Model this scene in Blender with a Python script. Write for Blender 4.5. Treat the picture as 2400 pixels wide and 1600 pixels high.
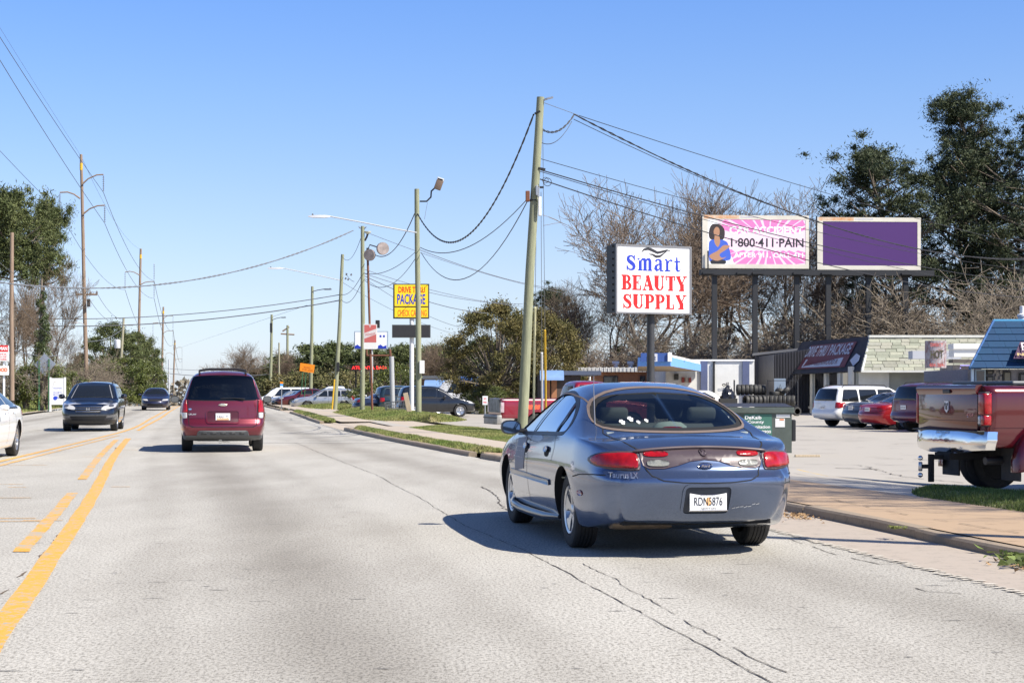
import bpy, bmesh, math, random
import numpy as np
from mathutils import Vector, Matrix
from mathutils.bvhtree import BVHTree

for _o in list(bpy.data.objects):
    bpy.data.objects.remove(_o)
SC = bpy.context.scene
COL = SC.collection
R = math.radians

# ------------------------------------------------------------------ camera, sky, sun, exposure
F = 4000.0      # focal length in pixels of the 2400 px wide photograph
YH = 912.0      # pixel row of the horizon
H = 1.354       # height of the lens above the road
cam_data = bpy.data.cameras.new('camera')
cam = bpy.data.objects.new('camera', cam_data)
COL.objects.link(cam)
cam.location = (0, 0, H)
cam.rotation_euler = (R(90), 0, 0)
cam_data.sensor_width = 36
cam_data.lens = F / 2400 * 36
cam_data.shift_y = (YH - 800) / 2400
cam_data.clip_start = 0.1
cam_data.clip_end = 6000
SC.camera = cam

SUN_DIR = Vector((0.86, -0.51, 0)).normalized()      # horizontal direction towards the sun
SUN_EL = R(46)
world = bpy.data.worlds.new('World')
SC.world = world
world.use_nodes = True
wn = world.node_tree
wn.nodes.clear()
sky = wn.nodes.new('ShaderNodeTexSky')
sky.sky_type = 'NISHITA'
sky.sun_disc = False
sky.sun_elevation = SUN_EL
sky.sun_rotation = math.atan2(SUN_DIR.x, SUN_DIR.y)
sky.altitude = 300
sky.air_density = 1.0
sky.dust_density = 0.6
sky.ozone_density = 2.2
bg = wn.nodes.new('ShaderNodeBackground')
bg.inputs['Strength'].default_value = 0.10
wo = wn.nodes.new('ShaderNodeOutputWorld')
# sky tint by height above the horizon, darkened overhead to deepen the shadows
tcw = wn.nodes.new('ShaderNodeTexCoord'); sx = wn.nodes.new('ShaderNodeSeparateXYZ'); rpw = wn.nodes.new('ShaderNodeValToRGB'); mxw = wn.nodes.new('ShaderNodeMixRGB')
mxw.blend_type = 'MULTIPLY'; mxw.inputs[0].default_value = 1
wn.links.new(tcw.outputs['Generated'], sx.inputs[0]); wn.links.new(sx.outputs[2], rpw.inputs[0])
TINT = [(0.0, (.84, .93, 1.28)), (.03, (.80, .85, 1.12)), (.06, (.80, .81, 1.02)), (.11, (.78, .81, 1.0)), (.17, (.70, .81, 1.06)), (.225, (.61, .79, 1.14)), (.5, (.43, .54, .77))]
for i, (pz_, cz) in enumerate(TINT):
    e_ = rpw.color_ramp.elements[0] if i == 0 else (rpw.color_ramp.elements[1] if i == 1 else rpw.color_ramp.elements.new(pz_))
    e_.position = pz_; e_.color = (*cz, 1)
wn.links.new(sky.outputs[0], mxw.inputs[1]); wn.links.new(rpw.outputs[0], mxw.inputs[2]); wn.links.new(mxw.outputs[0], bg.inputs[0])
wn.links.new(bg.outputs[0], wo.inputs[0])

sun_data = bpy.data.lights.new('sun', 'SUN')
sun_data.energy = 5.0
sun_data.angle = R(0.53)
sun_data.color = (1.0, 0.935, 0.82)
sun = bpy.data.objects.new('sun', sun_data)
COL.objects.link(sun)
sd = Vector((SUN_DIR.x * math.cos(SUN_EL), SUN_DIR.y * math.cos(SUN_EL), math.sin(SUN_EL)))
sun.rotation_euler = sd.to_track_quat('Z', 'Y').to_euler()
sun.location = (30, -20, 60)

SC.view_settings.view_transform = 'Standard'
SC.view_settings.look = 'None'
SC.view_settings.exposure = 0.75
SC.view_settings.gamma = 1.0
SC.view_settings.use_curve_mapping = False
SC.render.engine = 'CYCLES'

# ------------------------------------------------------------------ helpers
def tag(o, label=None, cat=None, group=None, kind=None):
    if label: o['label'] = label
    if cat: o['category'] = cat
    if group: o['group'] = group
    if kind: o['kind'] = kind
    return o

def link(o, parent=None):
    COL.objects.link(o)
    if parent is not None:
        o.parent = parent
    return o

def thing(name, label, cat, loc=(0, 0, 0), rotz=0, group=None):
    o = bpy.data.objects.new(name, None)
    o.empty_display_size = 0.2
    link(o)
    o.location = loc
    o.rotation_euler = (0, 0, rotz)
    tag(o, label, cat, group)
    return o

def wm(o):
    m = o.matrix_basis.copy()
    while o.parent is not None:
        o = o.parent
        m = o.matrix_basis @ m
    return m

def meshobj(name, verts, faces, mats, parent=None, midx=None, smooth=False, world=False):
    me = bpy.data.meshes.new(name)
    if world and parent is not None:
        inv = wm(parent).inverted()
        verts = [tuple(inv @ Vector(v)) for v in verts]
    me.from_pydata([tuple(v) for v in verts], [], faces)
    if not isinstance(mats, (list, tuple)): mats = [mats]
    for m in mats: me.materials.append(m)
    if midx is not None:
        me.polygons.foreach_set('material_index', midx)
    if smooth:
        me.polygons.foreach_set('use_smooth', [True] * len(me.polygons))
    me.update()
    return link(bpy.data.objects.new(name, me), parent)

def npmesh(name, V, T, mat, smooth=False):
    """mesh from numpy arrays: V (n,3), T (m,k) with k = 3 or 4"""
    me = bpy.data.meshes.new(name)
    V = np.asarray(V, dtype=np.float32); T = np.asarray(T, dtype=np.int32)
    k = T.shape[1]
    me.vertices.add(len(V)); me.vertices.foreach_set('co', V.ravel())
    me.loops.add(T.size); me.loops.foreach_set('vertex_index', T.ravel())
    me.polygons.add(len(T))
    me.polygons.foreach_set('loop_start', np.arange(0, T.size, k, dtype=np.int32))
    me.polygons.foreach_set('loop_total', np.full(len(T), k, dtype=np.int32))
    if smooth: me.polygons.foreach_set('use_smooth', np.ones(len(T), dtype=bool))
    me.update(calc_edges=True)
    me.materials.append(mat)
    return me

def autosmooth(o, ang=35):
    me = o.data
    bm = bmesh.new(); bm.from_mesh(me)
    for f in bm.faces: f.smooth = True
    lim = R(ang)
    for e in bm.edges:
        if len(e.link_faces) == 2:
            e.smooth = e.calc_face_angle(0) < lim
    bm.to_mesh(me); bm.free()
    return o

class MB:
    """collects shapes and links them as one mesh object"""
    def __init__(s): s.v = []; s.f = []; s.m = []; s.cm = 0
    def mi(s, i): s.cm = i; return s
    def add(s, vs, fs, M=None):
        b = len(s.v)
        if M is not None: vs = [M @ Vector(p) for p in vs]
        s.v += [tuple(p) for p in vs]
        s.f += [tuple(b + i for i in f) for f in fs]
        s.m += [s.cm] * len(fs)
        return s
    def box(s, x0, x1, y0, y1, z0, z1, M=None):
        vs = [(x0,y0,z0),(x1,y0,z0),(x1,y1,z0),(x0,y1,z0),(x0,y0,z1),(x1,y0,z1),(x1,y1,z1),(x0,y1,z1)]
        return s.add(vs, [(0,3,2,1),(4,5,6,7),(0,1,5,4),(1,2,6,5),(2,3,7,6),(3,0,4,7)], M)
    def bbox(s, x0, x1, y0, y1, z0, z1, b=0.01, M=None):
        """box with bevelled edges"""
        bm = bmesh.new()
        bmesh.ops.create_cube(bm, size=1)
        for v in bm.verts:
            v.co = Vector(((x0+x1)/2 + v.co.x*(x1-x0), (y0+y1)/2 + v.co.y*(y1-y0), (z0+z1)/2 + v.co.z*(z1-z0)))
        bmesh.ops.bevel(bm, geom=list(bm.edges), offset=b, segments=2, affect='EDGES', profile=0.5)
        bm.verts.index_update()
        s.add([v.co.copy() for v in bm.verts], [[v.index for v in f.verts] for f in bm.faces], M)
        bm.free(); return s
    def tube(s, pts, r, n=8, M=None, cap=True, closed=False):
        pts = [Vector(p) for p in pts]
        rs = r if isinstance(r, (list, tuple)) else [r] * len(pts)
        vs = []; fs = []; N = len(pts)
        up = None
        for i, p in enumerate(pts):
            if closed: d = pts[(i+1) % N] - pts[i-1]
            else: d = pts[min(i+1, N-1)] - pts[max(i-1, 0)]
            d = d.normalized() if d.length > 1e-9 else Vector((0,0,1))
            if up is None:
                a = Vector((0,0,1)) if abs(d.z) < 0.9 else Vector((1,0,0))
                up = (a - d * a.dot(d)).normalized()
            else:
                up = (up - d * up.dot(d))
                up = up.normalized() if up.length > 1e-6 else d.orthogonal().normalized()
            sd_ = d.cross(up)
            for k in range(n):
                a = 2 * math.pi * k / n
                vs.append(p + up * (math.cos(a) * rs[i]) + sd_ * (math.sin(a) * rs[i]))
        lim = N if closed else N - 1
        for i in range(lim):
            j = (i + 1) % N
            for k in range(n):
                k2 = (k + 1) % n
                fs.append((i*n+k, i*n+k2, j*n+k2, j*n+k))
        if cap and not closed:
            fs.append(tuple(range(n-1, -1, -1))); fs.append(tuple((N-1)*n + k for k in range(n)))
        return s.add(vs, fs, M)
    def prism(s, poly, O, U, V, N, depth, M=None):
        """polygon (u,v) in the plane O,U,V extruded by depth along N"""
        O, U, V, N = Vector(O), Vector(U), Vector(V), Vector(N)
        n = len(poly)
        a = [O + U*u + V*v for u, v in poly]
        b = [p + N*depth for p in a]
        fs = [tuple(range(n)), tuple(range(2*n-1, n-1, -1))]
        for i in range(n):
            j = (i+1) % n
            fs.append((i, n+i, n+j, j))
        return s.add(a + b, fs, M)
    def lathe(s, prof, n=24, axis='z', C=(0,0,0), M=None):
        """prof [(r,h)], turned round an axis"""
        vs = []; fs = []
        for r, h in prof:
            for k in range(n):
                a = 2*math.pi*k/n
                x, y = r*math.cos(a), r*math.sin(a)
                p = (x, y, h) if axis == 'z' else ((x, h, y) if axis == 'y' else (h, x, y))
                vs.append((p[0]+C[0], p[1]+C[1], p[2]+C[2]))
        for i in range(len(prof)-1):
            for k in range(n):
                k2 = (k+1) % n
                fs.append((i*n+k, i*n+k2, (i+1)*n+k2, (i+1)*n+k))
        if prof[0][0] > 1e-4: fs.append(tuple(range(n-1, -1, -1)))
        if prof[-1][0] > 1e-4: fs.append(tuple((len(prof)-1)*n+k for k in range(n)))
        return s.add(vs, fs, M)
    def ribbon(s, pts, w, O=(0,0,0), U=(1,0,0), V=(0,1,0), off=(0,0,0)):
        """flat ribbon through 2-D points in a plane"""
        O = Vector(O) + Vector(off); U = Vector(U); V = Vector(V)
        ws = w if isinstance(w, (list, tuple)) else [w]*len(pts)
        vs = []
        for i, p in enumerate(pts):
            a = pts[max(i-1,0)]; b = pts[min(i+1,len(pts)-1)]
            dx, dy = b[0]-a[0], b[1]-a[1]; l = math.hypot(dx, dy) or 1
            nx, ny = -dy/l*ws[i]/2, dx/l*ws[i]/2
            vs.append(O + U*(p[0]+nx) + V*(p[1]+ny)); vs.append(O + U*(p[0]-nx) + V*(p[1]-ny))
        return s.add(vs, [(2*i, 2*i+1, 2*i+3, 2*i+2) for i in range(len(pts)-1)])
    def build(s, name, mats, parent=None, smooth=None, world=False):
        o = meshobj(name, s.v, s.f, mats, parent, s.m if isinstance(mats, (list, tuple)) and len(mats) > 1 else None, False, world)
        bm = bmesh.new(); bm.from_mesh(o.data)
        bmesh.ops.recalc_face_normals(bm, faces=bm.faces)
        bm.to_mesh(o.data); bm.free()
        if smooth: autosmooth(o, smooth)
        return o

# ------------------------------------------------------------------ materials
_mats = {}
def M(name, col, rough=0.6, metal=0.0, var=0.0, scale=4.0, bump=0.0, bscale=40.0, coat=0.0, spec=0.5,
      col2=None, emit=None, estr=1.0, island=0.0, detail=6.0, stretch=None, trans=0.0, sub=0.0):
    if name in _mats: return _mats[name]
    m = bpy.data.materials.new(name); _mats[name] = m
    m.use_nodes = True
    nt = m.node_tree; nd = nt.nodes; lk = nt.links
    p = nd['Principled BSDF']
    p.inputs['Roughness'].default_value = rough
    p.inputs['Metallic'].default_value = metal
    p.inputs['Coat Weight'].default_value = coat
    p.inputs['Coat Roughness'].default_value = 0.04
    p.inputs['Specular IOR Level'].default_value = spec
    c = (col[0], col[1], col[2], 1)
    p.inputs['Base Color'].default_value = c
    tc = nd.new('ShaderNodeTexCoord')
    vec = tc.outputs['Object']
    if stretch:
        mp = nd.new('ShaderNodeMapping'); mp.inputs['Scale'].default_value = stretch
        lk.new(vec, mp.inputs['Vector']); vec = mp.outputs['Vector']
    if var > 0 or col2 is not None:
        n = nd.new('ShaderNodeTexNoise'); n.inputs['Scale'].default_value = scale
        n.inputs['Detail'].default_value = detail; n.inputs['Roughness'].default_value = 0.65
        lk.new(vec, n.inputs['Vector'])
        rp = nd.new('ShaderNodeValToRGB')
        rp.color_ramp.elements[0].position = 0.32; rp.color_ramp.elements[1].position = 0.68
        c2 = col2 if col2 is not None else tuple(min(1, x*(1+var)) for x in col)
        c1 = col if col2 is not None else tuple(x*(1-var) for x in col)
        rp.color_ramp.elements[0].color = (*c1, 1); rp.color_ramp.elements[1].color = (*c2, 1)
        lk.new(n.outputs['Fac'], rp.inputs['Fac'])
        out = rp.outputs['Color']
        if island > 0:
            g = nd.new('ShaderNodeNewGeometry')
            hs = nd.new('ShaderNodeHueSaturation')
            mr = nd.new('ShaderNodeMapRange'); mr.inputs['To Min'].default_value = 1-island; mr.inputs['To Max'].default_value = 1+island
            lk.new(g.outputs['Random Per Island'], mr.inputs['Value'])
            lk.new(mr.outputs['Result'], hs.inputs['Value'])
            lk.new(out, hs.inputs['Color']); out = hs.outputs['Color']
        lk.new(out, p.inputs['Base Color'])
    if bump > 0:
        n2 = nd.new('ShaderNodeTexNoise'); n2.inputs['Scale'].default_value = bscale; n2.inputs['Detail'].default_value = 4
        lk.new(vec, n2.inputs['Vector'])
        b = nd.new('ShaderNodeBump'); b.inputs['Strength'].default_value = bump; b.inputs['Distance'].default_value = 0.02
        lk.new(n2.outputs['Fac'], b.inputs['Height']); lk.new(b.outputs['Normal'], p.inputs['Normal'])
    if emit:
        p.inputs['Emission Color'].default_value = (*emit, 1); p.inputs['Emission Strength'].default_value = estr
    if sub > 0:
        tl = nd.new('ShaderNodeBsdfTranslucent'); mx = nd.new('ShaderNodeMixShader'); mx.inputs[0].default_value = sub
        src = p.inputs['Base Color'].links[0].from_socket if p.inputs['Base Color'].links else None
        if src: lk.new(src, tl.inputs['Color'])
        else: tl.inputs['Color'].default_value = c
        o = nd['Material Output']
        lk.new(p.outputs[0], mx.inputs[1]); lk.new(tl.outputs[0], mx.inputs[2]); lk.new(mx.outputs[0], o.inputs[0])
    return m

def glass_mat(name, tint, refl=1.0):
    if name in _mats: return _mats[name]
    m = bpy.data.materials.new(name); _mats[name] = m
    m.use_nodes = True; nt = m.node_tree; nd = nt.nodes; lk = nt.links
    nd.remove(nd['Principled BSDF'])
    t = nd.new('ShaderNodeBsdfTransparent'); t.inputs[0].default_value = (*tint, 1)
    g = nd.new('ShaderNodeBsdfGlossy'); g.inputs['Roughness'].default_value = 0.015
    fr = nd.new('ShaderNodeFresnel'); fr.inputs['IOR'].default_value = 1.5
    mu = nd.new('ShaderNodeMath'); mu.operation = 'MULTIPLY_ADD'; mu.inputs[1].default_value = refl; mu.inputs[2].default_value = 0.03
    lk.new(fr.outputs[0], mu.inputs[0])
    mx = nd.new('ShaderNodeMixShader')
    lk.new(mu.outputs[0], mx.inputs[0]); lk.new(t.outputs[0], mx.inputs[1]); lk.new(g.outputs[0], mx.inputs[2])
    lk.new(mx.outputs[0], nd['Material Output'].inputs[0])
    return m

def paint(name, col, metal=0.5, rough=0.32, coat=1.0, dirt=0.06):
    return M(name, col, rough=rough, metal=metal, var=dirt, scale=1.7, coat=coat)

BLACK = M('black_plastic', (0.018, 0.018, 0.02), 0.45)
MATTE = M('matt_black', (0.008, 0.008, 0.009), 0.9)
RUBBER = M('rubber', (0.022, 0.022, 0.023), 0.75, var=0.3, scale=9, bump=0.3, bscale=60)
CHROME = M('chrome', (0.72, 0.72, 0.72), 0.12, 1.0)
ALLOY = M('alloy', (0.55, 0.56, 0.58), 0.3, 0.9)
WHITE = M('white_print', (0.82, 0.82, 0.82), 0.5)
INK = M('black_print', (0.02, 0.02, 0.025), 0.5)
REDP = M('red_print', (0.72, 0.015, 0.015), 0.5)
BLUEP = M('blue_print', (0.02, 0.06, 0.55), 0.5)
DGLASS = M('dark_glass', (0.012, 0.014, 0.016), 0.03, spec=0.9)
LIGHTG = M('lamp_clear', (0.42, 0.42, 0.42), 0.12, coat=1)
REDL = M('lamp_red', (0.30, 0.004, 0.006), 0.2, coat=0.35, var=0.35, scale=14)
AMBER = M('lamp_amber', (0.7, 0.2, 0.03), 0.2, coat=1)
MIRRORG = M('mirror_glass', (0.30, 0.32, 0.36), 0.05, 1.0)

# ------------------------------------------------------------------ ground geometry
def pchip(xs, ys, x):
    xs = np.asarray(xs, float); ys = np.asarray(ys, float); x = np.asarray(x, float)
    h = np.diff(xs); d = np.diff(ys) / h
    m = np.zeros(len(xs))
    if len(xs) > 2:
        for i in range(1, len(xs)-1):
            if d[i-1]*d[i] > 0:
                w1 = 2*h[i]+h[i-1]; w2 = h[i]+2*h[i-1]
                m[i] = (w1+w2)/(w1/d[i-1]+w2/d[i])
    m[0] = d[0]; m[-1] = d[-1]
    xc = np.clip(x, xs[0], xs[-1])
    i = np.clip(np.searchsorted(xs, xc, side='right')-1, 0, len(xs)-2)
    t = (xc-xs[i])/h[i]
    r = ((2*t**3-3*t**2+1)*ys[i] + (t**3-2*t**2+t)*h[i]*m[i] + (-2*t**3+3*t**2)*ys[i+1] + (t**3-t**2)*h[i]*m[i+1])
    return r
def curve(pts):
    xs = [p[0] for p in pts]; ys = [p[1] for p in pts]
    def f(x):
        r = pchip(xs, ys, x)
        x = np.asarray(x, float)
        s1 = (ys[-1]-ys[-2])/(xs[-1]-xs[-2])
        return np.where(x > xs[-1], ys[-1]+(x-xs[-1])*s1, r)
    return f

# lateral position X of features as a function of distance Y
KERB = curve([(-30, 13.0), (0, 6.5), (13.3, 4.0), (18.7, 3.05), (26, 1.35), (34, -0.75), (56.4, -5.6), (96.7, -12.6), (126, -18.0), (200, -31.5), (400, -68)])
YR = curve([(-30, 5.0), (0, -0.95), (9.5, -2.86), (20, -4.98), (35, -8.15), (55, -12.1), (80, -16.5), (102, -20.5), (126, -24.8), (200, -38), (400, -74)])
YL = curve([(-30, 0.0), (0, -5.3), (20, -8.1), (32, -9.6), (45, -11.2), (55.3, -12.55), (80, -16.9), (102, -20.85), (126, -25.15), (200, -38.4), (400, -74.4)])
LEDGE = curve([(-30, -6), (0, -12), (30, -16.6), (74, -22.6), (96, -26.4), (126, -32), (200, -45), (400, -81)])
def drop(y):
    y = np.asarray(y, float)
    t = np.maximum(0, y-132)
    return np.where(t < 110, -0.00032*t**2, -3.87 - 0.02*(t-110))
def G(px, py, z=0.0):
    d = F*(H-z)/(py-YH)
    return Vector(((px-1200)/F*d, d, z))
def A(px, py, d):
    return Vector(((px-1200)/F*d, d, H-(py-YH)*d/F))
LOTZ = -0.2
def lotz(s):
    """height of the parking lot at distance s from the kerb"""
    t = np.clip((np.asarray(s, float)-1.9)/5.0, 0, 1)
    t = t*t*(3-2*t)
    return 0.1 + (LOTZ-0.1)*t
# ------------------------------------------------------------------ ground materials
def road_material():
    m = bpy.data.materials.new('worn_asphalt'); m.use_nodes = True
    nt = m.node_tree; nd = nt.nodes; lk = nt.links; p = nd['Principled BSDF']
    tc = nd.new('ShaderNodeTexCoord')
    def noise(scale, detail=5, stretch=None, rough=0.6):
        n = nd.new('ShaderNodeTexNoise'); n.inputs['Scale'].default_value = scale; n.inputs['Detail'].default_value = detail
        n.inputs['Roughness'].default_value = rough
        mp = nd.new('ShaderNodeMapping'); mp.inputs['Rotation'].default_value = (0, 0, R(-11))
        if stretch: mp.inputs['Scale'].default_value = stretch
        lk.new(tc.outputs['Object'], mp.inputs[0]); lk.new(mp.outputs[0], n.inputs['Vector'])
        return n.outputs['Fac']
    def ramp(src, a, b, ca, cb):
        r = nd.new('ShaderNodeValToRGB')
        r.color_ramp.elements[0].position = a; r.color_ramp.elements[1].position = b
        r.color_ramp.elements[0].color = (*ca, 1); r.color_ramp.elements[1].color = (*cb, 1)
        lk.new(src, r.inputs[0]); return r.outputs[0]
    def mul(a, b, fac=1.0):
        x = nd.new('ShaderNodeMixRGB'); x.blend_type = 'MULTIPLY'; x.inputs[0].default_value = fac
        lk.new(a, x.inputs[1]); lk.new(b, x.inputs[2]); return x.outputs[0]
    base = ramp(noise(0.22, 4, (1, .25, 1)), .3, .7, (.41, .39, .352), (.475, .455, .415))
    grit = ramp(noise(52, 3, (1, .45, 1), .85), .38, .54, (.50, .49, .47), (1.09, 1.09, 1.08))
    grit2 = ramp(noise(15, 5, (.8, .7, 1), .8), .30, .45, (.74, .73, .71), (1, 1, 1))
    pits = ramp(noise(7, 6, (.8, 1.4, 1), .8), .29, .36, (.45, .44, .42), (1, 1, 1))
    blot = ramp(noise(1.1, 6, (1, .3, 1)), .25, .62, (.86, .85, .84), (1.02, 1.02, 1.02))
    # oil and rubber film worn into the middle and the wheel tracks of each lane
    at = nd.new('ShaderNodeAttribute'); at.attribute_name = 'lane'
    nz = nd.new('ShaderNodeMath'); nz.operation = 'MULTIPLY_ADD'; nz.inputs[1].default_value = 0.6
    lk.new(noise(.8, 5, (1, .35, 1)), nz.inputs[0]); lk.new(at.outputs['Fac'], nz.inputs[2])
    film = ramp(nz.outputs[0], .38, 1.1, (1, 1, 1), (.55, .53, .505))
    c = mul(mul(mul(mul(mul(base, grit), grit2), pits), blot), film)
    lk.new(c, p.inputs['Base Color'])
    p.inputs['Roughness'].default_value = 0.85
    b = nd.new('ShaderNodeBump'); b.inputs['Strength'].default_value = 0.5; b.inputs['Distance'].default_value = 0.01
    lk.new(noise(55, 3, None, .7), b.inputs['Height']); lk.new(b.outputs[0], p.inputs['Normal'])
    return m
ROADM = road_material()

def wear_paint(name, col, under=(.30, .29, .27), lo=.40, hi=.52, scale=5, fine=60):
    """road paint worn away in patches; the bare asphalt shows through"""
    m = bpy.data.materials.new(name); m.use_nodes = True
    nt = m.node_tree; nd = nt.nodes; lk = nt.links; p = nd['Principled BSDF']
    tc = nd.new('ShaderNodeTexCoord')
    n = nd.new('ShaderNodeTexNoise'); n.inputs['Scale'].default_value = scale; n.inputs['Detail'].default_value = 8; n.inputs['Roughness'].default_value = .8
    n2 = nd.new('ShaderNodeTexNoise'); n2.inputs['Scale'].default_value = fine; n2.inputs['Detail'].default_value = 2
    lk.new(tc.outputs['Object'], n.inputs['Vector']); lk.new(tc.outputs['Object'], n2.inputs['Vector'])
    ad = nd.new('ShaderNodeMath'); ad.operation = 'MULTIPLY_ADD'; ad.inputs[1].default_value = .35
    lk.new(n2.outputs[0], ad.inputs[0]); lk.new(n.outputs[0], ad.inputs[2])
    r = nd.new('ShaderNodeValToRGB')
    r.color_ramp.elements[0].position = lo+.16; r.color_ramp.elements[1].position = hi+.16
    r.color_ramp.elements[0].color = (*under, 1); r.color_ramp.elements[1].color = (*col, 1)
    lk.new(ad.outputs[0], r.inputs[0]); lk.new(r.outputs[0], p.inputs['Base Color'])
    p.inputs['Roughness'].default_value = .7
    return m
YELLOW = wear_paint('road_paint_yellow', (.66, .33, .035), under=(.37, .33, .25), lo=.43, hi=.52, scale=9)
YELLOWT = wear_paint('road_paint_yellow_thin', (.66, .33, .035), under=(.37, .34, .28), lo=.46, hi=.56, scale=3)
LOTM = wear_paint('lot_asphalt', (.385, .355, .31), under=(.22, .205, .18), lo=.22, hi=.40, scale=.9, fine=34)
WALKM = wear_paint('tan_concrete', (.40, .285, .18), under=(.25, .18, .12), lo=.26, hi=.46, scale=1.6, fine=30)
WALKF = wear_paint('pale_concrete', (.44, .37, .29), under=(.33, .27, .21), lo=.2, hi=.42, scale=1.6, fine=30)
KERBM = wear_paint('kerb_concrete', (.30, .235, .165), under=(.15, .12, .09), lo=.27, hi=.5, scale=4, fine=40)
GUTM = wear_paint('gutter_concrete', (.40, .34, .28), under=(.25, .22, .18), lo=.28, hi=.5, scale=5, fine=60)
SOIL = M('soil_turf', (.15, .16, .05), .95, col2=(.30, .25, .14), scale=.6, bump=.5, bscale=12)
DIRT = M('dry_earth', (.20, .16, .11), .95, col2=(.13, .13, .055), scale=.12, bump=.3, bscale=5)
CRACKM = M('crack_shadow', (.075, .065, .055), .95, var=.4, scale=20)
TARM = M('tyre_mark', (.17, .165, .16), .8, var=.25, scale=6)

def yarr(y0, y1, step):
    n = max(2, int(math.ceil((y1-y0)/step))+1)
    return np.linspace(y0, y1, n)

def sheet(name, fa, fb, y0, y1, zf, mat, step=1.0, nx=2, parent=None, lane=False):
    """ground sheet between the curves X=fa(Y) and X=fb(Y); zf(t, X, Y) gives height"""
    ys = yarr(y0, y1, step)
    V = []; 
    xa = fa(ys); xb = fb(ys)
    dr = drop(ys)
    for j, y in enumerate(ys):
        for i in range(nx):
            t = i/(nx-1)
            x = xa[j]*(1-t)+xb[j]*t
            V.append((x, y, float(zf(t, x, y)) + float(dr[j])))
    T = [(j*nx+i, j*nx+i+1, (j+1)*nx+i+1, (j+1)*nx+i) for j in range(len(ys)-1) for i in range(nx-1)]
    me = npmesh(name, np.array(V), np.array(T), mat, True)
    o = link(bpy.data.objects.new(name, me), parent)
    if lane:
        a = me.attributes.new('lane', 'FLOAT', 'POINT')
        val = []
        for (x, y, z) in V:
            k = float(KERB(y)); r_ = float(YR(y)); l_ = float(YL(y)); e = float(LEDGE(y))
            def lanef(u, w):      # u = distance across a lane of width w
                u = u/w
                return math.exp(-((u-.5)/.16)**2)*.55 + math.exp(-((u-.22)/.08)**2)*.25 + math.exp(-((u-.78)/.08)**2)*.25
            v = 0
            if r_ < x < k:
                w = (k-r_)/2; u = (x-r_) % w; v = lanef(u, w)
                if x-r_ > w: v *= .85
            elif e < x < l_:
                w = (l_-e)/2; u = (x-e) % w; v = lanef(u, w)
            val.append(v)
        a.data.foreach_set('value', val)
    return o
def off(f, d): return lambda y: f(y)+d

ground = sheet('ground', lambda y: y*0-900, lambda y: y*0+900, -300, 3000, lambda t, x, y: -0.48, DIRT, step=30, nx=40)
tag(ground, kind='structure')
road = sheet('road', off(LEDGE, -.3), off(KERB, .02), -40, 420, lambda t, x, y: 0.0, ROADM, step=1.0, nx=84, lane=True)
tag(road, kind='structure')
# far ground is hidden beyond the crest

def crack(pts, w, jit, seed, mat=CRACKM, name='crack', parent=road, step=.12, z=.004, gap=0.0):
    rnd = random.Random(seed)
    out = []; L = 0
    P = [Vector((p[0], p[1])) for p in pts]
    for a, b in zip(P[:-1], P[1:]):
        n = max(1, int((b-a).length/step))
        for i in range(n):
            out.append(a.lerp(b, i/n))
    out.append(P[-1])
    mb = MB(); ox = 0; run = []
    def flush():
        if len(run) > 2: mb.ribbon([(p[0], p[1]) for p, _ in run], [q for _, q in run], (0, 0, z))
        run.clear()
    for p in out:
        ox = ox*.8 + rnd.uniform(-jit, jit)
        if gap and rnd.random() < gap:
            flush(); continue
        run.append(((p.x+ox, p.y+rnd.uniform(-jit, jit)*.3), w*rnd.uniform(.3, 1.5)))
    flush()
    return mb.build(name, mat, parent)
def pix(*pp): return [G(x, y)[:2] for x, y in pp]
crack(pix((690, 1036), (760, 1065), (880, 1112), (1000, 1176), (1090, 1232), (1220, 1286), (1340, 1350), (1500, 1432), (1640, 1510), (1880, 1640)), .0085, .009, 3)
crack(pix((1370, 1320), (1450, 1365), (1510, 1400), (1620, 1452), (1700, 1500), (1760, 1545), (1900, 1610)), .007, .018, 4, gap=.06)
crack(pix((0, 1392), (60, 1335), (130, 1262), (190, 1195), (232, 1140)), .014, .02, 5, gap=.4, mat=M('crack_brown', (.12, .085, .055), .95))
crack(pix((256, 1088), (268, 1068), (275, 1048)), .04, .02, 6, gap=.2, mat=_mats['crack_brown'])
crack(pix((1850, 1262), (1900, 1280), (1960, 1300), (2060, 1322), (2200, 1318)), .012, .012, 7, gap=.15)
crack(pix((2150, 1378), (2180, 1386), (2260, 1391)), .015, .02, 8, gap=.1)
crack(pix((0, 1548), (45, 1553)), .02, .01, 9)
crack(pix((1130, 1140), (1160, 1168), (1190, 1196)), .02, .03, 10)
# curved tyre marks
for k, (cx, cy, rx, ry, a0, a1, w) in enumerate([(-5.4, 50.0, 2.3, 5.6, -80, 85, .10), (-6.7, 52.0, 2.2, 5.0, -70, 85, .09), (-4.6, 42.6, 3.2, .5, 0, 180, .09)]):
    pts = [(cx+rx*math.cos(R(a0+(a1-a0)*i/40)), cy+ry*math.sin(R(a0+(a1-a0)*i/40))) for i in range(41)]
    MB().ribbon(pts, w, (0, 0, .003+.001*k)).build('tyre_mark', TARM, road)
# dark chips and small stains in the asphalt
rnd = random.Random(11)
mb = MB()
for _ in range(520):
    y = 7+rnd.random()**1.6*60; x0 = float(YR(y)); x1 = float(KERB(y)); x = rnd.uniform(x0-3.5, x1)
    l = rnd.uniform(.01, .07)*(1+y/50); w = rnd.uniform(.006, .02)
    mb.ribbon([(x-l, y+rnd.uniform(-.01, .01)), (x, y+rnd.uniform(-.01, .01)), (x+l, y)], [w*.4, w, w*.3], (0, 0, .0035))
o = mb.build('pavement_chips', M('chip_dark', (.12, .115, .11), .9), road); tag(o, kind='stuff')

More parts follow.
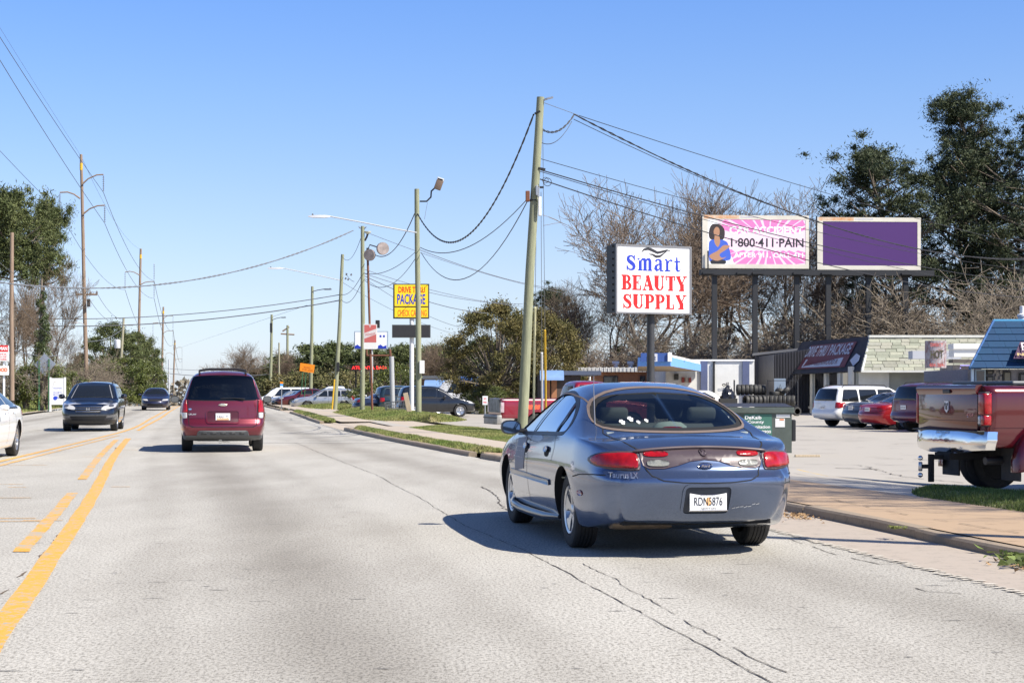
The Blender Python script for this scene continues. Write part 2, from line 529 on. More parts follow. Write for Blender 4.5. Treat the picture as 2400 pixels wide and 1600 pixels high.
def paintline(f, dx, w, y0, y1, mat, z=.006, name='lane_line'):
    ys = yarr(y0, y1, .5)
    V = []; wob = random.Random(int(y0*10+dx*7))
    for y in ys:
        x = float(f(y))+dx; dz = float(drop(y))
        j = wob.uniform(-.008, .008)
        V += [(x-w/2+j, y, z+dz), (x+w/2+j, y, z+dz)]
    return meshobj(name, V, [(2*i, 2*i+1, 2*i+3, 2*i+2) for i in range(len(ys)-1)], mat, road)
paintline(YR, 0.0, .165, 3, 47, YELLOW)
for a, b in ((14.2, 22.3), (25.6, 45.8)):
    paintline(YR, -.285, .14, a, b, YELLOWT)
paintline(YL, 0.0, .12, 12, 200, YELLOW)
paintline(YL, .30, .10, 12, 50, YELLOWT)
paintline(YR, .02, .12, 56, 200, YELLOW)
for k, (x, y, l) in enumerate([(45, 1090, .5), (20, 1135, .2), (40, 1142, .12), (282, 1141, .13), (25, 1167, .25), (38, 1215, .2), (38, 1222, .25), (100, 1220, .2), (285, 1054, .35), (240, 1070, .4), (300, 1030, .3)]):
    p = G(x, y)
    MB().ribbon([(p.x-l, p.y), (p.x+l, p.y+.02)], .05, (0, 0, .0065)).build('paint_fleck', YELLOW, road)

# ------------------------------------------------------------------ right side: kerb, sidewalk, verge, parking lot
# kerb stones, one part each
def stones(name, y0, y1, hgt, wid, mat, seed, rough=0.0):
    root = MB()
    rnd = random.Random(seed)
    base = sheet(name, off(KERB, .03), off(KERB, .12), y0, y1, lambda t, x, y: -.06, KERBM, step=2)
    tag(base, kind='structure')
    y = y0
    while y < y1-.3:
        l = rnd.uniform(2.4, 3.1) if y < 40 else rnd.uniform(2.8, 3.6)
        e = min(y+l, y1)
        if rough and rnd.random() < rough:
            y = e; continue
        mb = MB(); n = 6
        V = []; dz = rnd.uniform(-.012, .01); dx = rnd.uniform(-.01, .01)
        for i in range(n+1):
            yy = y+.012+(e-y-.024)*i/n; x = float(KERB(yy))+dx; d = float(drop(yy))
            c = rnd.uniform(-.006, .004)
            V += [(x-.005, yy, d-.05), (x+.012, yy, d+hgt*.8+dz+c), (x+.035, yy, d+hgt+dz+c), (x+wid, yy, d+hgt+dz), (x+wid, yy, d-.05)]
        F_ = []
        for i in range(n):
            for k in range(4): F_.append((i*5+k, i*5+k+1, i*5+k+6, i*5+k+5))
        F_ += [(0, 1, 2, 3, 4), tuple(n*5+k for k in (4, 3, 2, 1, 0))]
        mb.add(V, F_).build('kerb_stone', mat, base)
        y = e
    return base
stones('kerb', -6, 33.5, .105, .17, KERBM, 1)
stones('kerb_far', 34.5, 56, .10, .17, KERBM, 2, .15)
stones('kerb_beyond', 67, 97, .10, .17, KERBM, 3, .2)
stones('kerb_distant', 108, 190, .10, .17, KERBM, 4)
# gutter patch
tag(sheet('gutter', off(KERB, -.95), off(KERB, .005), -6, 27, lambda t, x, y: .004+.006*t, GUTM, step=.7, nx=4), kind='structure')
mb = MB(); rnd = random.Random(5)
for y in np.arange(7, 26, .1):
    x = float(KERB(y))-.97+rnd.uniform(-.03, .03)
    mb.ribbon([(x-.05, y), (x+.04, y+.03)], rnd.uniform(.03, .08), (0, 0, .0105))
o = mb.build('crumbled_asphalt', M('pale_crumble', (.46, .42, .36), .95, var=.3, scale=30), road); tag(o, kind='stuff')

WALKW = 1.95
def zwalk(t, x, y): return .103
near = sheet('sidewalk', off(KERB, .14), off(KERB, WALKW), -6, 34, zwalk, WALKM, step=1, nx=5); tag(near, kind='structure')
tag(sheet('sidewalk_far', off(KERB, .75), off(KERB, 2.15), 34, 58, zwalk, WALKF, step=1, nx=4), kind='structure')
tag(sheet('sidewalk_beyond', off(KERB, .75), off(KERB, 2.15), 66, 190, zwalk, WALKF, step=1, nx=4), kind='structure')
crack(pix((1900, 1180), (2150, 1236), (2400, 1278)), .012, .02, 31, parent=near, z=.112, gap=.2)
crack(pix((1868, 1116), (1940, 1134), (2060, 1147)), .03, .01, 32, parent=near, z=.112, mat=M('strip_yellow_faded', (.55, .38, .12), .9))
# driveway apron between the verges
def zapron(t, x, y): return .006 + t*.11
tag(sheet('driveway', off(KERB, .0), off(KERB, 3.6), 56, 68, zapron, WALKF, step=1, nx=6), kind='structure')
tag(sheet('driveway_far', off(KERB, .0), off(KERB, 3.2), 97, 108, zapron, WALKF, step=1, nx=6), kind='structure')
# parking lot: falls gently away from the road
lot = sheet('parking_lot', off(KERB, 1.9), off(KERB, 46), 6, 140, lambda t, x, y: lotz(1.9+44.1*t), LOTM, step=2, nx=90)
tag(lot, kind='structure')
def lotcrack(pts, w, jit, seed, gap=.1):
    q = []
    for x, y in pts:
        p = G(x, y, LOTZ); q.append(p[:2])
    return crack(q, w, jit, seed, parent=lot, z=LOTZ+.012, gap=gap)
for i, (pp, w) in enumerate([([(2050, 1074), (2140, 1077), (2200, 1080)], .05), ([(1960, 1097), (2060, 1100)], .08), ([(1980, 1106), (2080, 1112)], .05),
        ([(1890, 1088), (2010, 1090), (2120, 1118), (2260, 1132)], .035), ([(1990, 1024), (2060, 1025)], .06), ([(1860, 1032), (1960, 1033)], .05), ([(2060, 1040), (2110, 1041)], .06),
        ([(1860, 1052), (1960, 1054)], .03), ([(1900, 1128), (1960, 1130)], .05)]):
    lotcrack(pp, w, .05, 40+i)

mbl = MB(); rl_ = random.Random(21)
for _ in range(420):
    y = 21+rl_.random()**1.4*80; x = float(KERB(y))+rl_.uniform(4.5, 24); l = rl_.uniform(.05, .5)*(y/30)**.8; w = rl_.uniform(.012, .05)*(y/30)
    mbl.ribbon([(x-l, y+rl_.uniform(-.1, .1)), (x-l*.3, y+rl_.uniform(-.06, .06)), (x+l*.4, y+rl_.uniform(-.06, .06)), (x+l, y)], [w*.2, w, w*.7, w*.2], (0, 0, float(lotz(x-float(KERB(y))))+.012))
tag(mbl.build('lot_pitting', _mats['chip_dark'], lot), kind='stuff')
mbl = MB()
for _ in range(260):
    y = 8+rl_.random()*25; x = float(KERB(y))+rl_.uniform(.2, 1.85); l = rl_.uniform(.01, .10); w = rl_.uniform(.004, .014)
    mbl.ribbon([(x-l, y), (x, y+rl_.uniform(-.02, .02)), (x+l, y+.01)], [w*.3, w, w*.3], (0, 0, .1065))
tag(mbl.build('sidewalk_pitting', M('chip_brown', (.13, .09, .06), .9), near), kind='stuff')
# ------------------------------------------------------------------ grass: turf beds with blades
GRASSM = M('grass_blade', (.13, .20, .035), .7, col2=(.31, .29, .11), scale=.45, island=.45, sub=.25)
GRASSD = M('grass_blade_near', (.07, .125, .022), .7, col2=(.16, .19, .05), scale=1.2, island=.5, sub=.25)
def bed(name, fa, fb, y0, y1, zf, dens, hgt, wid, seed, mat, blade='grass', nx=7, taper=1.5):
    """a turf bed: soil sheet (setting) plus blades (stuff)"""
    ys0 = y0; ys1 = y1
    def fa2(y):
        y = np.asarray(y, float); t = np.clip(np.minimum(y-ys0, ys1-y)/taper, 0, 1)**.5
        a = fa(y); b = fb(y); return b*(1-t)+a*t if False else (a+b)/2+(a-b)/2*t
    def fb2(y):
        y = np.asarray(y, float); t = np.clip(np.minimum(y-ys0, ys1-y)/taper, 0, 1)**.5
        a = fa(y); b = fb(y); return (a+b)/2+(b-a)/2*t
    s = sheet('verge', fa2, fb2, y0, y1, zf, SOIL, step=.5, nx=nx); tag(s, kind='structure')
    rg = np.random.default_rng(seed)
    area = np.trapz(fb2(np.linspace(y0, y1, 200))-fa2(np.linspace(y0, y1, 200)), np.linspace(y0, y1, 200))
    n = int(area*dens)
    y = rg.uniform(y0, y1, n); t = rg.uniform(-.02, 1.02, n)
    x = fa2(y)*(1-t)+fb2(y)*t
    z = np.array([float(zf(min(max(a, 0), 1), b, c)) for a, b, c in zip(t, x, y)])+drop(y)-.01
    # clumps: the height of the blades varies over the bed
    cl = .55+.45*np.sin(x*3.1+np.sin(y*1.7)*2)*np.sin(y*2.3+x)
    h = hgt*rg.uniform(.4, 1.3, n)*(.5+cl*.6); a = rg.uniform(0, 2*np.pi, n); ln = rg.uniform(0, .9, n)*h; b = rg.uniform(0, 2*np.pi, n)
    w = wid*rg.uniform(.6, 1.4, n)
    c0 = np.stack([x-np.cos(a)*w, y-np.sin(a)*w, z], 1); c1 = np.stack([x+np.cos(a)*w, y+np.sin(a)*w, z], 1)
    c2 = np.stack([x+np.cos(b)*ln, y+np.sin(b)*ln, z+h], 1)
    V = np.stack([c0, c1, c2], 1).reshape(-1, 3); T = np.arange(3*n).reshape(-1, 3)
    o = link(bpy.data.objects.new(blade, npmesh(blade, V, T, mat))); tag(o, kind='stuff')
    return o
def hump(base, hgt): return lambda t, x, y: base + hgt*math.sin(math.pi*min(max(t, 0), 1))**.7
tag(bed('verge_near', off(KERB, 1.95), off(KERB, 3.6), 6, 21.3, hump(.10, .05), 2600, .06, .006, 1, GRASSD), 'dark green grass along the tan sidewalk beside the big red pickup', None)
tag(bed('verge', off(KERB, 2.15), off(KERB, 4.6), 33, 58, hump(.08, .05), 1300, .045, .012, 2, GRASSM), 'sunlit green grass strip at the foot of the tall leaning pole', None)
tag(bed('verge', off(KERB, .16), off(KERB, .72), 33.6, 55.5, hump(.07, .07), 1700, .07, .014, 3, GRASSM), 'ragged grass tufts along the broken kerb', None)
tag(bed('verge', off(KERB, 2.15), off(KERB, 6.3), 66, 97, hump(.09, .28), 700, .06, .02, 4, GRASSM, taper=5), 'grass mound with two wooden poles', None)
tag(bed('verge', off(KERB, .16), off(KERB, .72), 67, 97, hump(.07, .07), 700, .10, .024, 5, GRASSM), 'grass tufts along the second kerb', None)
tag(bed('verge', off(KERB, 2.15), off(KERB, 7), 108, 170, hump(.09, .2), 300, .08, .03, 6, GRASSM, taper=5), 'far grass strip below the row of parked cars', None)
# left bank
tag(sheet('sidewalk_left', off(LEDGE, -.9), off(LEDGE, -.3), 40, 150, lambda t, x, y: .09, WALKF, step=2), kind='structure')
def zbank(t, x, y): return .08 + .75*(1-t)**1.0
tag(bed('bank', off(LEDGE, -14), off(LEDGE, -.9), 40, 150, zbank, 70, .12, .045, 7, GRASSM, nx=10, taper=1), 'sunlit grass bank left of the road', None)
# leaf litter and weeds at the kerb
rg = np.random.default_rng(9)
def litter(name, cx, cy, rx, ry, n, z, mat, s, seed, label):
    rg = np.random.default_rng(seed)
    a = rg.normal(0, 1, (n, 2)); x = cx+a[:, 0]*rx; y = cy+a[:, 1]*ry
    V = np.zeros((n, 3, 3)); 
    for k in range(3):
        th = rg.uniform(0, 6.28, n)
        V[:, k, 0] = x+np.cos(th)*s*rg.uniform(.4, 1.2, n); V[:, k, 1] = y+np.sin(th)*s*rg.uniform(.4, 1.2, n); V[:, k, 2] = z+rg.uniform(0, s*1.2, n)
    o = link(bpy.data.objects.new(name, npmesh(name, V.reshape(-1, 3), np.arange(3*n).reshape(-1, 3), mat))); tag(o, label, None, kind='stuff')
LEAFB = M('dead_leaf', (.22, .12, .06), .8, col2=(.35, .24, .12), scale=30)
litter('leaf_litter', 3.02, 18.0, .10, .35, 160, .01, LEAFB, .03, 1, 'brown dead leaves in the gutter behind the sedan')
litter('leaf_litter', 4.05, 12.9, .15, .35, 420, .01, LEAFB, .035, 2, 'brown dead leaves against the kerb end')
litter('weeds', 4.05, 13.05, .12, .30, 500, .02, GRASSD, .06, 3, 'green weeds growing out of the kerb end')
litter('weeds', 3.45, 15.3, .03, .05, 60, .10, GRASSM, .03, 4, 'tiny weed in the kerb joint')
# ------------------------------------------------------------------ vehicles: body shells
TMP = []
def body_grid(S, nst=84, sub=4, inset=0.0, x0=None, x1=None, zfloor=None):
    """closed car shell as vertices/faces. local frame: x forward, y left, z up"""
    top = curve(sorted(S['top'])); belt = curve(sorted(S['belt'])); plan = curve(sorted(S['plan'])); bot = curve(sorted(S['bot']))
    crown = curve(sorted(S.get('crown', [(-3, .04), (3, .04)])))
    xr = S['xr']; xf = S['xf']
    Hf = S['Hroof']; wr_ = S['wroof']
    tum = curve(sorted(S['tumble'])) if 'tumble' in S else None
    a = S['xr'] if x0 is None else x0; b = S['xf'] if x1 is None else x1
    u = np.linspace(0, 1, nst)
    u = .5-.5*np.cos(np.pi*u); u = .35*np.linspace(0, 1, nst)+.65*u
    xs = a+(b-a)*u
    rdx = curve(sorted(S['rear_dx'])); fdx = curve(sorted(S['front_dx']))
    rf = S.get('rfall', .6); ff = S.get('ffall', .6)
    rings = []
    for x in xs:
        zt = float(top(x)); zb = float(belt(x)); w = float(plan(x)); z0 = float(bot(x)); cr = float(crown(x))
        zb = min(zb, zt-.045)
        h = zt-zb
        Ht = max(Hf-float(belt(x)), .2)
        g = max(0, min(1, h/Ht))
        ins = float(tum(x)) if tum else (w - wr_)
        wtop = w-.05 - max(.06, (ins-.05)*g**.9)
        lo = zb-z0
        sb = S.get('side', [(.10, .0), (.06, .12), (.012, .38), (.0, .62), (.02, .86)])
        P = [(0, z0-.03), (w*.6, z0-.02), (w-sb[0][0]-.05, z0-.008)]
        for dy, fz in sb: P.append((w-dy, z0+lo*fz))
        P.append((w-.05, zb))
        P.append((w-.05-(w-.05-wtop)*.5, zb+(h-cr)*.5))
        P.append((wtop, zb+(h-cr)*.86))
        P.append((wtop-min(.09, .10*g+.03), zb+(h-cr)*.985))
        P.append((wtop*.55, zt-cr*.35))
        P.append((0, zt))
        P = np.array(P)
        if inset:
            P[:, 0] = np.maximum(P[:, 0]-inset, 0); P[:, 0][[0, -1]] = 0
            P[:, 1] = np.where(P[:, 1] > zb, P[:, 1]-inset*1.0*(P[:, 1]-zb)/max(h, .01), P[:, 1])
            if zfloor is not None: P[:, 1] = np.maximum(P[:, 1], zfloor+np.arange(len(P))*.004)
        # parameterise by chord
        d = np.sqrt((np.diff(P, axis=0)**2).sum(1)); d = np.maximum(d, 1e-3)
        s = np.concatenate([[0], np.cumsum(d**.7)])
        tt = np.concatenate([np.linspace(s[i], s[i+1], sub+1)[:-1] for i in range(len(s)-1)]+[[s[-1]]])
        yy = pchip(s, P[:, 0], tt)
        # smooth (catmull) heights
        m = np.gradient(P[:, 1], s)
        i = np.clip(np.searchsorted(s, tt, side='right')-1, 0, len(s)-2); hh = s[i+1]-s[i]; t = (tt-s[i])/hh
        zz = pchip(s, P[:, 1], tt)
        pts = []
        for y, z in zip(yy, zz):
            xx = x
            fr = max(0, 1-(x-xr)/rf); fr = fr*fr*(3-2*fr)
            f2 = max(0, 1-(xf-x)/ff); f2 = f2*f2*(3-2*f2)
            xx += float(rdx(z))*fr + float(fdx(z))*f2
            pts.append((xx, y, z))
        rings.append(pts)
    n = len(rings[0]); V = []; F_ = []
    ring_n = 2*n-2
    for r in rings:
        V += r
        V += [(p[0], -p[1], p[2]) for p in r[-2:0:-1]]
    for j in range(len(rings)-1):
        for k in range(ring_n):
            k2 = (k+1) % ring_n
            F_.append((j*ring_n+k, j*ring_n+k2, (j+1)*ring_n+k2, (j+1)*ring_n+k))
    # end caps with a bulge in plan
    def cap(j, bulge, sgn):
        base = j*ring_n; m = 14
        rows = []
        for i in range(n):
            L_ = base+i; Rr = base+(ring_n-i) % ring_n
            if i == 0 or i == n-1: rows.append([L_]*(m+1)); continue
            p = V[L_]; w0 = p[1]; row = [L_]
            wm_ = max(V[base+q][1] for q in range(n))
            for c in range(1, m):
                y = w0*(1-2*c/m)
                V.append((p[0]+sgn*bulge*((w0*w0-y*y)/(wm_*wm_)), y, p[2])); row.append(len(V)-1)
            row.append(Rr); rows.append(row)
        for i in range(n-1):
            for c in range(m):
                q = [rows[i][c], rows[i][c+1], rows[i+1][c+1], rows[i+1][c]]
                qq = []
                for e in q:
                    if e not in qq: qq.append(e)
                if len(qq) > 2: F_.append(tuple(qq) if sgn < 0 else tuple(reversed(qq)))
    cap(0, S.get('bulge_r', .1) if x0 is None else .0, -1)
    cap(len(rings)-1, S.get('bulge_f', .12) if x1 is None else .0, 1)
    return V, F_

def raw_obj(V, F_, mats, midx=None):
    me = bpy.data.meshes.new('tmp'); me.from_pydata(V, [], F_)
    for m in mats: me.materials.append(m)
    bm = bmesh.new(); bm.from_mesh(me)
    bmesh.ops.remove_doubles(bm, verts=bm.verts, dist=1e-5)
    bmesh.ops.recalc_face_normals(bm, faces=bm.faces); bm.to_mesh(me); bm.free()
    o = bpy.data.objects.new('tmp', me); COL.objects.link(o); return o

def boolean(o, cutter):
    md = o.modifiers.new('b', 'BOOLEAN'); md.operation = 'DIFFERENCE'; md.object = cutter; md.solver = 'EXACT'
    try: md.material_mode = 'TRANSFER'
    except Exception: pass
    dg = bpy.context.evaluated_depsgraph_get(); dg.update()
    me = bpy.data.meshes.new_from_object(o.evaluated_get(dg))
    o.modifiers.clear(); old = o.data; o.data = me
    bpy.data.meshes.remove(old)
    cm = cutter.data; bpy.data.objects.remove(cutter); bpy.data.meshes.remove(cm)

VIEWS = {  # ray start plane + direction and 2-D -> 3-D map ; poly in (a, b)
    'left':  (lambda a, b: Vector((a, 5, b)), Vector((0, -1, 0))),
    'right': (lambda a, b: Vector((a, -5, b)), Vector((0, 1, 0))),
    'rear':  (lambda a, b: Vector((-8, a, b)), Vector((1, 0, 0))),
    'front': (lambda a, b: Vector((8, a, b)), Vector((-1, 0, 0))),
    'top':   (lambda a, b: Vector((a, b, 6)), Vector((0, 0, -1))),
    'rear45l': (lambda a, b: Vector((-8, a, b)), Vector((1, 0, 0))),
}
class Shell:
    def __init__(s, V, F_): s.bvh = BVHTree.FromPolygons([Vector(v) for v in V], F_)
    def hit(s, view, a, b):
        st, d = VIEWS[view]
        p = st(a, b)
        loc, nor, _, _ = s.bvh.ray_cast(p, d)
        if loc is None:
            q = p + d*(8 if view in ('rear', 'front') else 5)
            # nearest point on silhouette
            loc, nor, _, _ = s.bvh.find_nearest(p + d*(5.5 if view in ('rear', 'front') else 4.2))
            if loc is None: return q, -d
        if nor.dot(d) > 0: nor = -nor
        return loc, nor
    def decal(s, name, poly, view, mat, parent, offs=.004, res=.03, thick=.0, smooth=True, bulge=0.0):
        bm = bmesh.new()
        vs = [bm.verts.new((a, b, 0)) for a, b in poly]
        f = bm.faces.new(vs)
        bmesh.ops.triangulate(bm, faces=[f])
        xs = [p[0] for p in poly]; ys = [p[1] for p in poly]
        for ax, lo, hi in ((0, min(xs), max(xs)), (1, min(ys), max(ys))):
            n = int((hi-lo)/res)
            for i in range(1, n+1):
                c = lo+(hi-lo)*i/(n+1)
                co = Vector((c, 0, 0)) if ax == 0 else Vector((0, c, 0)); no = Vector((1, 0, 0)) if ax == 0 else Vector((0, 1, 0))
                bmesh.ops.bisect_plane(bm, geom=list(bm.verts)+list(bm.edges)+list(bm.faces), plane_co=co, plane_no=no)
        cx = sum(xs)/len(xs); cy = sum(ys)/len(ys); hx = (max(xs)-min(xs))/2; hy = (max(ys)-min(ys))/2
        edge = {v: any(len(e.link_faces) == 1 for e in v.link_edges) for v in bm.verts}
        for v in bm.verts:
            a, b = v.co.x, v.co.y
            p, n_ = s.hit(view, a, b)
            o_ = offs
            if bulge: o_ += bulge*max(0, 1-((a-cx)/hx)**2)*max(0, 1-((b-cy)/hy)**2)
            v.co = p+n_*o_
            if thick and edge[v]: pass
        if thick:
            bd = [e for e in bm.edges if len(e.link_faces) == 1]
            ret = bmesh.ops.extrude_edge_only(bm, edges=bd)
            d = VIEWS[view][1]
            for g in ret['geom']:
                if isinstance(g, bmesh.types.BMVert): g.co += d*thick
        # orient outward
        d = VIEWS[view][1]
        bm.normal_update()
        for f in bm.faces:
            if f.normal.dot(d) > 0.2: f.normal_flip()
        me = bpy.data.meshes.new(name); bm.to_mesh(me); bm.free()
        me.materials.append(mat)
        if smooth: me.polygons.foreach_set('use_smooth', [True]*len(me.polygons))
        o = link(bpy.data.objects.new(name, me), parent)
        return o
    def line(s, mb, pts, w, view, offs=.004, res=.03, closed=False, thick=.0):
        if closed: pts = list(pts)+[pts[0]]
        P = []
        for a, b in zip(pts[:-1], pts[1:]):
            L = math.hypot(b[0]-a[0], b[1]-a[1]); n = max(1, int(L/res))
            for i in range(n): P.append((a[0]+(b[0]-a[0])*i/n, a[1]+(b[1]-a[1])*i/n))
        P.append(pts[-1])
        vs = []
        N = len(P)
        for i, p in enumerate(P):
            if closed: a = P[i-1] if i > 0 else P[-2]; b = P[i+1] if i < N-1 else P[1]
            else: a = P[max(i-1, 0)]; b = P[min(i+1, N-1)]
            dx, dy = b[0]-a[0], b[1]-a[1]; l = math.hypot(dx, dy) or 1
            nx, ny = -dy/l*w/2, dx/l*w/2
            for sg in (1, -1):
                q, n_ = s.hit(view, p[0]+nx*sg, p[1]+ny*sg); vs.append(q+n_*offs)
        fs = [(2*i, 2*i+1, 2*i+3, 2*i+2) for i in range(N-1)]
        mb.add(vs, fs)

def srnd(pts, n=6):
    """closed smooth outline through points (centripetal-ish catmull-rom)"""
    out = []; N = len(pts)
    for i in range(N):
        p0, p1, p2, p3 = pts[i-1], pts[i], pts[(i+1) % N], pts[(i+2) % N]
        for k in range(n):
            t = k/n
            out.append(tuple(.5*((2*p1[c])+(-p0[c]+p2[c])*t+(2*p0[c]-5*p1[c]+4*p2[c]-p3[c])*t*t+(-p0[c]+3*p1[c]-3*p2[c]+p3[c])*t**3) for c in (0, 1)))
    return out
def corner(pts, r=.04, n=4):
    """closed polygon with rounded corners"""
    out = []; N = len(pts)
    for i in range(N):
        a = Vector(pts[i-1]); b = Vector(pts[i]); c = Vector(pts[(i+1) % N])
        u = (a-b); v = (c-b); ru = min(r, u.length*.45); rv = min(r, v.length*.45)
        p = b+u.normalized()*ru; q = b+v.normalized()*rv
        for k in range(n+1):
            t = k/n
            out.append(tuple(p*(1-t)**2+b*2*t*(1-t)+q*t*t))
    return out
def ell(cx, cy, a, b, n=24, p=2.0):
    out = []
    for i in range(n):
        t = 2*math.pi*i/n; c, s = math.cos(t), math.sin(t)
        out.append((cx+a*math.copysign(abs(c)**(2/p), c), cy+b*math.copysign(abs(s)**(2/p), s)))
    return out
def rect(cx, cy, w, h, r=.02): return corner([(cx-w/2, cy-h/2), (cx+w/2, cy-h/2), (cx+w/2, cy+h/2), (cx-w/2, cy+h/2)], r)
def mirror(poly): return [(-a, b) for a, b in reversed(poly)]

# ---- wheels
_wm = {}
def wheel(parent, x, y, r, w=.2, style='alloy5', side=1, rimr=None, tint=None):
    rimr = rimr or r*.64
    key = (round(r, 3), round(w, 3), style, round(rimr, 3))
    if key not in _wm:
        t = MB()
        h = w/2
        prof = [(rimr, -h*.82), (rimr+.012, -h*.95), (r*.86, -h*1.03), (r*.95, -h*.95), (r*.99, -h*.8), (r, -h*.5)]
        for g in (-.45, -.15, .15, .45):
            prof += [(r, h*(g-.05)), (r-.008, h*(g-.045)), (r-.008, h*(g+.045)), (r, h*(g+.05))]
        prof += [(r, h*.5), (r*.99, h*.8), (r*.95, h*.95), (r*.86, h*1.03), (rimr+.012, h*.95), (rimr, h*.82), (rimr, -h*.82)]
        t.lathe(prof, 40, 'y')
        # inner dark disc
        t.lathe([(.001, -h*.3), (rimr, -h*.3)], 24, 'y')
        tyre = t.build('wheel', RUBBER, None, 30); me1 = tyre.data; bpy.data.objects.remove(tyre)
        q = MB()
        q.lathe([(rimr-.035, h*.2), (rimr-.02, h*.85), (rimr, h*.93), (rimr+.006, h*.84), (rimr-.004, h*.2)], 36, 'y')
        q.lathe([(.001, h*.74), (.035, h*.72), (.05, h*.62), (.06, h*.5)], 20, 'y')
        ns = {'alloy5': 5, 'alloy6': 6, 'alloy7': 7, 'cover5': 5, 'steel': 8, 'alloy10': 10}.get(style, 5)
        wd = {'alloy5': .5, 'alloy6': .36, 'alloy7': .3, 'cover5': .62, 'steel': .45, 'alloy10': .2}.get(style, .4)
        for k in range(ns):
            a = 2*math.pi*k/ns+.3; da = math.pi/ns*wd
            def P(rr, aa, yy): return (rr*math.cos(aa), yy, rr*math.sin(aa))
            r0 = .045; r1 = rimr-.012
            vs = [P(r0, a-da*1.6, h*.66), P(r0, a+da*1.6, h*.66), P(r1, a+da*1.15, h*.82), P(r1, a-da*1.15, h*.82),
                  P(r0, a-da*1.6, h*.35), P(r0, a+da*1.6, h*.35), P(r1, a+da*1.15, h*.5), P(r1, a-da*1.15, h*.5),
                  P((r0+r1)/2, a-da*.75, h*.72), P((r0+r1)/2, a+da*.75, h*.72), P((r0+r1)/2, a-da*.75, h*.4), P((r0+r1)/2, a+da*.75, h*.4)]
            q.add(vs, [(0, 8, 9, 1), (8, 3, 2, 9), (4, 10, 8, 0), (10, 7, 3, 8), (1, 9, 11, 5), (9, 2, 6, 11), (3, 7, 6, 2)])
        rim = q.build('rim', ALLOY, None, 35); me2 = rim.data; bpy.data.objects.remove(rim)
        _wm[key] = (me1, me2)
    me1, me2 = _wm[key]
    o = link(bpy.data.objects.new('wheel', me1), parent); o.location = (x, y, r)
    if side < 0: o.rotation_euler = (0, 0, math.pi)
    k = link(bpy.data.objects.new('rim', me2), o)
    return o

# ---- text on any plane
def text(s, O, U, V, w, h, mat, parent, name='lettering', bold=0.0, depth=.002, align='L', shear=0.0, world=False):
    cu = bpy.data.curves.new('t', 'FONT'); cu.body = s; cu.size = 1; cu.offset = bold; cu.shear = shear; cu.resolution_u = 3
    cu.fill_mode = 'FRONT'
    to = bpy.data.objects.new('t', cu); COL.objects.link(to)
    dg = bpy.context.evaluated_depsgraph_get(); dg.update()
    me = bpy.data.meshes.new_from_object(to.evaluated_get(dg))
    bpy.data.objects.remove(to); bpy.data.curves.remove(cu)
    me.name = name
    xs = [v.co.x for v in me.vertices]; ys = [v.co.y for v in me.vertices]
    if not xs: return None
    x0, x1, y0, y1 = min(xs), max(xs), min(ys), max(ys)
    O, U, V = Vector(O), Vector(U), Vector(V); N = U.cross(V).normalized()
    inv = wm(parent).inverted() if world and parent else None
    for v in me.vertices:
        p = O+U*((v.co.x-x0)/(x1-x0)*w)+V*((v.co.y-y0)/max(y1-y0, 1e-4)*h)+N*depth
        v.co = inv @ p if inv else p
    me.materials.clear(); me.materials.append(mat)
    return link(bpy.data.objects.new(name, me), parent)

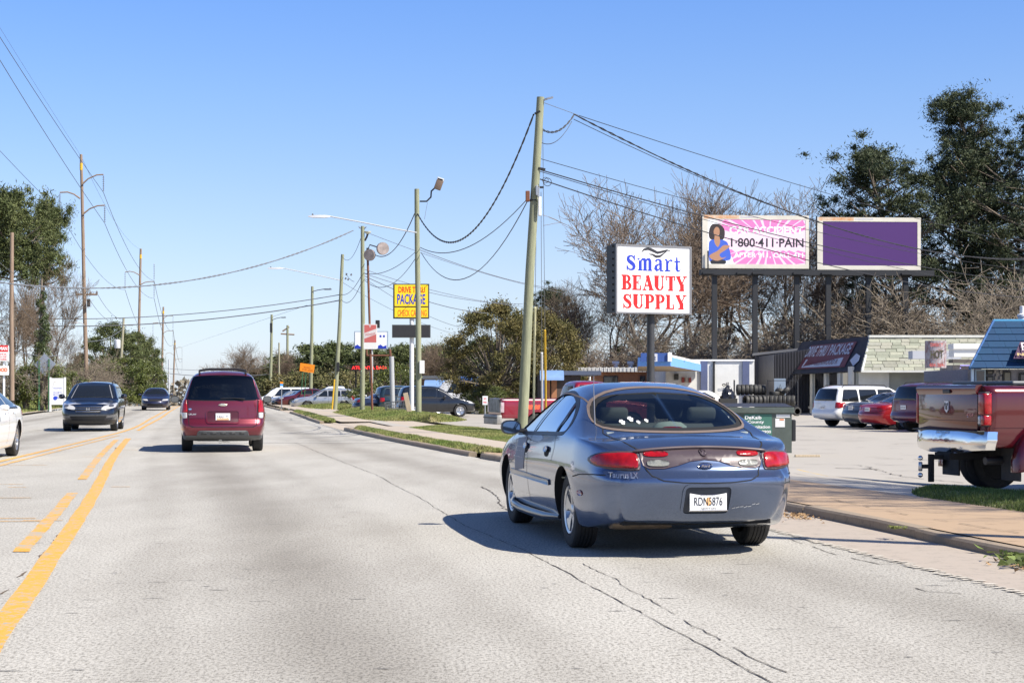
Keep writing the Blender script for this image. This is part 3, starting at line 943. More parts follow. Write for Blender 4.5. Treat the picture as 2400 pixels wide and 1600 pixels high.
class Car:
    def __init__(c, S, name, label, loc, rotz, pmat, cat='car', group=None, windows=None, nst=84, sub=4, holes=None, cabin=None, arches=True, under=True):
        c.root = thing(name, label, cat, loc, rotz, group)
        c.S = S; c.paint = pmat
        V, F_ = body_grid(S, nst, sub)
        c.shell = Shell(V, F_)
        o = raw_obj(V, F_, [pmat, MATTE, M('cabin_trim', (.10, .11, .115), .8)])
        if cabin:
            V2, F2 = body_grid(S, 40, 3, inset=cabin.get('inset', .05), x0=cabin['x0'], x1=cabin['x1'], zfloor=cabin.get('z', .42))
            k = raw_obj(V2, F2, [M('cabin_trim', (.10, .11, .115), .8)]); boolean(o, k)
        for view, poly in (holes or []):
            mb = MB(); n = len(poly)
            if view in ('left', 'right'):
                s = 1 if view == 'left' else -1
                mb.prism(poly, (0, .35*s, 0), (1, 0, 0), (0, 0, 1), (0, s, 0), 1.2)
            elif view == 'rear':
                mb.prism(poly, (cabin['x0']+cabin.get('rh', .3), 0, 0), (0, 1, 0), (0, 0, 1), (-1, 0, 0), 3)
            elif view == 'front':
                mb.prism(poly, (cabin['x1']-cabin.get('fh', .9), 0, 0), (0, 1, 0), (0, 0, 1), (1, 0, 0), 3)
            k = raw_obj(mb.v, mb.f, [BLACK]); boolean(o, k)
        if arches:
            for xa in (S['wx'][0], S['wx'][1]):
                mb = MB(); ra = S['wr']*1.14
                prof = [(ra*math.cos(R(a)), ra*1.02*math.sin(R(a))+S['wr']) for a in range(0, 360, 12)]
                mb.prism([(xa+p, q) for p, q in prof], (0, -2, 0), (1, 0, 0), (0, 0, 1), (0, 1, 0), 4)
                k = raw_obj(mb.v, mb.f, [MATTE]); boolean(o, k)
        o.name = 'body'; o.data.name = 'body'; o.parent = c.root
        autosmooth(o, 38); c.body = o
        if arches:
            u = MB().box(S['wx'][0]-.5, S['wx'][1]+.5, -S['W']/2+.28, S['W']/2-.28, S['z0']+.03, S['z0']+.30)
            u.build('underbody', MATTE, c.root)
            w = S.get('tw', .205); yy = S['W']/2-.025-w/2-S.get('win', .02)
            for xa in S['wx']:
                for sgn in (1, -1):
                    wheel(c.root, xa, yy*sgn, S['wr'], w, S.get('rim', 'alloy5'), sgn, S.get('rimr'))
    def decal(c, name, poly, view, mat, **k):
        return c.shell.decal(name, poly, view, mat, k.pop('parent', c.root), **k)
    def both(c, name, poly, mat, **k):
        c.decal(name, poly, 'left', mat, **k); c.decal(name, poly, 'right', mat, **k)
    def pair(c, name, poly, view, mat, **k):
        a = c.decal(name, poly, view, mat, **k); b = c.decal(name, mirror(poly), view, mat, **k)
        return a, b
    def lines(c, name, specs, w, mat=None, offs=.003, thick=0):
        for view, pts in specs:
            mb = MB(); c.shell.line(mb, pts, w, view, offs)
            o = mb.build(name, mat or MATTE, c.root)
        return o
    def mirrors(c, x, z, y, w=.2, h=.13, mat=None, glass_face=-1):
        for s in (1, -1):
            mb = MB(); mb.mi(0)
            vs = []; fs = []; n = 16; rings = [(0.0, .96), (.04, 1.0), (.09, .82), (.12, .45), (.128, .1)]
            for d, k in rings:
                for i in range(n):
                    a, b = ell(0, 0, w/2*k, h/2*k, n, 2.6)[i]
                    vs.append((x+d, s*(y+w/2)+a, z+b))
            for r_ in range(len(rings)-1):
                for i in range(n):
                    j = (i+1) % n; fs.append((r_*n+i, r_*n+j, (r_+1)*n+j, (r_+1)*n+i))
            fs.append(tuple((len(rings)-1)*n+i for i in range(n)))
            mb.add(vs, fs)
            mb.tube([(x+.05, s*(y-.06), z-h*.28), (x+.05, s*(y+.04), z-h*.2)], .022, 6)
            o = mb.build('wing_mirror', mat or c.paint, c.root, 50)
            g = MB().add([(x+.006, s*(y+w/2)+a, z+b) for a, b in ell(0, 0, w/2*.86, h/2*.82, 16, 2.6)], [tuple(range(16))])
            g.build('mirror_glass', MIRRORG, o)
            e = MB(); P_ = [(x-.001, s*(y+w/2)+a, z+b) for a, b in ell(0, 0, w/2*.93, h/2*.92, 16, 2.6)]
            e.tube(P_, .006, 5, closed=True); e.build('mirror_rim', BLACK, o)
    def plate(c, x, y, z, num, low='', up='', view='rear', w=.305, h=.152, tilt=0):
        s = -1 if view == 'rear' else 1
        mb = MB().bbox(x-.004, x+.004, y-w/2, y+w/2, z-h/2, z+h/2, .003)
        p = mb.build('number_plate', M('plate_white', (.80, .80, .80), .4), c.root)
        U = (0, s*1, 0) if view == 'front' else (0, -1, 0)
        sx = x+s*.006
        u0 = y+w/2 if view == 'rear' else y-w/2
        def put(t, a, b, ww, hh, m, bold=.0):
            yy = (y+w/2-a) if view == 'rear' else (y-w/2+a)
            return text(t, (sx, yy, z-h/2+b), (0, -1, 0) if view == 'rear' else (0, 1, 0), (0, 0, 1), ww, hh, m, p, bold=bold, depth=.001)
        put(num, w*.12, h*.27, w*.76, h*.44, INK, .0)
        if up: put(up, w*.27, h*.80, w*.46, h*.11, M('plate_blue', (.04, .05, .12), .5))
        if low: put(low, w*.30, h*.07, w*.40, h*.10, INK)
        return p
    def interior(c, seats, dash=None, wheel_pos=None, col=(.12, .12, .125)):
        sm = M('seat_cloth', col, .85)
        for (x, y, z, w) in seats:
            mb = MB()
            Mx = Matrix.Translation((x, y, z))
            mb.bbox(-.02, .5, -w/2, w/2, -.12, .06, .04, Mx)
            mb.bbox(-.10, .03, -w/2, w/2, 0, .56, .045, Mx @ Matrix.Rotation(R(-14), 4, 'Y'))
            mb.build('seat', sm, c.root, 60)
            hd = MB().bbox(-.06, .03, -.13, .13, .60, .79, .035, Mx @ Matrix.Rotation(R(-14), 4, 'Y'))
            if w < .8: hd.build('headrest', sm, c.root, 60)
            else:
                for dy in (-.4, .4):
                    h2 = MB().bbox(-.06, .03, -.13+dy, .13+dy, .58, .70, .035, Mx @ Matrix.Rotation(R(-14), 4, 'Y')); h2.build('headrest', sm, c.root, 60)
        if dash:
            x, z, w = dash
            MB().bbox(x-.22, x+.4, -w/2, w/2, z-.30, z, .05).build('dashboard', M('dash_vinyl', (.05, .05, .055), .6), c.root, 60)
        if wheel_pos:
            x, y, z = wheel_pos
            mb = MB(); Mx = Matrix.Translation((x, y, z)) @ Matrix.Rotation(R(-65), 4, 'Y')
            mb.tube([Mx @ Vector((.18*math.cos(t*math.pi/10), .18*math.sin(t*math.pi/10), 0)) for t in range(20)], .014, 6, closed=True)
            for a in (0, 2.2, 4.1): mb.tube([Mx @ Vector((0, 0, 0)), Mx @ Vector((.18*math.cos(a), .18*math.sin(a), 0))], .012, 5)
            mb.build('steering_wheel', BLACK, c.root, 50)
# ------------------------------------------------------------------ the blue sedan
TB = paint('paint_steel_blue', (.118, .158, .255), .8, .26, dirt=.05)
S = dict(xr=-2.50, xf=2.44, W=1.854, z0=.20, wx=(-1.378, 1.378), wr=.324, rimr=.205, tw=.205, rim='cover5', Hroof=1.425, wroof=.57, win=.04,
    top=[(-2.50, .86), (-2.40, .905), (-2.2, .952), (-1.98, .982), (-1.84, 1.008), (-1.5, 1.135), (-1.15, 1.272), (-.75, 1.382), (-.3, 1.425), (.1, 1.418), (.5, 1.32), (.85, 1.185), (1.2, 1.02), (1.45, .955), (1.9, .86), (2.25, .75), (2.44, .64)],
    belt=[(-2.50, .80), (-2.2, .90), (-1.8, .945), (-1.2, .95), (-.4, .935), (.6, .90), (1.2, .87), (1.8, .78), (2.2, .68), (2.44, .58)],
    plan=[(-2.50, .60), (-2.47, .67), (-2.42, .705), (-2.32, .785), (-2.1, .862), (-1.7, .915), (-.5, .927), (.8, .925), (1.6, .91), (2.0, .87), (2.25, .78), (2.38, .67), (2.44, .55)],
    bot=[(-2.50, .30), (-2.2, .26), (-1.8, .21), (1.8, .20), (2.44, .24)],
    crown=[(-2.5, .02), (-2.2, .03), (-1.9, .05), (-1.5, .075), (-1.1, .06), (-.3, .035), (.3, .05), (1.0, .07), (1.4, .05), (2.44, .04)],
    side=[(.085, .0), (.045, .12), (.012, .36), (.0, .60), (.018, .84)],
    rear_dx=[(.2, .16), (.30, .085), (.40, .022), (.52, -.035), (.60, -.062), (.645, -.058), (.672, -.02), (.705, .032), (.78, .05), (.84, .065), (.88, .045), (1.4, .05)], rfall=.42,
    front_dx=[(.2, 0), (.4, .05), (.6, 0), (.9, -.1)], ffall=.5, bulge_r=.12, bulge_f=.22)
rg_poly = [(.0, 1.372), (.22, 1.362), (.42, 1.325), (.575, 1.25), (.65, 1.155), (.662, 1.08), (.615, 1.03), (.46, 1.008), (.25, .998), (0, .995)]
rglass = rg_poly+[(-a, b) for a, b in rg_poly[-2:0:-1]]
rglass = srnd(rglass, 2)
dlo = srnd([(1.02, .93), (.86, 1.045), (.60, 1.185), (.30, 1.285), (.0, 1.32), (-.35, 1.315), (-.72, 1.255), (-1.0, 1.16), (-1.18, 1.05), (-1.20, .985), (-1.05, .965), (-.5, .955), (.2, .94), (.7, .93)], 3)
car = Car(S, 'sedan', 'steel blue sedan with oval rear window braking in the near right lane', (0, 0, 0), 0, TB, cabin=dict(x0=-1.72, x1=1.0, inset=.055, z=.55, rh=.75, fh=.45),
          holes=[('rear', rglass), ('left', dlo), ('right', dlo), ('front', srnd([(-.62, .97), (-.5, 1.22), (-.3, 1.31), (.3, 1.31), (.5, 1.22), (.62, .97)], 3))], nst=110, sub=5)
yaw = 10.3
hd = Vector((-math.sin(R(yaw)), math.cos(R(yaw)), 0))
car.root.location = Vector((1.33, 14.8, 0))+hd*1.378
car.root.rotation_euler = (0, 0, R(90+yaw))
rt = car.root
GL = glass_mat('car_glass', (.66, .72, .70), .8)
GLS = glass_mat('car_glass_side', (.30, .36, .38), 3.2)
car.decal('rear_window', rglass, 'rear', GL, offs=-.006, res=.035)
for v in ('left', 'right'):
    car.decal('front_door_window', srnd([(.98, .945), (.82, 1.055), (.60, 1.17), (.34, 1.262), (.10, 1.305), (.02, 1.29), (.10, 1.12), (.17, .955), (.5, .945)], 3), v, GLS, offs=-.008, res=.05)
    car.decal('rear_door_window', corner([(.08, 1.30), (-.35, 1.305), (-.70, 1.245), (-.84, .972), (.10, .957)], .03), v, GLS, offs=-.008, res=.05)
    car.decal('quarter_window', corner([(-.77, 1.235), (-.98, 1.155), (-1.16, 1.05), (-1.18, .99), (-.90, .975)], .03), v, GLS, offs=-.008, res=.05)
car.decal('windscreen', srnd([(-.64, .96), (-.52, 1.22), (-.3, 1.315), (.3, 1.315), (.52, 1.22), (.64, .96)], 3), 'front', GL, offs=-.006, res=.06)
# window seals and pillars
mb = MB()
for v in ('left', 'right'):
    car.shell.line(mb, dlo, .034, v, .003, .04, closed=True)
    car.shell.line(mb, [(.06, 1.31), (.13, 1.13), (.16, .95)], .055, v, .001, .04)
    car.shell.line(mb, [(-.73, 1.25), (-.84, 1.10), (-.88, .965)], .055, v, .001, .04)
    car.shell.line(mb, [(.93, .94), (.98, .945), (.82, 1.06)], .05, v, .002, .04)
mb.build('window_seal', BLACK, rt)
mb = MB(); car.shell.line(mb, rglass, .017, 'rear', .0035, .03, closed=True)
mb.build('rear_window_trim', M('weathered_trim', (.16, .12, .10), .7), rt)
mb = MB(); inner = [(a*.955, 1.19+(b-1.19)*.90) for a, b in rglass]
car.shell.line(mb, inner, .035, 'rear', -.003, .03, closed=True)
mb.build('window_frit', MATTE, rt)
# panel gaps
car.lines('panel_gap', [
    ('rear', [(-.615, 1.03), (-.645, .985), (-.555, .90), (-.50, .862)]), ('rear', [(.615, 1.03), (.645, .985), (.555, .90), (.50, .862)]),
    ('rear', [(.50, .862), (.49, .80), (.475, .73), (.44, .665), (.36, .63), (.2, .615), (0, .612), (-.2, .615), (-.36, .63), (-.44, .665), (-.475, .73), (-.49, .80), (-.50, .862)]),
    ('left', [(.17, .94), (.19, .6), (.17, .30)]), ('right', [(.17, .94), (.19, .6), (.17, .30)]),
    ('left', [(-.95, .96), (-1.0, .84), (-.93, .72)]), ('right', [(-.95, .96), (-1.0, .84), (-.93, .72)]),
    ('left', [(1.16, .90), (1.12, .6), (1.10, .28)]), ('right', [(1.16, .90), (1.12, .6), (1.10, .28)]),
    ('left', [(-1.78, .63), (-1.95, .655), (-2.2, .665), (-2.36, .665)]), ('right', [(-1.78, .63), (-1.95, .655), (-2.2, .665), (-2.36, .665)])], .009)
car.lines('roof_seam', [('top', [(-1.10, .60), (-.5, .60), (.3, .56)]), ('top', [(-1.10, -.60), (-.5, -.60), (.3, -.56)])], .014, mat=_mats['weathered_trim'])
# tail panel (dull plum-grey) with four lamps and two clear lenses
tailp = [(-.50, .868), (-.25, .885), (0, .89), (.25, .885), (.50, .868), (.505, .80), (.49, .745), (.44, .718), (.33, .72), (.22, .745), (.12, .778), (0, .79), (-.12, .778), (-.22, .745), (-.33, .72), (-.44, .718), (-.49, .745), (-.505, .80)]
tp = car.decal('tail_panel', tailp[::-1], 'rear', M('plum_plastic', (.075, .055, .062), .42, .1, coat=.15, var=.1, scale=3), offs=.006, thick=.01, res=.03)
sp = MB()
for i in range(-14, 15):
    pass
lip = []
for i in range(-16, 17):
    y = i/16*.56; q, n_ = car.shell.hit('rear', y, .882-.03*(y/.56)**2); lip.append((q.x-.018, y, q.z+.006))
sp.tube(lip, [.004]+[.014]*31+[.004], 8)
sp.build('boot_lip', M('plum_plastic', (.1, .1, .1)), rt, 60)
for s in (1, -1):
    out = [(.545*s, .838), (.66*s, .842), (.76*s, .833), (.82*s, .808), (.835*s, .775), (.80*s, .742), (.70*s, .725), (.56*s, .722), (.528*s, .735), (.525*s, .80)]
    if s < 0: out = out[::-1]
    hsg = car.decal('lamp_housing', srnd([(a*1.0+(a-.68*s)*.10, .783+(b-.783)*1.28) for a, b in out], 2), 'rear', M('plum_plastic', (.1, .1, .1)), offs=.004, thick=.01)
    car.decal('tail_light', srnd(out, 3), 'rear', REDL, offs=.011, thick=.012, res=.03, bulge=.008)
    inn = ell(.38*s, .830, .095, .021, 20, 2.8); 
    if s < 0: inn = inn[::-1]
    car.decal('tail_light', inn, 'rear', REDL, offs=.013, thick=.01, bulge=.006)
    inn = ell(.372*s, .763, .085, .024, 20, 3.2)
    car.decal('reversing_light', inn, 'rear', M('lens_frost', (.24, .24, .215), .25, coat=1, var=.2, scale=60), offs=.013, thick=.01, bulge=.005)
mb = MB(); Mx = None
q, n_ = car.shell.hit('rear', 0, .84)
car.decal('lock', ell(0, .838, .028, .024), 'rear', M('plum_plastic', (.1, .1, .1)), offs=.014, thick=.012, bulge=.006)
bd = car.decal('badge', ell(0, .742, .062, .026), 'rear', CHROME, offs=.010, thick=.008)
q, n_ = car.shell.hit('rear', 0, .742)
car.decal('badge_field', ell(0, .742, .052, .020), 'rear', M('badge_blue', (.015, .03, .10), .2, coat=1), offs=.013)
text('Ford', (q.x-.0175, .036, .733), (0, -1, 0), (0, 0, 1), .072, .02, CHROME, rt, shear=.3, bold=.01)
def wrap_text(s, y0, z0, w, h, mat, bold=0, shear=0, offs=.004, nm='badge_lettering'):
    o = text(s, (0, 0, 0), (1, 0, 0), (0, 1, 0), w, h, mat, rt, nm, bold=bold, shear=shear, depth=0)
    for v in o.data.vertices:
        q, n_ = car.shell.hit('rear', y0-v.co.x, z0+v.co.y); v.co = q+n_*offs
    return o
wrap_text('Taurus LX', .745, .645, .205, .042, M('badge_silver', (.75, .76, .78), .25, .9), bold=.02, shear=.35, offs=.007)
# bumper plate recess + plate
q, n_ = car.shell.hit('rear', 0, .47)
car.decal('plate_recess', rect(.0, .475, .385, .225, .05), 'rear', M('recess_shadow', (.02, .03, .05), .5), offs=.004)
car.lines('recess_rim', [('rear', rect(.0, .475, .395, .235, .05)+[rect(.0, .475, .395, .235, .05)[0]])], .022, mat=TB, offs=.010)
px_ = q.x-.022
pl = car.plate(px_, .0, .468, 'RDN5876', 'NEWTON', 'GEORGIA')
MB().bbox(px_-.008, px_-.002, -.158, .158, .388, .398, .002).build('plate_frame', CHROME, pl)
peach = MB().add([(px_-.0055, a, b) for a, b in ell(0, .465, .022, .035, 14)], [tuple(range(14))]); peach.build('peach_print', M('peach', (.85, .50, .22), .5), pl)
# side trim, handles, markers, sill
for v, s in (('left', 1), ('right', -1)):
    car.decal('door_moulding', corner([(1.05, .525), (1.05, .575), (-.86, .555), (-.86, .505)], .02), v, M('moulding_blue', (.06, .09, .15), .35, .3, coat=.5), offs=.014, thick=.02, res=.08)
    for x in (.30, -.70):
        car.decal('handle_recess', ell(x, .80, .10, .048, 20, 2.4), v, MATTE, offs=.003)
        car.decal('door_handle', ell(x, .818, .088, .026, 20, 2.4), v, TB, offs=.02, thick=.012, bulge=.008)
    car.decal('side_marker', ell(-1.93, .50, .052, .024), v, M('marker_red', (.20, .012, .012), .2, coat=1), offs=.008, thick=.008)
    mb = MB(); mb.tube([(-1.02, s*.86, .235), (-.6, s*.90, .215), (0, s*.905, .205), (.6, s*.905, .205), (1.0, s*.90, .225), (1.12, s*.87, .26)], [.02, .035, .04, .04, .035, .02], 8)
    mb.build('sill', M('sill_dark', (.03, .035, .045), .35, coat=.5), rt, 60)
car.decal('faded_film', corner([(.80, .565), (.80, .88), (.35, .90), (.33, .60)], .02), 'left', M('film_blue', (.10, .12, .19), .45, .2), offs=.0035, res=.06)
for k, zz in enumerate((.80, .76, .70)):
    q, _ = car.shell.hit('left', .58, zz)
    text(('SERVICE', 'CALL TODAY', 'OPEN 24')[k] if False else ('-----', '-- -- --', '- ---- -')[k], (.74, q.y+.006, zz), (-1, 0, 0), (0, 0, 1), .30, .006, M('film_print', (.35, .38, .45), .5), rt, 'lettering', bold=.02)
# wing mirrors, aerial, exhaust, scratches
car.mirrors(.70, .985, .88, .20, .14, BLACK)
mb = MB(); mb.tube([(-1.52, .66, 1.05), (-1.30, .62, 1.36), (-1.22, .60, 1.47)], [.0055, .0035, .0025], 5)
mb.lathe([(.022, -.012), (.02, .004), (.008, .02)], 10, 'z', (-1.53, .665, 1.025))
mb.build('aerial', M('steel', (.45, .45, .46), .3, .9), rt, 60)
mb = MB(); mb.mi(0)
mb.lathe([(.05, -.46), (.105, -.45), (.12, -.40), (.12, .0), (.105, .05), (.05, .06)], 20, 'y', (-2.12, .62, .275), Matrix.Scale(.62, 4, (0, 0, 1), ) if False else None)
mu = mb.build('silencer', M('rusty_steel', (.16, .125, .09), .6, .5, var=.4, scale=12), rt, 50)
for v in mu.data.vertices: v.co.z = .275+(v.co.z-.275)*.55
MB().box(-2.35, -1.0, -.62, .62, .26, .36).build('rear_subframe', MATTE, rt)
mb = MB()
rnd = random.Random(3)
for i in range(7):
    y = -.22-i*.035; z = .405+rnd.uniform(-.006, .012)+i*.003
    car.shell.line(mb, [(y, z), (y-.028, z+rnd.uniform(0, .014))], .006, 'rear', .003, .02)
mb.build('scratch', M('scratch_grey', (.55, .56, .58), .6), rt)
# interior
car.interior([(.02, .37, .50, .52), (.02, -.37, .50, .52), (-.95, 0, .52, 1.25)], dash=(.95, .90, 1.3), wheel_pos=(.68, .37, .86), col=(.07, .075, .075))
MB().bbox(-1.78, -1.18, -.62, .62, .965, .995, .01).build('parcel_shelf', M('shelf_grey', (.26, .30, .29), .8), rt)
mb = MB(); mb.lathe([(.0, .0), (.16, .0), (.15, .04), (.10, .075), (.0, .085)], 24, 'z', (-1.45, -.02, .995))
o = mb.build('stop_light_pod', M('shelf_grey', (.3, .3, .3)), rt, 60)
for v in o.data.vertices: v.co.x = -1.45+(v.co.x+1.45)*.5
MB().add([(-1.535, -.02+a, 1.022+b) for a, b in ell(0, 0, .09, .014, 18, 2.6)], [tuple(range(18))]).build('stop_lens', REDL, o)
mb = MB(); mb.bbox(.25, .33, -.14, .14, 1.27, 1.31, .015); mb.build('inside_mirror', BLACK, rt)
MB().bbox(-1.22, -1.18, .30, .36, .99, 1.04, .01).build('belt_anchor', BLACK, rt)
# paw stickers on the rear glass
def paw(y, z, s, tilt=0):
    for (dx, dy, a, b) in ((0, -.012, .020, .014), (-.022, .004, .008, .009), (-.009, .015, .008, .010), (.008, .016, .008, .010), (.022, .004, .008, .009)):
        o = car.decal('paw_sticker', ell(y-dx*s, z+dy*s, a*s, b*s, 10), 'rear', WHITE, offs=.0015, res=.05)
for (y, z, s) in ((.435, 1.075, .8), (.352, 1.10, .8), (.30, 1.075, .55), (.225, 1.088, .55)): paw(y, z, s)

# flat things on the rear shelf: plush bag
mb = MB(); mb.bbox(-1.62, -1.42, .36, .56, .995, 1.03, .015); mb.build('cloth', M('cloth_dark', (.05, .05, .05), .9), rt)
# ------------------------------------------------------------------ other vehicles
GLD = M('tinted_glass', (.010, .012, .014), .04, spec=.8)
def heading(c, deg_left, loc):
    c.root.location = loc; c.root.rotation_euler = (0, 0, R(90+deg_left))
def sedan_spec(L=4.7, W=1.8, H=1.44, r=.32, wb=2.7, ro=1.0, fast=.0, rim='alloy5'):
    xr = -wb/2-ro; xf = xr+L; k = H/1.44
    return dict(xr=xr, xf=xf, W=W, z0=.2, wx=(-wb/2, wb/2), wr=r, tw=.2, rim=rim, Hroof=H, wroof=W/2-.33,
        top=[(xr, .93*k), (xr+.1, 1.0*k), (xr+.35, 1.045*k), (xr+.75, 1.07*k), (xr+1.15+fast, 1.23*k), (xr+1.6+fast, 1.39*k), (xr+2.1, H), (xr+2.6, H-.01), (xr+3.0, 1.32*k), (xf-1.25, .99*k), (xf-.8, .90*k), (xf-.25, .78*k), (xf, .64*k)],
        belt=[(xr, .88*k), (xr+.8, .99*k), (xf-1.4, .92*k), (xf-.4, .74*k), (xf, .58*k)],
        plan=[(xr, W/2-.24), (xr+.06, W/2-.13), (xr+.25, W/2-.05), (xr+.8, W/2), (xf-1.0, W/2), (xf-.4, W/2-.07), (xf-.12, W/2-.19), (xf, W/2-.33)],
        bot=[(xr, .28), (xr+.5, .2), (xf-.5, .19), (xf, .22)], crown=[(xr, .03), (xr+1.2, .06), (xr+2, .04), (xf-1.4, .06), (xf, .05)],
        rear_dx=[(.2, .1), (.32, .02), (.45, -.03), (.6, -.02), (.7, .03), (1.0, .06), (1.5, .06)], front_dx=[(.2, -.05), (.4, .03), (.6, .02), (.9, -.05)], bulge_r=.12, bulge_f=.2, rfall=.5)
def wagon_spec(L=4.6, W=1.82, H=1.68, r=.34, wb=2.65, ro=.9, slope=.30, hood=1.0, belt=.98, tumb=.22, rim='alloy5', z0=.24, ws=1.35):
    xr = -wb/2-ro; xf = xr+L
    return dict(xr=xr, xf=xf, W=W, z0=z0, wx=(-wb/2, wb/2), wr=r, tw=.22, rim=rim, Hroof=H, wroof=W/2-tumb,
        top=[(xr, H-.09), (xr+.12, H-.05), (xr+.5, H-.01), (xr+1.3, H), (xf-ws-1.0, H-.03), (xf-ws-.55, H-.20), (xf-ws+.12, hood+.04), (xf-.7, hood-.05), (xf-.2, hood-.14), (xf, hood-.25)],
        belt=[(xr, belt+.02), (xf-ws-.4, belt-.03), (xf-ws+.3, hood-.06), (xf-.3, hood-.20), (xf, hood-.32)],
        plan=[(xr, W/2-.13), (xr+.05, W/2-.07), (xr+.2, W/2-.03), (xr+.7, W/2), (xf-.9, W/2), (xf-.35, W/2-.06), (xf-.1, W/2-.15), (xf, W/2-.26)],
        bot=[(xr, z0+.08), (xr+.4, z0), (xf-.5, z0), (xf, z0+.04)], crown=[(xr, .05), (xr+2, .05), (xf-ws, .06), (xf, .05)],
        rear_dx=[(z0, .08), (z0+.12, .0), (.5, -.05), (.62, -.03), (.72, .03), (belt, .06), (H, slope)], front_dx=[(.2, -.08), (.4, .02), (.65, .02), (1.0, -.06)], bulge_r=.10, bulge_f=.16, rfall=.85)

def std_side_glass(c, z0, z1, xa, xb, slope_f, slope_r, splits, mat=GLD, r=.05, seal=.03):
    """windows between xa (rear) and xb (front); splits = x of the pillars"""
    edges = [xa]+splits+[xb]
    for v in ('left', 'right'):
        for i in range(len(edges)-1):
            a, b = edges[i]+(.03 if i else 0), edges[i+1]-(.03 if i < len(edges)-2 else 0)
            ta = a+(slope_r if i == 0 else 0.02); tb = b-(slope_f if i == len(edges)-2 else 0.0)
            if tb < ta: tb = ta+.02
            c.decal('side_window', corner([(a, z0), (b, z0), (tb, z1), (ta, z1)], r), v, mat, offs=.003, thick=.004, res=.08)
        mb = MB(); c.shell.line(mb, [(xa-.02, z0-.015), (xb+.02, z0-.015)], seal, v, .004, .08); mb.build('window_seal', BLACK, c.root)
def gaps(c, xs, z0, z1, w=.010):
    c.lines('door_gap', [(v, [(x, z0), (x, z1)]) for v in ('left', 'right') for x in xs], w)
def handles(c, xs, z, mat=None):
    for v in ('left', 'right'):
        for x in xs: c.decal('door_handle', ell(x, z, .09, .018, 14), v, mat or c.paint, offs=.02, thick=.02)

def sedan(label, loc, yaw, pm, L=4.7, W=1.8, H=1.44, r=.32, wb=2.7, ro=1.0, rim='alloy5', lit=None, group=None, name='sedan', lampw=.30, plate='RTB 4102', nst=60, pl=True):
    S = sedan_spec(L, W, H, r, wb, ro, rim=rim); k = H/1.44
    c = Car(S, name, label, (0, 0, 0), 0, pm, nst=nst, sub=3, group=group)
    heading(c, yaw, loc); xr, xf = S['xr'], S['xf']
    std_side_glass(c, .985*k, 1.32*k, xr+1.0, xf-1.62, .62, .52, [xr+2.1])
    c.decal('rear_window', srnd([(-.60, 1.09*k), (-.48, 1.34*k), (0, 1.36*k), (.48, 1.34*k), (.60, 1.09*k), (0, 1.08*k)][::-1], 4), 'rear', GLD, offs=.004, thick=.004, res=.08)
    c.decal('windscreen', srnd([(-.64, 1.0*k), (-.50, 1.33*k), (0, 1.355*k), (.50, 1.33*k), (.64, 1.0*k), (0, .99*k)], 4), 'front', GLD, offs=.004, thick=.004, res=.08)
    for s in (1, -1):
        q = corner([(s*(W/2-.12-lampw), .78*k), (s*(W/2-.10), .76*k), (s*(W/2-.10), .93*k), (s*(W/2-.14-lampw), .91*k)], .04)
        c.decal('tail_light', q if s < 0 else q[::-1], 'rear', REDL, offs=.008, thick=.01)
        c.decal('tail_light_side', corner([(xr+.10, .79*k), (xr+.36, .82*k), (xr+.34, .93*k), (xr+.10, .95*k)], .03), 'left' if s > 0 else 'right', REDL, offs=.008, thick=.008)
        q = corner([(s*.42, .60*k), (s*(W/2-.12), .62*k), (s*(W/2-.10), .73*k), (s*.50, .71*k)], .03)
        c.decal('headlight', q if s > 0 else q[::-1], 'front', LIGHTG, offs=.008, thick=.01)
    c.decal('grille', corner([(-.34, .58*k), (.34, .58*k), (.38, .70*k), (-.38, .70*k)], .03), 'front', MATTE, offs=.005)
    c.decal('lower_grille', corner([(-.5, .30), (.5, .30), (.46, .42), (-.46, .42)], .03), 'front', MATTE, offs=.005)
    gaps(c, [xr+1.35, xr+2.12, xf-1.5], .3, .97*k)
    handles(c, [xr+1.55, xr+2.45], .88*k)
    c.lines('bumper_gap', [('rear', [(-W/2+.1, .66*k), (0, .66*k), (W/2-.1, .66*k)])], .012)
    c.mirrors(xf-1.72, .99*k, W/2+.0, .19, .12)
    if pl:
        q, _ = c.shell.hit('rear', 0, .78*k); c.plate(q.x-.02, 0, .80*k if lit is None else .8*k, plate)
    return c
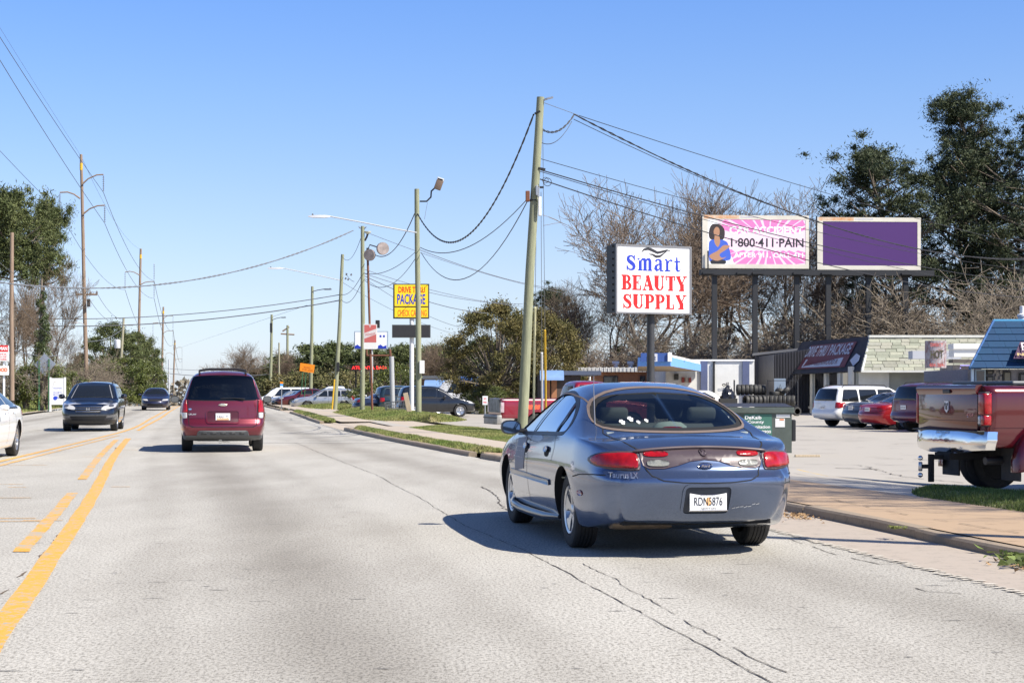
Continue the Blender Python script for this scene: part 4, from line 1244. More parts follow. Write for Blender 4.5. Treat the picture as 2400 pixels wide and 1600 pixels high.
def wagon(label, loc, yaw, pm, spec, name='suv', group=None, glass=GLD, windows=None, rglass=None, lamp=None, nst=64, rack=False, plate='QBD 7734', lower=None, front=True, cat='suv', mat_lamp=None, pz=.80, sub=3, **kw):
    S = spec; c = Car(S, name, label, (0, 0, 0), 0, pm, cat=cat, nst=nst, sub=sub, group=group, **kw)
    heading(c, yaw, loc); xr, xf = S['xr'], S['xf']; W = S['W']; Hh = S['Hroof']
    belt = S['belt'][0][1]
    w = windows or (xr+.28, xf-1.75, .50, .16, [xr+1.15, xr+2.1])
    std_side_glass(c, belt+.03, Hh-.17, w[0], w[1], w[2], w[3], w[4], mat=glass)
    wt = S['wroof']-.03
    rp = rglass or corner([(-W/2+.20, belt+.04), (W/2-.20, belt+.04), (wt-.06, Hh-.14), (-wt+.06, Hh-.14)], .08)
    c.decal('rear_window', rp[::-1], 'rear', glass, offs=.004, thick=.004, res=.08)
    c.decal('windscreen', corner([(-W/2+.16, S['top'][6][1]+.02), (W/2-.16, S['top'][6][1]+.02), (wt-.03, Hh-.10), (-wt+.03, Hh-.10)], .08), 'front', glass, offs=.004, thick=.004, res=.08)
    lz = lamp or (.72, 1.08, .10)
    for s in (1, -1):
        q = corner([(s*(W/2-.05-lz[2]), lz[0]), (s*(W/2-.03), lz[0]), (s*(W/2-.05), lz[1]), (s*(W/2-.04-lz[2]), lz[1])], .03)
        c.decal('tail_light', q if s < 0 else q[::-1], 'rear', REDL, offs=.008, thick=.01)
        c.decal('tail_light_side', corner([(xr+.08, lz[0]), (xr+.30, lz[0]+.04), (xr+.30, lz[1]), (xr+.10, lz[1])], .03), 'left' if s > 0 else 'right', REDL, offs=.008, thick=.008)
        if front:
            hz = S['belt'][3][1]
            q = corner([(s*.45, hz-.14), (s*(W/2-.10), hz-.12), (s*(W/2-.09), hz+.03), (s*.5, hz)], .03)
            c.decal('headlight', q if s > 0 else q[::-1], 'front', LIGHTG, offs=.008, thick=.01)
            c.decal('headlight_side', corner([(xf-.32, hz-.10), (xf-.10, hz-.14), (xf-.10, hz), (xf-.36, hz+.03)], .03), 'left' if s > 0 else 'right', LIGHTG, offs=.008, thick=.008)
    if front: c.decal('grille', corner([(-.4, .62), (.4, .62), (.42, .80), (-.42, .80)], .03), 'front', MATTE, offs=.005)
    gaps(c, [xr+1.12, xr+2.08, xf-1.45], .36, belt)
    handles(c, [xr+1.3, xr+2.3], belt-.09)
    c.mirrors(xf-1.75, belt+.08, W/2, .20, .16)
    if rack:
        for s in (1, -1):
            mb = MB(); y = s*(S['wroof']-.08)
            mb.tube([(xr+.45, y, Hh-.10), (xr+.55, y, Hh-.005), (xr+1.4, y, Hh+.02), (xf-2.5, y, Hh-.005), (xf-2.35, y, Hh-.12)], .017, 6); mb.build('roof_rail', BLACK, c.root, 60)
    if lower: 
        for v in ('left', 'right'):
            c.decal('lower_cladding', corner([(S['wx'][0]+.45, S['z0']+.06), (S['wx'][1]-.45, S['z0']+.06), (S['wx'][1]-.42, S['z0']+.22), (S['wx'][0]+.42, S['z0']+.22)], .02), v, lower, offs=.006, thick=.01, res=.1)
    q, _ = c.shell.hit('rear', 0, pz); c.plate(q.x-.012, 0, pz, plate)
    return c

# ---- dark red minivan ahead
MR = paint('paint_wine_red', (.15, .010, .022), .45, .3)
S = wagon_spec(L=5.1, W=1.84, H=1.76, r=.345, wb=3.07, ro=1.02, slope=.30, hood=1.05, belt=1.07, tumb=.27, z0=.26, rim='alloy6')
S['Hroof'] = 1.76
rp = srnd([(-.71, 1.135), (-.735, 1.20), (-.64, 1.58), (-.56, 1.635), (0, 1.66), (.56, 1.635), (.64, 1.58), (.735, 1.20), (.71, 1.135), (0, 1.12)], 4)
sg = [corner([(a, 1.13), (b, 1.13), (tb, 1.60), (ta, 1.60)], .05) for a, b, ta, tb in ((-2.2, -1.45, -2.1, -1.45), (-1.35, -.25, -1.35, -.25), (-.15, .95, -.15, .45))]
holes = [('rear', rp), ('front', corner([(-.72, 1.12), (.72, 1.12), (.55, 1.62), (-.55, 1.62)], .08))]+[(v, p) for v in ('left', 'right') for p in sg]
c = Car(S, 'minivan', 'dark red minivan with roof rack driving ahead in the middle of the road', (0, 0, 0), 0, MR, cat='minivan', nst=90, sub=4,
        cabin=dict(x0=S['xr']+.14, x1=1.3, inset=.05, z=.7, rh=.8, fh=.6), holes=holes)
heading(c, 10.2, Vector((-6.38, 37.6, 0))+Vector((-math.sin(R(10.2)), math.cos(R(10.2)), 0))*1.535)
van = c; rt2 = c.root
GLV = glass_mat('privacy_glass', (.16, .17, .18), 1.0)
c.decal('rear_window', rp[::-1], 'rear', GLV, offs=.003, res=.05)
mb = MB(); c.shell.line(mb, [(a*.985, 1.39+(b-1.39)*.975) for a, b in rp], .045, 'rear', .001, .05, closed=True); mb.build('window_frit', MATTE, rt2)
for v in ('left', 'right'):
    for p in sg: c.decal('side_window', p, v, GLV, offs=.002, res=.08)
c.decal('windscreen', corner([(-.72, 1.12), (.72, 1.12), (.55, 1.62), (-.55, 1.62)], .08), 'front', GL, offs=.002, res=.08)
for s in (1, -1):
    o = c.decal('tail_light', (lambda q: q if s < 0 else q[::-1])(corner([(s*.745, .86), (s*.862, .86), (s*.85, 1.11), (s*.765, 1.14)], .03)), 'rear', REDL, offs=.010, thick=.02)
    c.decal('reversing_light', (lambda q: q if s < 0 else q[::-1])(corner([(s*.755, .735), (s*.85, .735), (s*.855, .855), (s*.755, .855)], .02)), 'rear', LIGHTG, offs=.010, thick=.02)
    c.decal('tail_light_side', corner([(S['xr']+.10, .86), (S['xr']+.20, .86), (S['xr']+.22, 1.10), (S['xr']+.12, 1.10)], .02), 'left' if s > 0 else 'right', REDL, offs=.006, thick=.01)
c.lines('tailgate_gap', [('rear', [(-.74, 1.12), (-.735, .9), (-.71, .58), (-.62, .545)]), ('rear', [(.74, 1.12), (.735, .9), (.71, .58), (.62, .545)]), ('rear', [(-.66, .545), (0, .54), (.66, .545)])], .014)
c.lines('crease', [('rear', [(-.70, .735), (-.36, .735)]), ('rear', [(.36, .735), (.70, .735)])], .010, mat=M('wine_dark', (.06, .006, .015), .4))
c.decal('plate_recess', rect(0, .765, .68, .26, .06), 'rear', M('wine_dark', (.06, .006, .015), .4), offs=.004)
c.lines('recess_rim', [('rear', rect(0, .765, .69, .27, .06)+[rect(0, .765, .69, .27, .06)[0]])], .028, mat=MR, offs=.014)
q, _ = c.shell.hit('rear', 0, .765)
pl = c.plate(q.x-.016, 0, .765, 'FAN1172')
MB().box(q.x-.024, q.x-.021, -.13, .13, .70, .735).build('plate_print', M('plate_orange', (.8, .45, .25), .5), pl)
for (z, a, b) in ((1.02, .085, .022),):
    bow = [(-.095, -.012), (-.06, -.012), (-.055, -.026), (.055, -.026), (.06, -.012), (.095, -.012), (.085, .014), (.05, .014), (.045, .028), (-.045, .028), (-.05, .014), (-.085, .014)]
    c.decal('badge', [(u, z+v_) for u, v_ in bow][::-1], 'rear', M('badge_gold', (.75, .68, .5), .3, .8), offs=.012, thick=.012)
c.decal('badge_small', ell(.71-.02, .93, .035, .018, 12), 'rear', CHROME, offs=.008)
q, _ = c.shell.hit('rear', .66, .86); text('UPLANDER LS', (q.x-.02, .72, .805), (0, -1, 0), (0, 0, 1), .30, .032, M('badge_silver', (.7, .7, .7), .3, .9), rt2, 'badge_lettering', bold=.03)
c.decal('bumper_insert', corner([(-.56, .36), (.56, .36), (.52, .475), (-.52, .475)], .03)[::-1], 'rear', M('grey_plastic', (.10, .105, .11), .6), offs=.016, thick=.02)
for k in range(5):
    y = -.40+k*.2
    c.decal('bumper_step', rect(y, .42, .12, .055, .02)[::-1], 'rear', M('grey_plastic_dark', (.05, .052, .055), .6), offs=.021, thick=.01)
c.decal('bumper_lower', corner([(-.86, .24), (.86, .24), (.84, .37), (-.84, .37)], .03)[::-1], 'rear', M('grey_plastic', (.1, .1, .1)), offs=.006)
q, _ = c.shell.hit('rear', .05, .27)
mb = MB(); mb.tube([(q.x-.01, .05+.035*math.cos(t), .23+.035*math.sin(t)) for t in np.linspace(0, 6.28, 14)[:-1]], .008, 5, closed=True); mb.build('hitch_ring', CHROME, rt2)
mb = MB(); mb.tube([(q.x-.02, .01, .225), (q.x-.02, -.05, .215), (q.x-.02, -.10, .222), (q.x-.02, -.14, .212)], .009, 5); mb.build('chain', CHROME, rt2)
for s in (1, -1):
    y = s*.50
    mb = MB(); mb.tube([(S['xr']+.35, y, 1.68), (S['xr']+.42, y, 1.75), (S['xr']+1.4, y, 1.77), (.6, y, 1.76), (.75, y, 1.68)], .018, 6); mb.build('roof_rail', BLACK, rt2, 60)
for x in (S['xr']+.55, -.2):
    mb = MB(); mb.tube([(x, -.50, 1.765), (x, -.3, 1.80), (x, .3, 1.80), (x, .50, 1.765)], .016, 6); mb.build('cross_bar', BLACK, rt2, 60)
q, _ = c.shell.hit('rear', -.15, 1.17)
mb = MB(); mb.tube([(q.x-.02, .05, 1.155), (q.x-.03, -.2, 1.165), (q.x-.03, -.47, 1.15)], [.009, .007, .012], 5); mb.build('rear_wiper', BLACK, rt2)
c.mirrors(1.0, 1.12, .97, .20, .16, BLACK)
c.interior([(.4, .42, .62, .5), (.4, -.42, .62, .5), (-.6, .40, .62, .5), (-.6, -.4, .62, .5), (-1.7, 0, .62, 1.2)], dash=(1.25, 1.05, 1.4), wheel_pos=(.98, .42, 1.02))
gaps(c, [-1.4, -.2, 1.05], .4, 1.06)

# ---- dark SUV coming towards the camera
NB = paint('paint_black_blue', (.006, .008, .017), .3, .28)
S = wagon_spec(L=4.53, W=1.80, H=1.62, r=.345, wb=2.62, ro=.98, slope=.4, hood=1.02, belt=1.02, tumb=.24, z0=.22, rim='alloy5')
c = wagon('black compact SUV with silver grille bars coming along the left lane', (0, 0, 0), 0, NB, S, rack=True, front=False, nst=80, sub=4, cat='suv')
th = 9.0
c.root.location = Vector((-13.72, 55.6, 0))+Vector((-math.sin(R(th)), math.cos(R(th)), 0))*1.31
c.root.rotation_euler = (0, 0, R(-90+th))
for s in (1, -1):
    q = srnd([(s*.40, .70), (s*.60, .71), (s*.80, .77), (s*.85, .88), (s*.82, .91), (s*.62, .85), (s*.46, .80)], 3)
    c.decal('headlight', q if s > 0 else q[::-1], 'front', LIGHTG, offs=.012, thick=.015)
    q = ell(s*.70, .82, .075, .045, 14); c.decal('lamp_projector', q, 'front', M('lamp_dark', (.08, .08, .085), .1, coat=1), offs=.016)
    q = corner([(s*.55, .44), (s*.80, .46), (s*.82, .55), (s*.58, .52)], .03); c.decal('fog_light', q if s > 0 else q[::-1], 'front', M('lamp_dark', (.08, .08, .085), .1, coat=1), offs=.01)
    c.decal('headlight_side', corner([(1.75, .80), (1.98, .76), (2.0, .88), (1.72, .92)], .03), 'left' if s > 0 else 'right', LIGHTG, offs=.01)
c.decal('grille', corner([(-.38, .60), (.38, .60), (.44, .80), (-.44, .80)], .03), 'front', MATTE, offs=.006)
for z, w in ((.785, .42), (.715, .41), (.645, .38)):
    c.decal('grille_bar', rect(0, z, w*2, .022, .008), 'front', CHROME, offs=.018, thick=.012)
text('H', (c.shell.hit('front', 0, .715)[0].x+.03, -.05, .67), (0, 1, 0), (0, 0, 1), .10, .09, CHROME, c.root, 'badge', bold=.03, depth=.004)
c.decal('bumper_intake', corner([(-.50, .36), (.50, .36), (.56, .50), (-.56, .50)], .03), 'front', MATTE, offs=.006)
c.decal('bumper_lower', corner([(-.86, .20), (.86, .20), (.84, .38), (-.84, .38)], .03), 'front', BLACK, offs=.004)
c.decal('bumper_trim', corner([(-.62, .505), (.62, .505), (.60, .525), (-.60, .525)], .005), 'front', M('grey_plastic', (.1, .1, .1)), offs=.012, thick=.01)
for v in ('left',):
    c.lines('chrome_strip', [('front', [(-.66, 1.06), (-.50, 1.50)]), ('front', [(.66, 1.06), (.50, 1.50)])], .022, mat=M('pillar_bright', (.5, .5, .5), .3, .6), offs=.006)

# ---- dark sedan further off, coming towards the camera
c = sedan('small dark sedan approaching near the crest of the road', (0, 0, 0), 0, paint('paint_plum_black', (.02, .02, .045), .3, .3), L=4.7, W=1.84, H=1.46, nst=50)
c.root.location = Vector((-23.35, 112, 0)); c.root.rotation_euler = (0, 0, R(-90+10))
# ---- white sedan leaving the frame at the left
WP = paint('paint_white', (.78, .78, .78), 0, .35, dirt=.03)
c = sedan('white sedan partly out of frame at the left edge', (0, 0, 0), 0, WP, L=4.9, W=1.86, H=1.46, r=.345, wb=2.8, rim='alloy10', nst=90)
th = 6.5; u = Vector((math.sin(R(th)), -math.cos(R(th)), 0))
c.root.rotation_euler = (0, 0, R(-90+th))
# rear-left wheel contact at G(24,1070)
pr = G(30, 1068)
c.root.location = pr + u*1.4 - Vector((-u.y, u.x, 0))*.80
GRP = 'cars parked in front of the liquor store'
# ---- parked row in front of the package store (noses pointing away to the right)
def park(px, d, z, c, yaw, corner_side=1):
    """put the rear-left corner of a car at the given picture column and distance"""
    X = (px-1200)/F*d; h = Vector((-math.sin(R(yaw)), math.cos(R(yaw)), 0)); r_ = Vector((h.y, -h.x, 0))
    c.root.location = Vector((X, d, z)) + h*(-c.S['xr']) + r_*(c.S['W']/2)
    c.root.rotation_euler = (0, 0, R(90+yaw))
YW = -65
S = wagon_spec(L=5.1, W=1.92, H=1.72, r=.34, wb=3.07, ro=1.0, slope=.34, hood=1.03, belt=1.02, tumb=.25, rim='alloy6', z0=.3)
c = wagon('white minivan parked leftmost in the row before the store', (0, 0, 0), 0, WP, S, name='minivan', cat='minivan', lamp=(.78, 1.02, .16), group=GRP, plate='WHV 2208', rack=True)
park(1899, 71.5, LOTZ, c, YW)
c = sedan('grey sedan parked between the white minivan and the red sedan', (0, 0, 0), 0, paint('paint_grey', (.10, .105, .115), .5, .3), L=4.8, W=1.82, H=1.45, group=GRP, plate='PKL 8815')
park(1966, 69.3, LOTZ, c, YW)
c = sedan('red sedan parked between the grey sedan and the maroon SUV', (0, 0, 0), 0, paint('paint_red', (.34, .015, .02), .3, .3), L=4.7, W=1.80, H=1.40, group=GRP, plate='RED 5501')
park(2004, 66.8, LOTZ, c, YW)
S = wagon_spec(L=4.8, W=1.90, H=1.80, r=.37, wb=2.85, ro=.95, slope=.30, hood=1.12, belt=1.10, tumb=.22, z0=.34, rim='alloy5')
c = wagon('dark red SUV with roof rails parked behind the big pickup', (0, 0, 0), 0, paint('paint_maroon', (.13, .012, .018), .4, .3), S, rack=True, lamp=(.85, 1.16, .12), lower=M('grey_plastic', (.1, .1, .1)), group=GRP, plate='LMX 3360', pz=.9)
park(2082, 63.0, LOTZ, c, YW)

# ---- pickups
def pickup_spec(L=5.6, W=1.95, H=1.80, r=.37, wb=3.5, ro=1.15, rail=1.15, cab0=.0, cab1=1.5, z0=.42, hood=1.15, rim='alloy5'):
    xr = -wb/2-ro; xf = xr+L
    return dict(xr=xr, xf=xf, W=W, z0=z0, wx=(-wb/2, wb/2), wr=r, tw=.25, rim=rim, Hroof=H, wroof=W/2-.24, win=.0,
        top=[(xr, rail), (cab0-.06, rail), (cab0-.02, rail+.06), (cab0+.06, H-.14), (cab0+.18, H-.02), (cab0+.5, H), (cab1-.3, H-.02), (cab1, H-.12), (cab1+.55, hood+.03), (xf-.4, hood-.05), (xf, hood-.14)],
        belt=[(xr, rail-.05), (cab0+.2, rail-.05), (cab1+.5, hood-.1), (xf, hood-.22)],
        plan=[(xr, W/2-.06), (xr+.05, W/2-.02), (xr+.15, W/2), (xf-.5, W/2), (xf-.15, W/2-.05), (xf, W/2-.14)],
        bot=[(xr, z0+.08), (xf, z0)], crown=[(xr, .01), (cab0-.1, .01), (cab0+.3, .05), (xf, .05)],
        side=[(.05, .0), (.02, .12), (.005, .38), (.0, .62), (.01, .9)],
        rear_dx=[(z0, .03), (z0+.2, 0), (1.4, .03)], front_dx=[(.3, 0), (1.2, 0)], bulge_r=.01, bulge_f=.12, rfall=.3, ffall=.3)
def pickup(label, pm, S, cab, rail, name='pickup_truck', group=None, nst=110, sub=4, bedcut=True):
    c = Car(S, name, label, (0, 0, 0), 0, pm, cat='pickup truck', nst=nst, sub=sub, group=group)
    return c
def bed_liner(c, S, rail, cab0, depth=.50):
    k = raw_obj(*[(lambda m: m.v)(mb_box(S['xr']+.09, cab0-.10, -S['W']/2+.13, S['W']/2-.13, rail-depth, rail+.3)), mb_box(S['xr']+.09, cab0-.10, -S['W']/2+.13, S['W']/2-.13, rail-depth, rail+.3).f], [MATTE])
    boolean(c.body, k)
    autosmooth(c.body, 38)
def mb_box(*a): return MB().box(*a)

# big crimson pickup at the right edge
PR = M('paint_crimson', (.085, .003, .007), .22, .35, var=.08, scale=1.7, coat=1)
S = pickup_spec(L=6.2, W=2.02, H=2.05, r=.43, wb=3.8, ro=1.22, rail=1.60, cab0=.35, cab1=2.0, z0=.62, hood=1.45)
c = pickup('crimson double-wheel pickup truck with chrome bumper at the right edge', PR, S, None, 1.6, group=None)
bed_liner(c, S, 1.60, .35, .52)
YR_ = -75
rm = c; xr = S['xr']
cr = G(2142, 1150, LOTZ)
h = Vector((-math.sin(R(YR_)), math.cos(R(YR_)), 0)); r_ = Vector((h.y, -h.x, 0))
dd = 26.2; c.root.location = Vector(((2134-1200)/F*dd, dd, -.18)) + h*(-xr+.12) + r_*(S['W']/2); c.root.rotation_euler = (0, 0, R(90+YR_))
rr = c.root
# tailgate details
MB().bbox(xr-.03, xr+.02, -.80, .93, .90, 1.545, .02).build('tailgate', PR, rr, 40)
mb = MB(); mb.prism([(-.03, 1.44), (-.075, 1.50), (-.09, 1.56), (-.07, 1.60), (.02, 1.615), (.03, 1.56)], (xr+.02, -.80, -.01), (1, 0, 0), (0, 0, 1), (0, 1, 0), 1.73); mb.build('tailgate_lip', PR, rr, 50)
MB().bbox(xr-.085, xr-.05, -.10, .10, 1.475, 1.53, .008).build('tailgate_handle', BLACK, rr)
MB().bbox(xr-.036, xr-.028, -.80, .80, 1.075, 1.082, .001).build('tailgate_crease', M('crimson_dark', (.04, .003, .006), .4), rr)
mb = MB(); sh = [(-.05, .0), (0, -.04), (.05, 0), (.058, .13), (-.058, .13)]
mb.prism([(-a, 1.23+b) for a, b in sh], (xr-.032, .05, 0), (0, 1, 0), (0, 0, 1), (-1, 0, 0), .016); bdg = mb.build('badge', M('badge_bright', (.7, .7, .72), .45, .3), rr)
mb = MB()
mb.prism([(-.03, 1.25), (0, 1.225), (.03, 1.25), (.012, 1.30), (-.012, 1.30)], (xr-.048, .05, 0), (0, 1, 0), (0, 0, 1), (-1, 0, 0), .006)
for s in (1, -1): mb.tube([(xr-.05, .05+s*.01, 1.31), (xr-.052, .05+s*.035, 1.335), (xr-.052, .05+s*.04, 1.305), (xr-.05, .05+s*.028, 1.29)], .006, 5)
mb.build('emblem', M('badge_dark', (.1, .1, .11), .3, .8), bdg)
text('4X4', (xr-.033, -.50, 1.135), (0, -1, 0), (0, 0, 1), .20, .055, CHROME, rr, 'badge_lettering', bold=.03, shear=.3)
for s in (1, -1):
    mb = MB(); 
    if s > 0:
        MB().bbox(xr-.03, xr+.09, .945, 1.008, 1.02, 1.485, .015).build('tail_light', REDL, rr, 50); continue
    y0, y1 = s*.815, s*1.0
    mb.bbox(xr-.035, xr+.07, min(y0, y1), max(y0, y1), 1.00, 1.50, .02)
    mb.build('lamp_frame', BLACK, rr, 40)
    mb = MB().bbox(xr-.048, xr+.09, min(s*.828, s*1.008), max(s*.828, s*1.008), 1.16, 1.485, .03); tl = mb.build('tail_light', REDL, rr, 50)
    MB().bbox(xr-.046, xr+.08, min(s*.9, s*1.008), max(s*.9, s*1.008), 1.015, 1.165, .02).build('tail_light_lower', REDL, rr, 50)
    MB().bbox(xr-.046, xr+.05, min(s*.828, s*.90), max(s*.828, s*.90), 1.03, 1.155, .015).build('reversing_light', LIGHTG, rr, 50)
# chrome bumper: bowed slab with plate recess
bump = []
prof = [(-1.02, .80), (-1.0, .93), (-.34, .925), (-.24, .72), (.24, .72), (.34, .925), (1.0, .93), (1.02, .80), (.98, .665), (.62, .64), (.42, .60), (-.42, .60), (-.62, .64), (-.98, .665)]
bm = bmesh.new(); f = bm.faces.new([bm.verts.new((0, a, b)) for a, b in prof]); bmesh.ops.triangulate(bm, faces=[f])
for i in range(1, 20):
    bmesh.ops.bisect_plane(bm, geom=list(bm.verts)+list(bm.edges)+list(bm.faces), plane_co=(0, -1.02+2.04*i/20, 0), plane_no=(0, 1, 0))
for z in (.66, .70, .76, .82, .88):
    bmesh.ops.bisect_plane(bm, geom=list(bm.verts)+list(bm.edges)+list(bm.faces), plane_co=(0, 0, z), plane_no=(0, 0, 1))
bmesh.ops.recalc_face_normals(bm, faces=bm.faces)
for v in bm.verts:
    y, z = v.co.y, v.co.z
    v.co.x = xr-.16+.14*abs(y/1.02)**5 + .9*(z-.77)**2*1.5 + .02*abs(y)
ret = bmesh.ops.extrude_edge_only(bm, edges=[e for e in bm.edges if len(e.link_faces) == 1])
for g in ret['geom']:
    if isinstance(g, bmesh.types.BMVert): g.co.x += .13 if abs(g.co.y) < .9 else .16
me = bpy.data.meshes.new('bumper'); bm.to_mesh(me); bm.free(); me.materials.append(CHROME)
ob = link(bpy.data.objects.new('bumper', me), rr); autosmooth(ob, 40)
MB().bbox(xr-.12, xr-.0, -.34, .34, .73, .92, .01).build('bumper_recess', BLACK, rr)
pt = MB().bbox(xr-.135, xr-.125, -.10-.05, .15+.02, .755, .905, .004).build('number_plate', M('plate_dull', (.45, .45, .46), .5), rr)
text('AHK 2194', (xr-.137, .14, .80), (0, -1, 0), (0, 0, 1), .25, .06, M('plate_red', (.35, .10, .10), .5), pt)
MB().bbox(xr-.12, xr+.0, -.95, .95, .925, .94, .004).build('bumper_step_pad', BLACK, rr)
# receiver hitch with two balls
mb = MB(); mb.bbox(xr-.15, xr+.5, -.22, .22, .50, .60, .01); mb.bbox(xr-.30, xr-.1, -.04, .04, .50, .57, .008); mb.build('receiver', MATTE, rr)
mb = MB(); mb.bbox(xr-.36, xr-.29, -.035, .035, .17, .58, .006); mb.bbox(xr-.50, xr-.36, -.03, .03, .37, .43, .006)
for z in (.22, .28, .34): mb.tube([(xr-.325, -.045, z), (xr-.325, .045, z)], .012, 6)
hb = mb.build('drop_hitch', MATTE, rr)
mb = MB(); mb.lathe([(.02, .33), (.03, .34), (.03, .46), (.02, .47)], 10, 'z', (xr-.50, 0, 0)); mb.build('ball_shank', M('steel', (.45, .45, .46), .3, .9), hb, 50)
for z in (.525, .275):
    mb = MB(); mb.lathe([(.001, z-.038), (.02, z-.033), (.034, z-.015), (.038, z), (.034, z+.015), (.02, z+.033), (.001, z+.038)], 14, 'z', (xr-.50, 0, 0)); mb.build('hitch_ball', CHROME, hb, 70)
# dual rear wheel flares and outer wheels
for s in (1, -1):
    mb = MB(); cx = S['wx'][0]; n = 14
    vs = []; fs = []
    prof2 = [(0, .78), (.10, .80), (.20, .74), (.22, .60), (.20, .50)]
    for (dy, rad) in prof2:
        for i in range(n+1):
            a = math.pi*(-.03+1.06*i/n); vs.append((cx+rad*1.05*math.cos(a), s*(S['W']/2-.04+dy), .42+rad*.97*math.sin(a)))
    for k in range(len(prof2)-1):
        for i in range(n): fs.append((k*(n+1)+i, k*(n+1)+i+1, (k+1)*(n+1)+i+1, (k+1)*(n+1)+i))
    mb.add(vs, fs); mb.build('wheel_flare', PR, rr, 60)
    wheel(rr, cx, s*(S['W']/2+.07), .43, .24, 'steel', s)
    MB().bbox(cx-.75, cx-.72, s*.62-.02 if s > 0 else -1.1, 1.1 if s > 0 else -.6, .22, .70, .008).build('mud_flap', RUBBER, rr)
mb = MB(); mb.tube([(xr+.2, -.62, .50), (xr+.9, -.60, .52)], .06, 10); mb.build('exhaust_pipe', M('steel_dark', (.08, .08, .085), .4, .8), rr, 50)
c.decal('side_marker', rect(xr+.75, 1.02, .14, .03, .01), 'right', REDL, offs=.02)
c.lines('body_crease', [('right', [(xr+.1, .98), (xr+2.2, .98)])], .012, mat=_mats['crimson_dark'])
c.decal('rear_window', corner([(-.7, 1.66), (.7, 1.66), (.62, 1.92), (-.62, 1.92)], .04)[::-1], 'rear', GLD, offs=.004)
std_side_glass(c, 1.55, 1.93, .5, 2.3, .5, .05, [1.35])
mb = MB(); mb.bbox(xr+.5, .2, -.86, .86, 1.60, 1.655, .02); mb.build('bed_cover', M('bed_grey', (.12, .13, .14), .5), rr)
mb = MB(); mb.bbox(xr+.9, xr+1.3, -.80, -.6, 1.66, 1.70, .01); mb.build('rail_box', WHITE, rr)

# old crimson pickup broadside on the lot behind the tall pole
P2 = M('paint_old_crimson', (.26, .008, .03), .3, .3, var=.1, scale=1.7, coat=1)
S = pickup_spec(L=5.4, W=1.95, H=1.85, r=.37, wb=3.3, ro=1.25, rail=1.26, cab0=-.35, cab1=1.0, z0=.52, hood=1.22, rim='alloy5')
c = pickup('old crimson pickup with wheel-arch stickers parked behind the leaning pole', P2, S, None, 1.26)
bed_liner(c, S, 1.26, -.35, .45)
yw = -76; dd = 58.6; h = Vector((-math.sin(R(yw)), math.cos(R(yw)), 0)); r_ = Vector((h.y, -h.x, 0))
c.root.location = Vector(((1144-1200)/F*dd, dd, LOTZ)) + h*(-S['xr']) + r_*(S['W']/2); c.root.rotation_euler = (0, 0, R(90+yw)); xr = S['xr']
p2 = c
MB().bbox(xr-.16, xr+.02, -.97, .97, .38, .70, .03).build('rear_bumper', M('bumper_worn_steel', (.30, .29, .27), .5, .5, var=.3, scale=6), c.root, 40)
MB().bbox(xr-.18, xr-.155, -.95, .95, .58, .63, .005).build('bumper_pad', BLACK, c.root)
MB().bbox(xr-.02, xr+.01, -.72, .72, .78, 1.24, .01).build('tailgate', M('tailgate_grey', (.16, .17, .17), .5, .3, var=.5, scale=5), c.root)
for s in (1, -1):
    MB().bbox(xr-.02, xr+.09, min(s*.80, s*.985), max(s*.80, s*.985), .78, 1.12, .01).build('tail_light', M('lamp_faded', (.45, .35, .38), .3, coat=1, var=.3, scale=8), c.root)
c.lines('bed_stripe', [(v, [(xr+.05, 1.20), (-.4, 1.20)]) for v in ('left', 'right')], .035, mat=M('stripe_pale', (.55, .5, .48), .4), offs=.005)
c.lines('side_moulding', [(v, [(xr+.06, .62), (-2.15, .62)]) for v in ('left', 'right')]+[(v, [(-1.15, .62), (1.1, .62)]) for v in ('left', 'right')], .13, mat=M('moulding_silver', (.5, .5, .5), .35, .6), offs=.006)
for k in range(2): 
    for v in ('right',):
        q, _ = c.shell.hit(v, -1.98, .92)
        text('88', (-2.05+k*.26, q.y-.006, .88), (1, 0, 0), (0, 0, 1), .22, .16, M('decal_orange', (.85, .12, .05), .4), c.root, 'decal_lettering', bold=.06, shear=.3)
c.decal('rear_window', corner([(-.6, 1.36), (.6, 1.36), (.52, 1.70), (-.52, 1.70)], .05)[::-1], 'rear', GLD, offs=.004)
std_side_glass(c, 1.24, 1.70, -.2, 1.25, .45, .06, [.1])
c.decal('windscreen', corner([(-.7, 1.28), (.7, 1.28), (.58, 1.74), (-.58, 1.74)], .06), 'front', GLD, offs=.004)

# ---- cars on the lot beyond the poles
BK = paint('paint_black', (.010, .012, .016), .3, .3)
S = wagon_spec(L=4.22, W=1.81, H=1.76, r=.36, wb=2.62, ro=.80, slope=.30, hood=1.08, belt=1.03, tumb=.20, z0=.30, rim='alloy5', ws=1.2)
c = wagon('black SUV parked broadside between the white sign pole and the hedge', (0, 0, 0), 0, BK, S, lamp=(.86, 1.14, .14))
park(928, 97, LOTZ, c, -79)
S = wagon_spec(L=4.6, W=1.80, H=1.78, r=.37, wb=2.70, ro=1.0, slope=.22, hood=1.10, belt=1.12, tumb=.16, z0=.36, rim='alloy6')
c = wagon('dark green SUV with pale lower trim behind the shopping cart', (0, 0, 0), 0, paint('paint_dark_green', (.015, .03, .035), .3, .3), S, lower=M('cladding_pale', (.4, .38, .34), .5), lamp=(.8, 1.05, .12))
park(874, 104, LOTZ, c, -72)
c = sedan('dark blue sedan parked behind the second wooden pole', (0, 0, 0), 0, paint('paint_navy', (.015, .022, .05), .4, .3), L=4.7, H=1.45, nst=44)
park(823, 104, LOTZ, c, -70)
S = pickup_spec(L=5.4, W=1.95, H=1.85, r=.38, wb=3.3, ro=1.15, rail=1.2, cab0=-.35, cab1=1.2, z0=.45, hood=1.15)
c = pickup('white pickup with its cab above the silver SUV, by the yellow post', WP, S, None, 1.2, nst=70, sub=3)
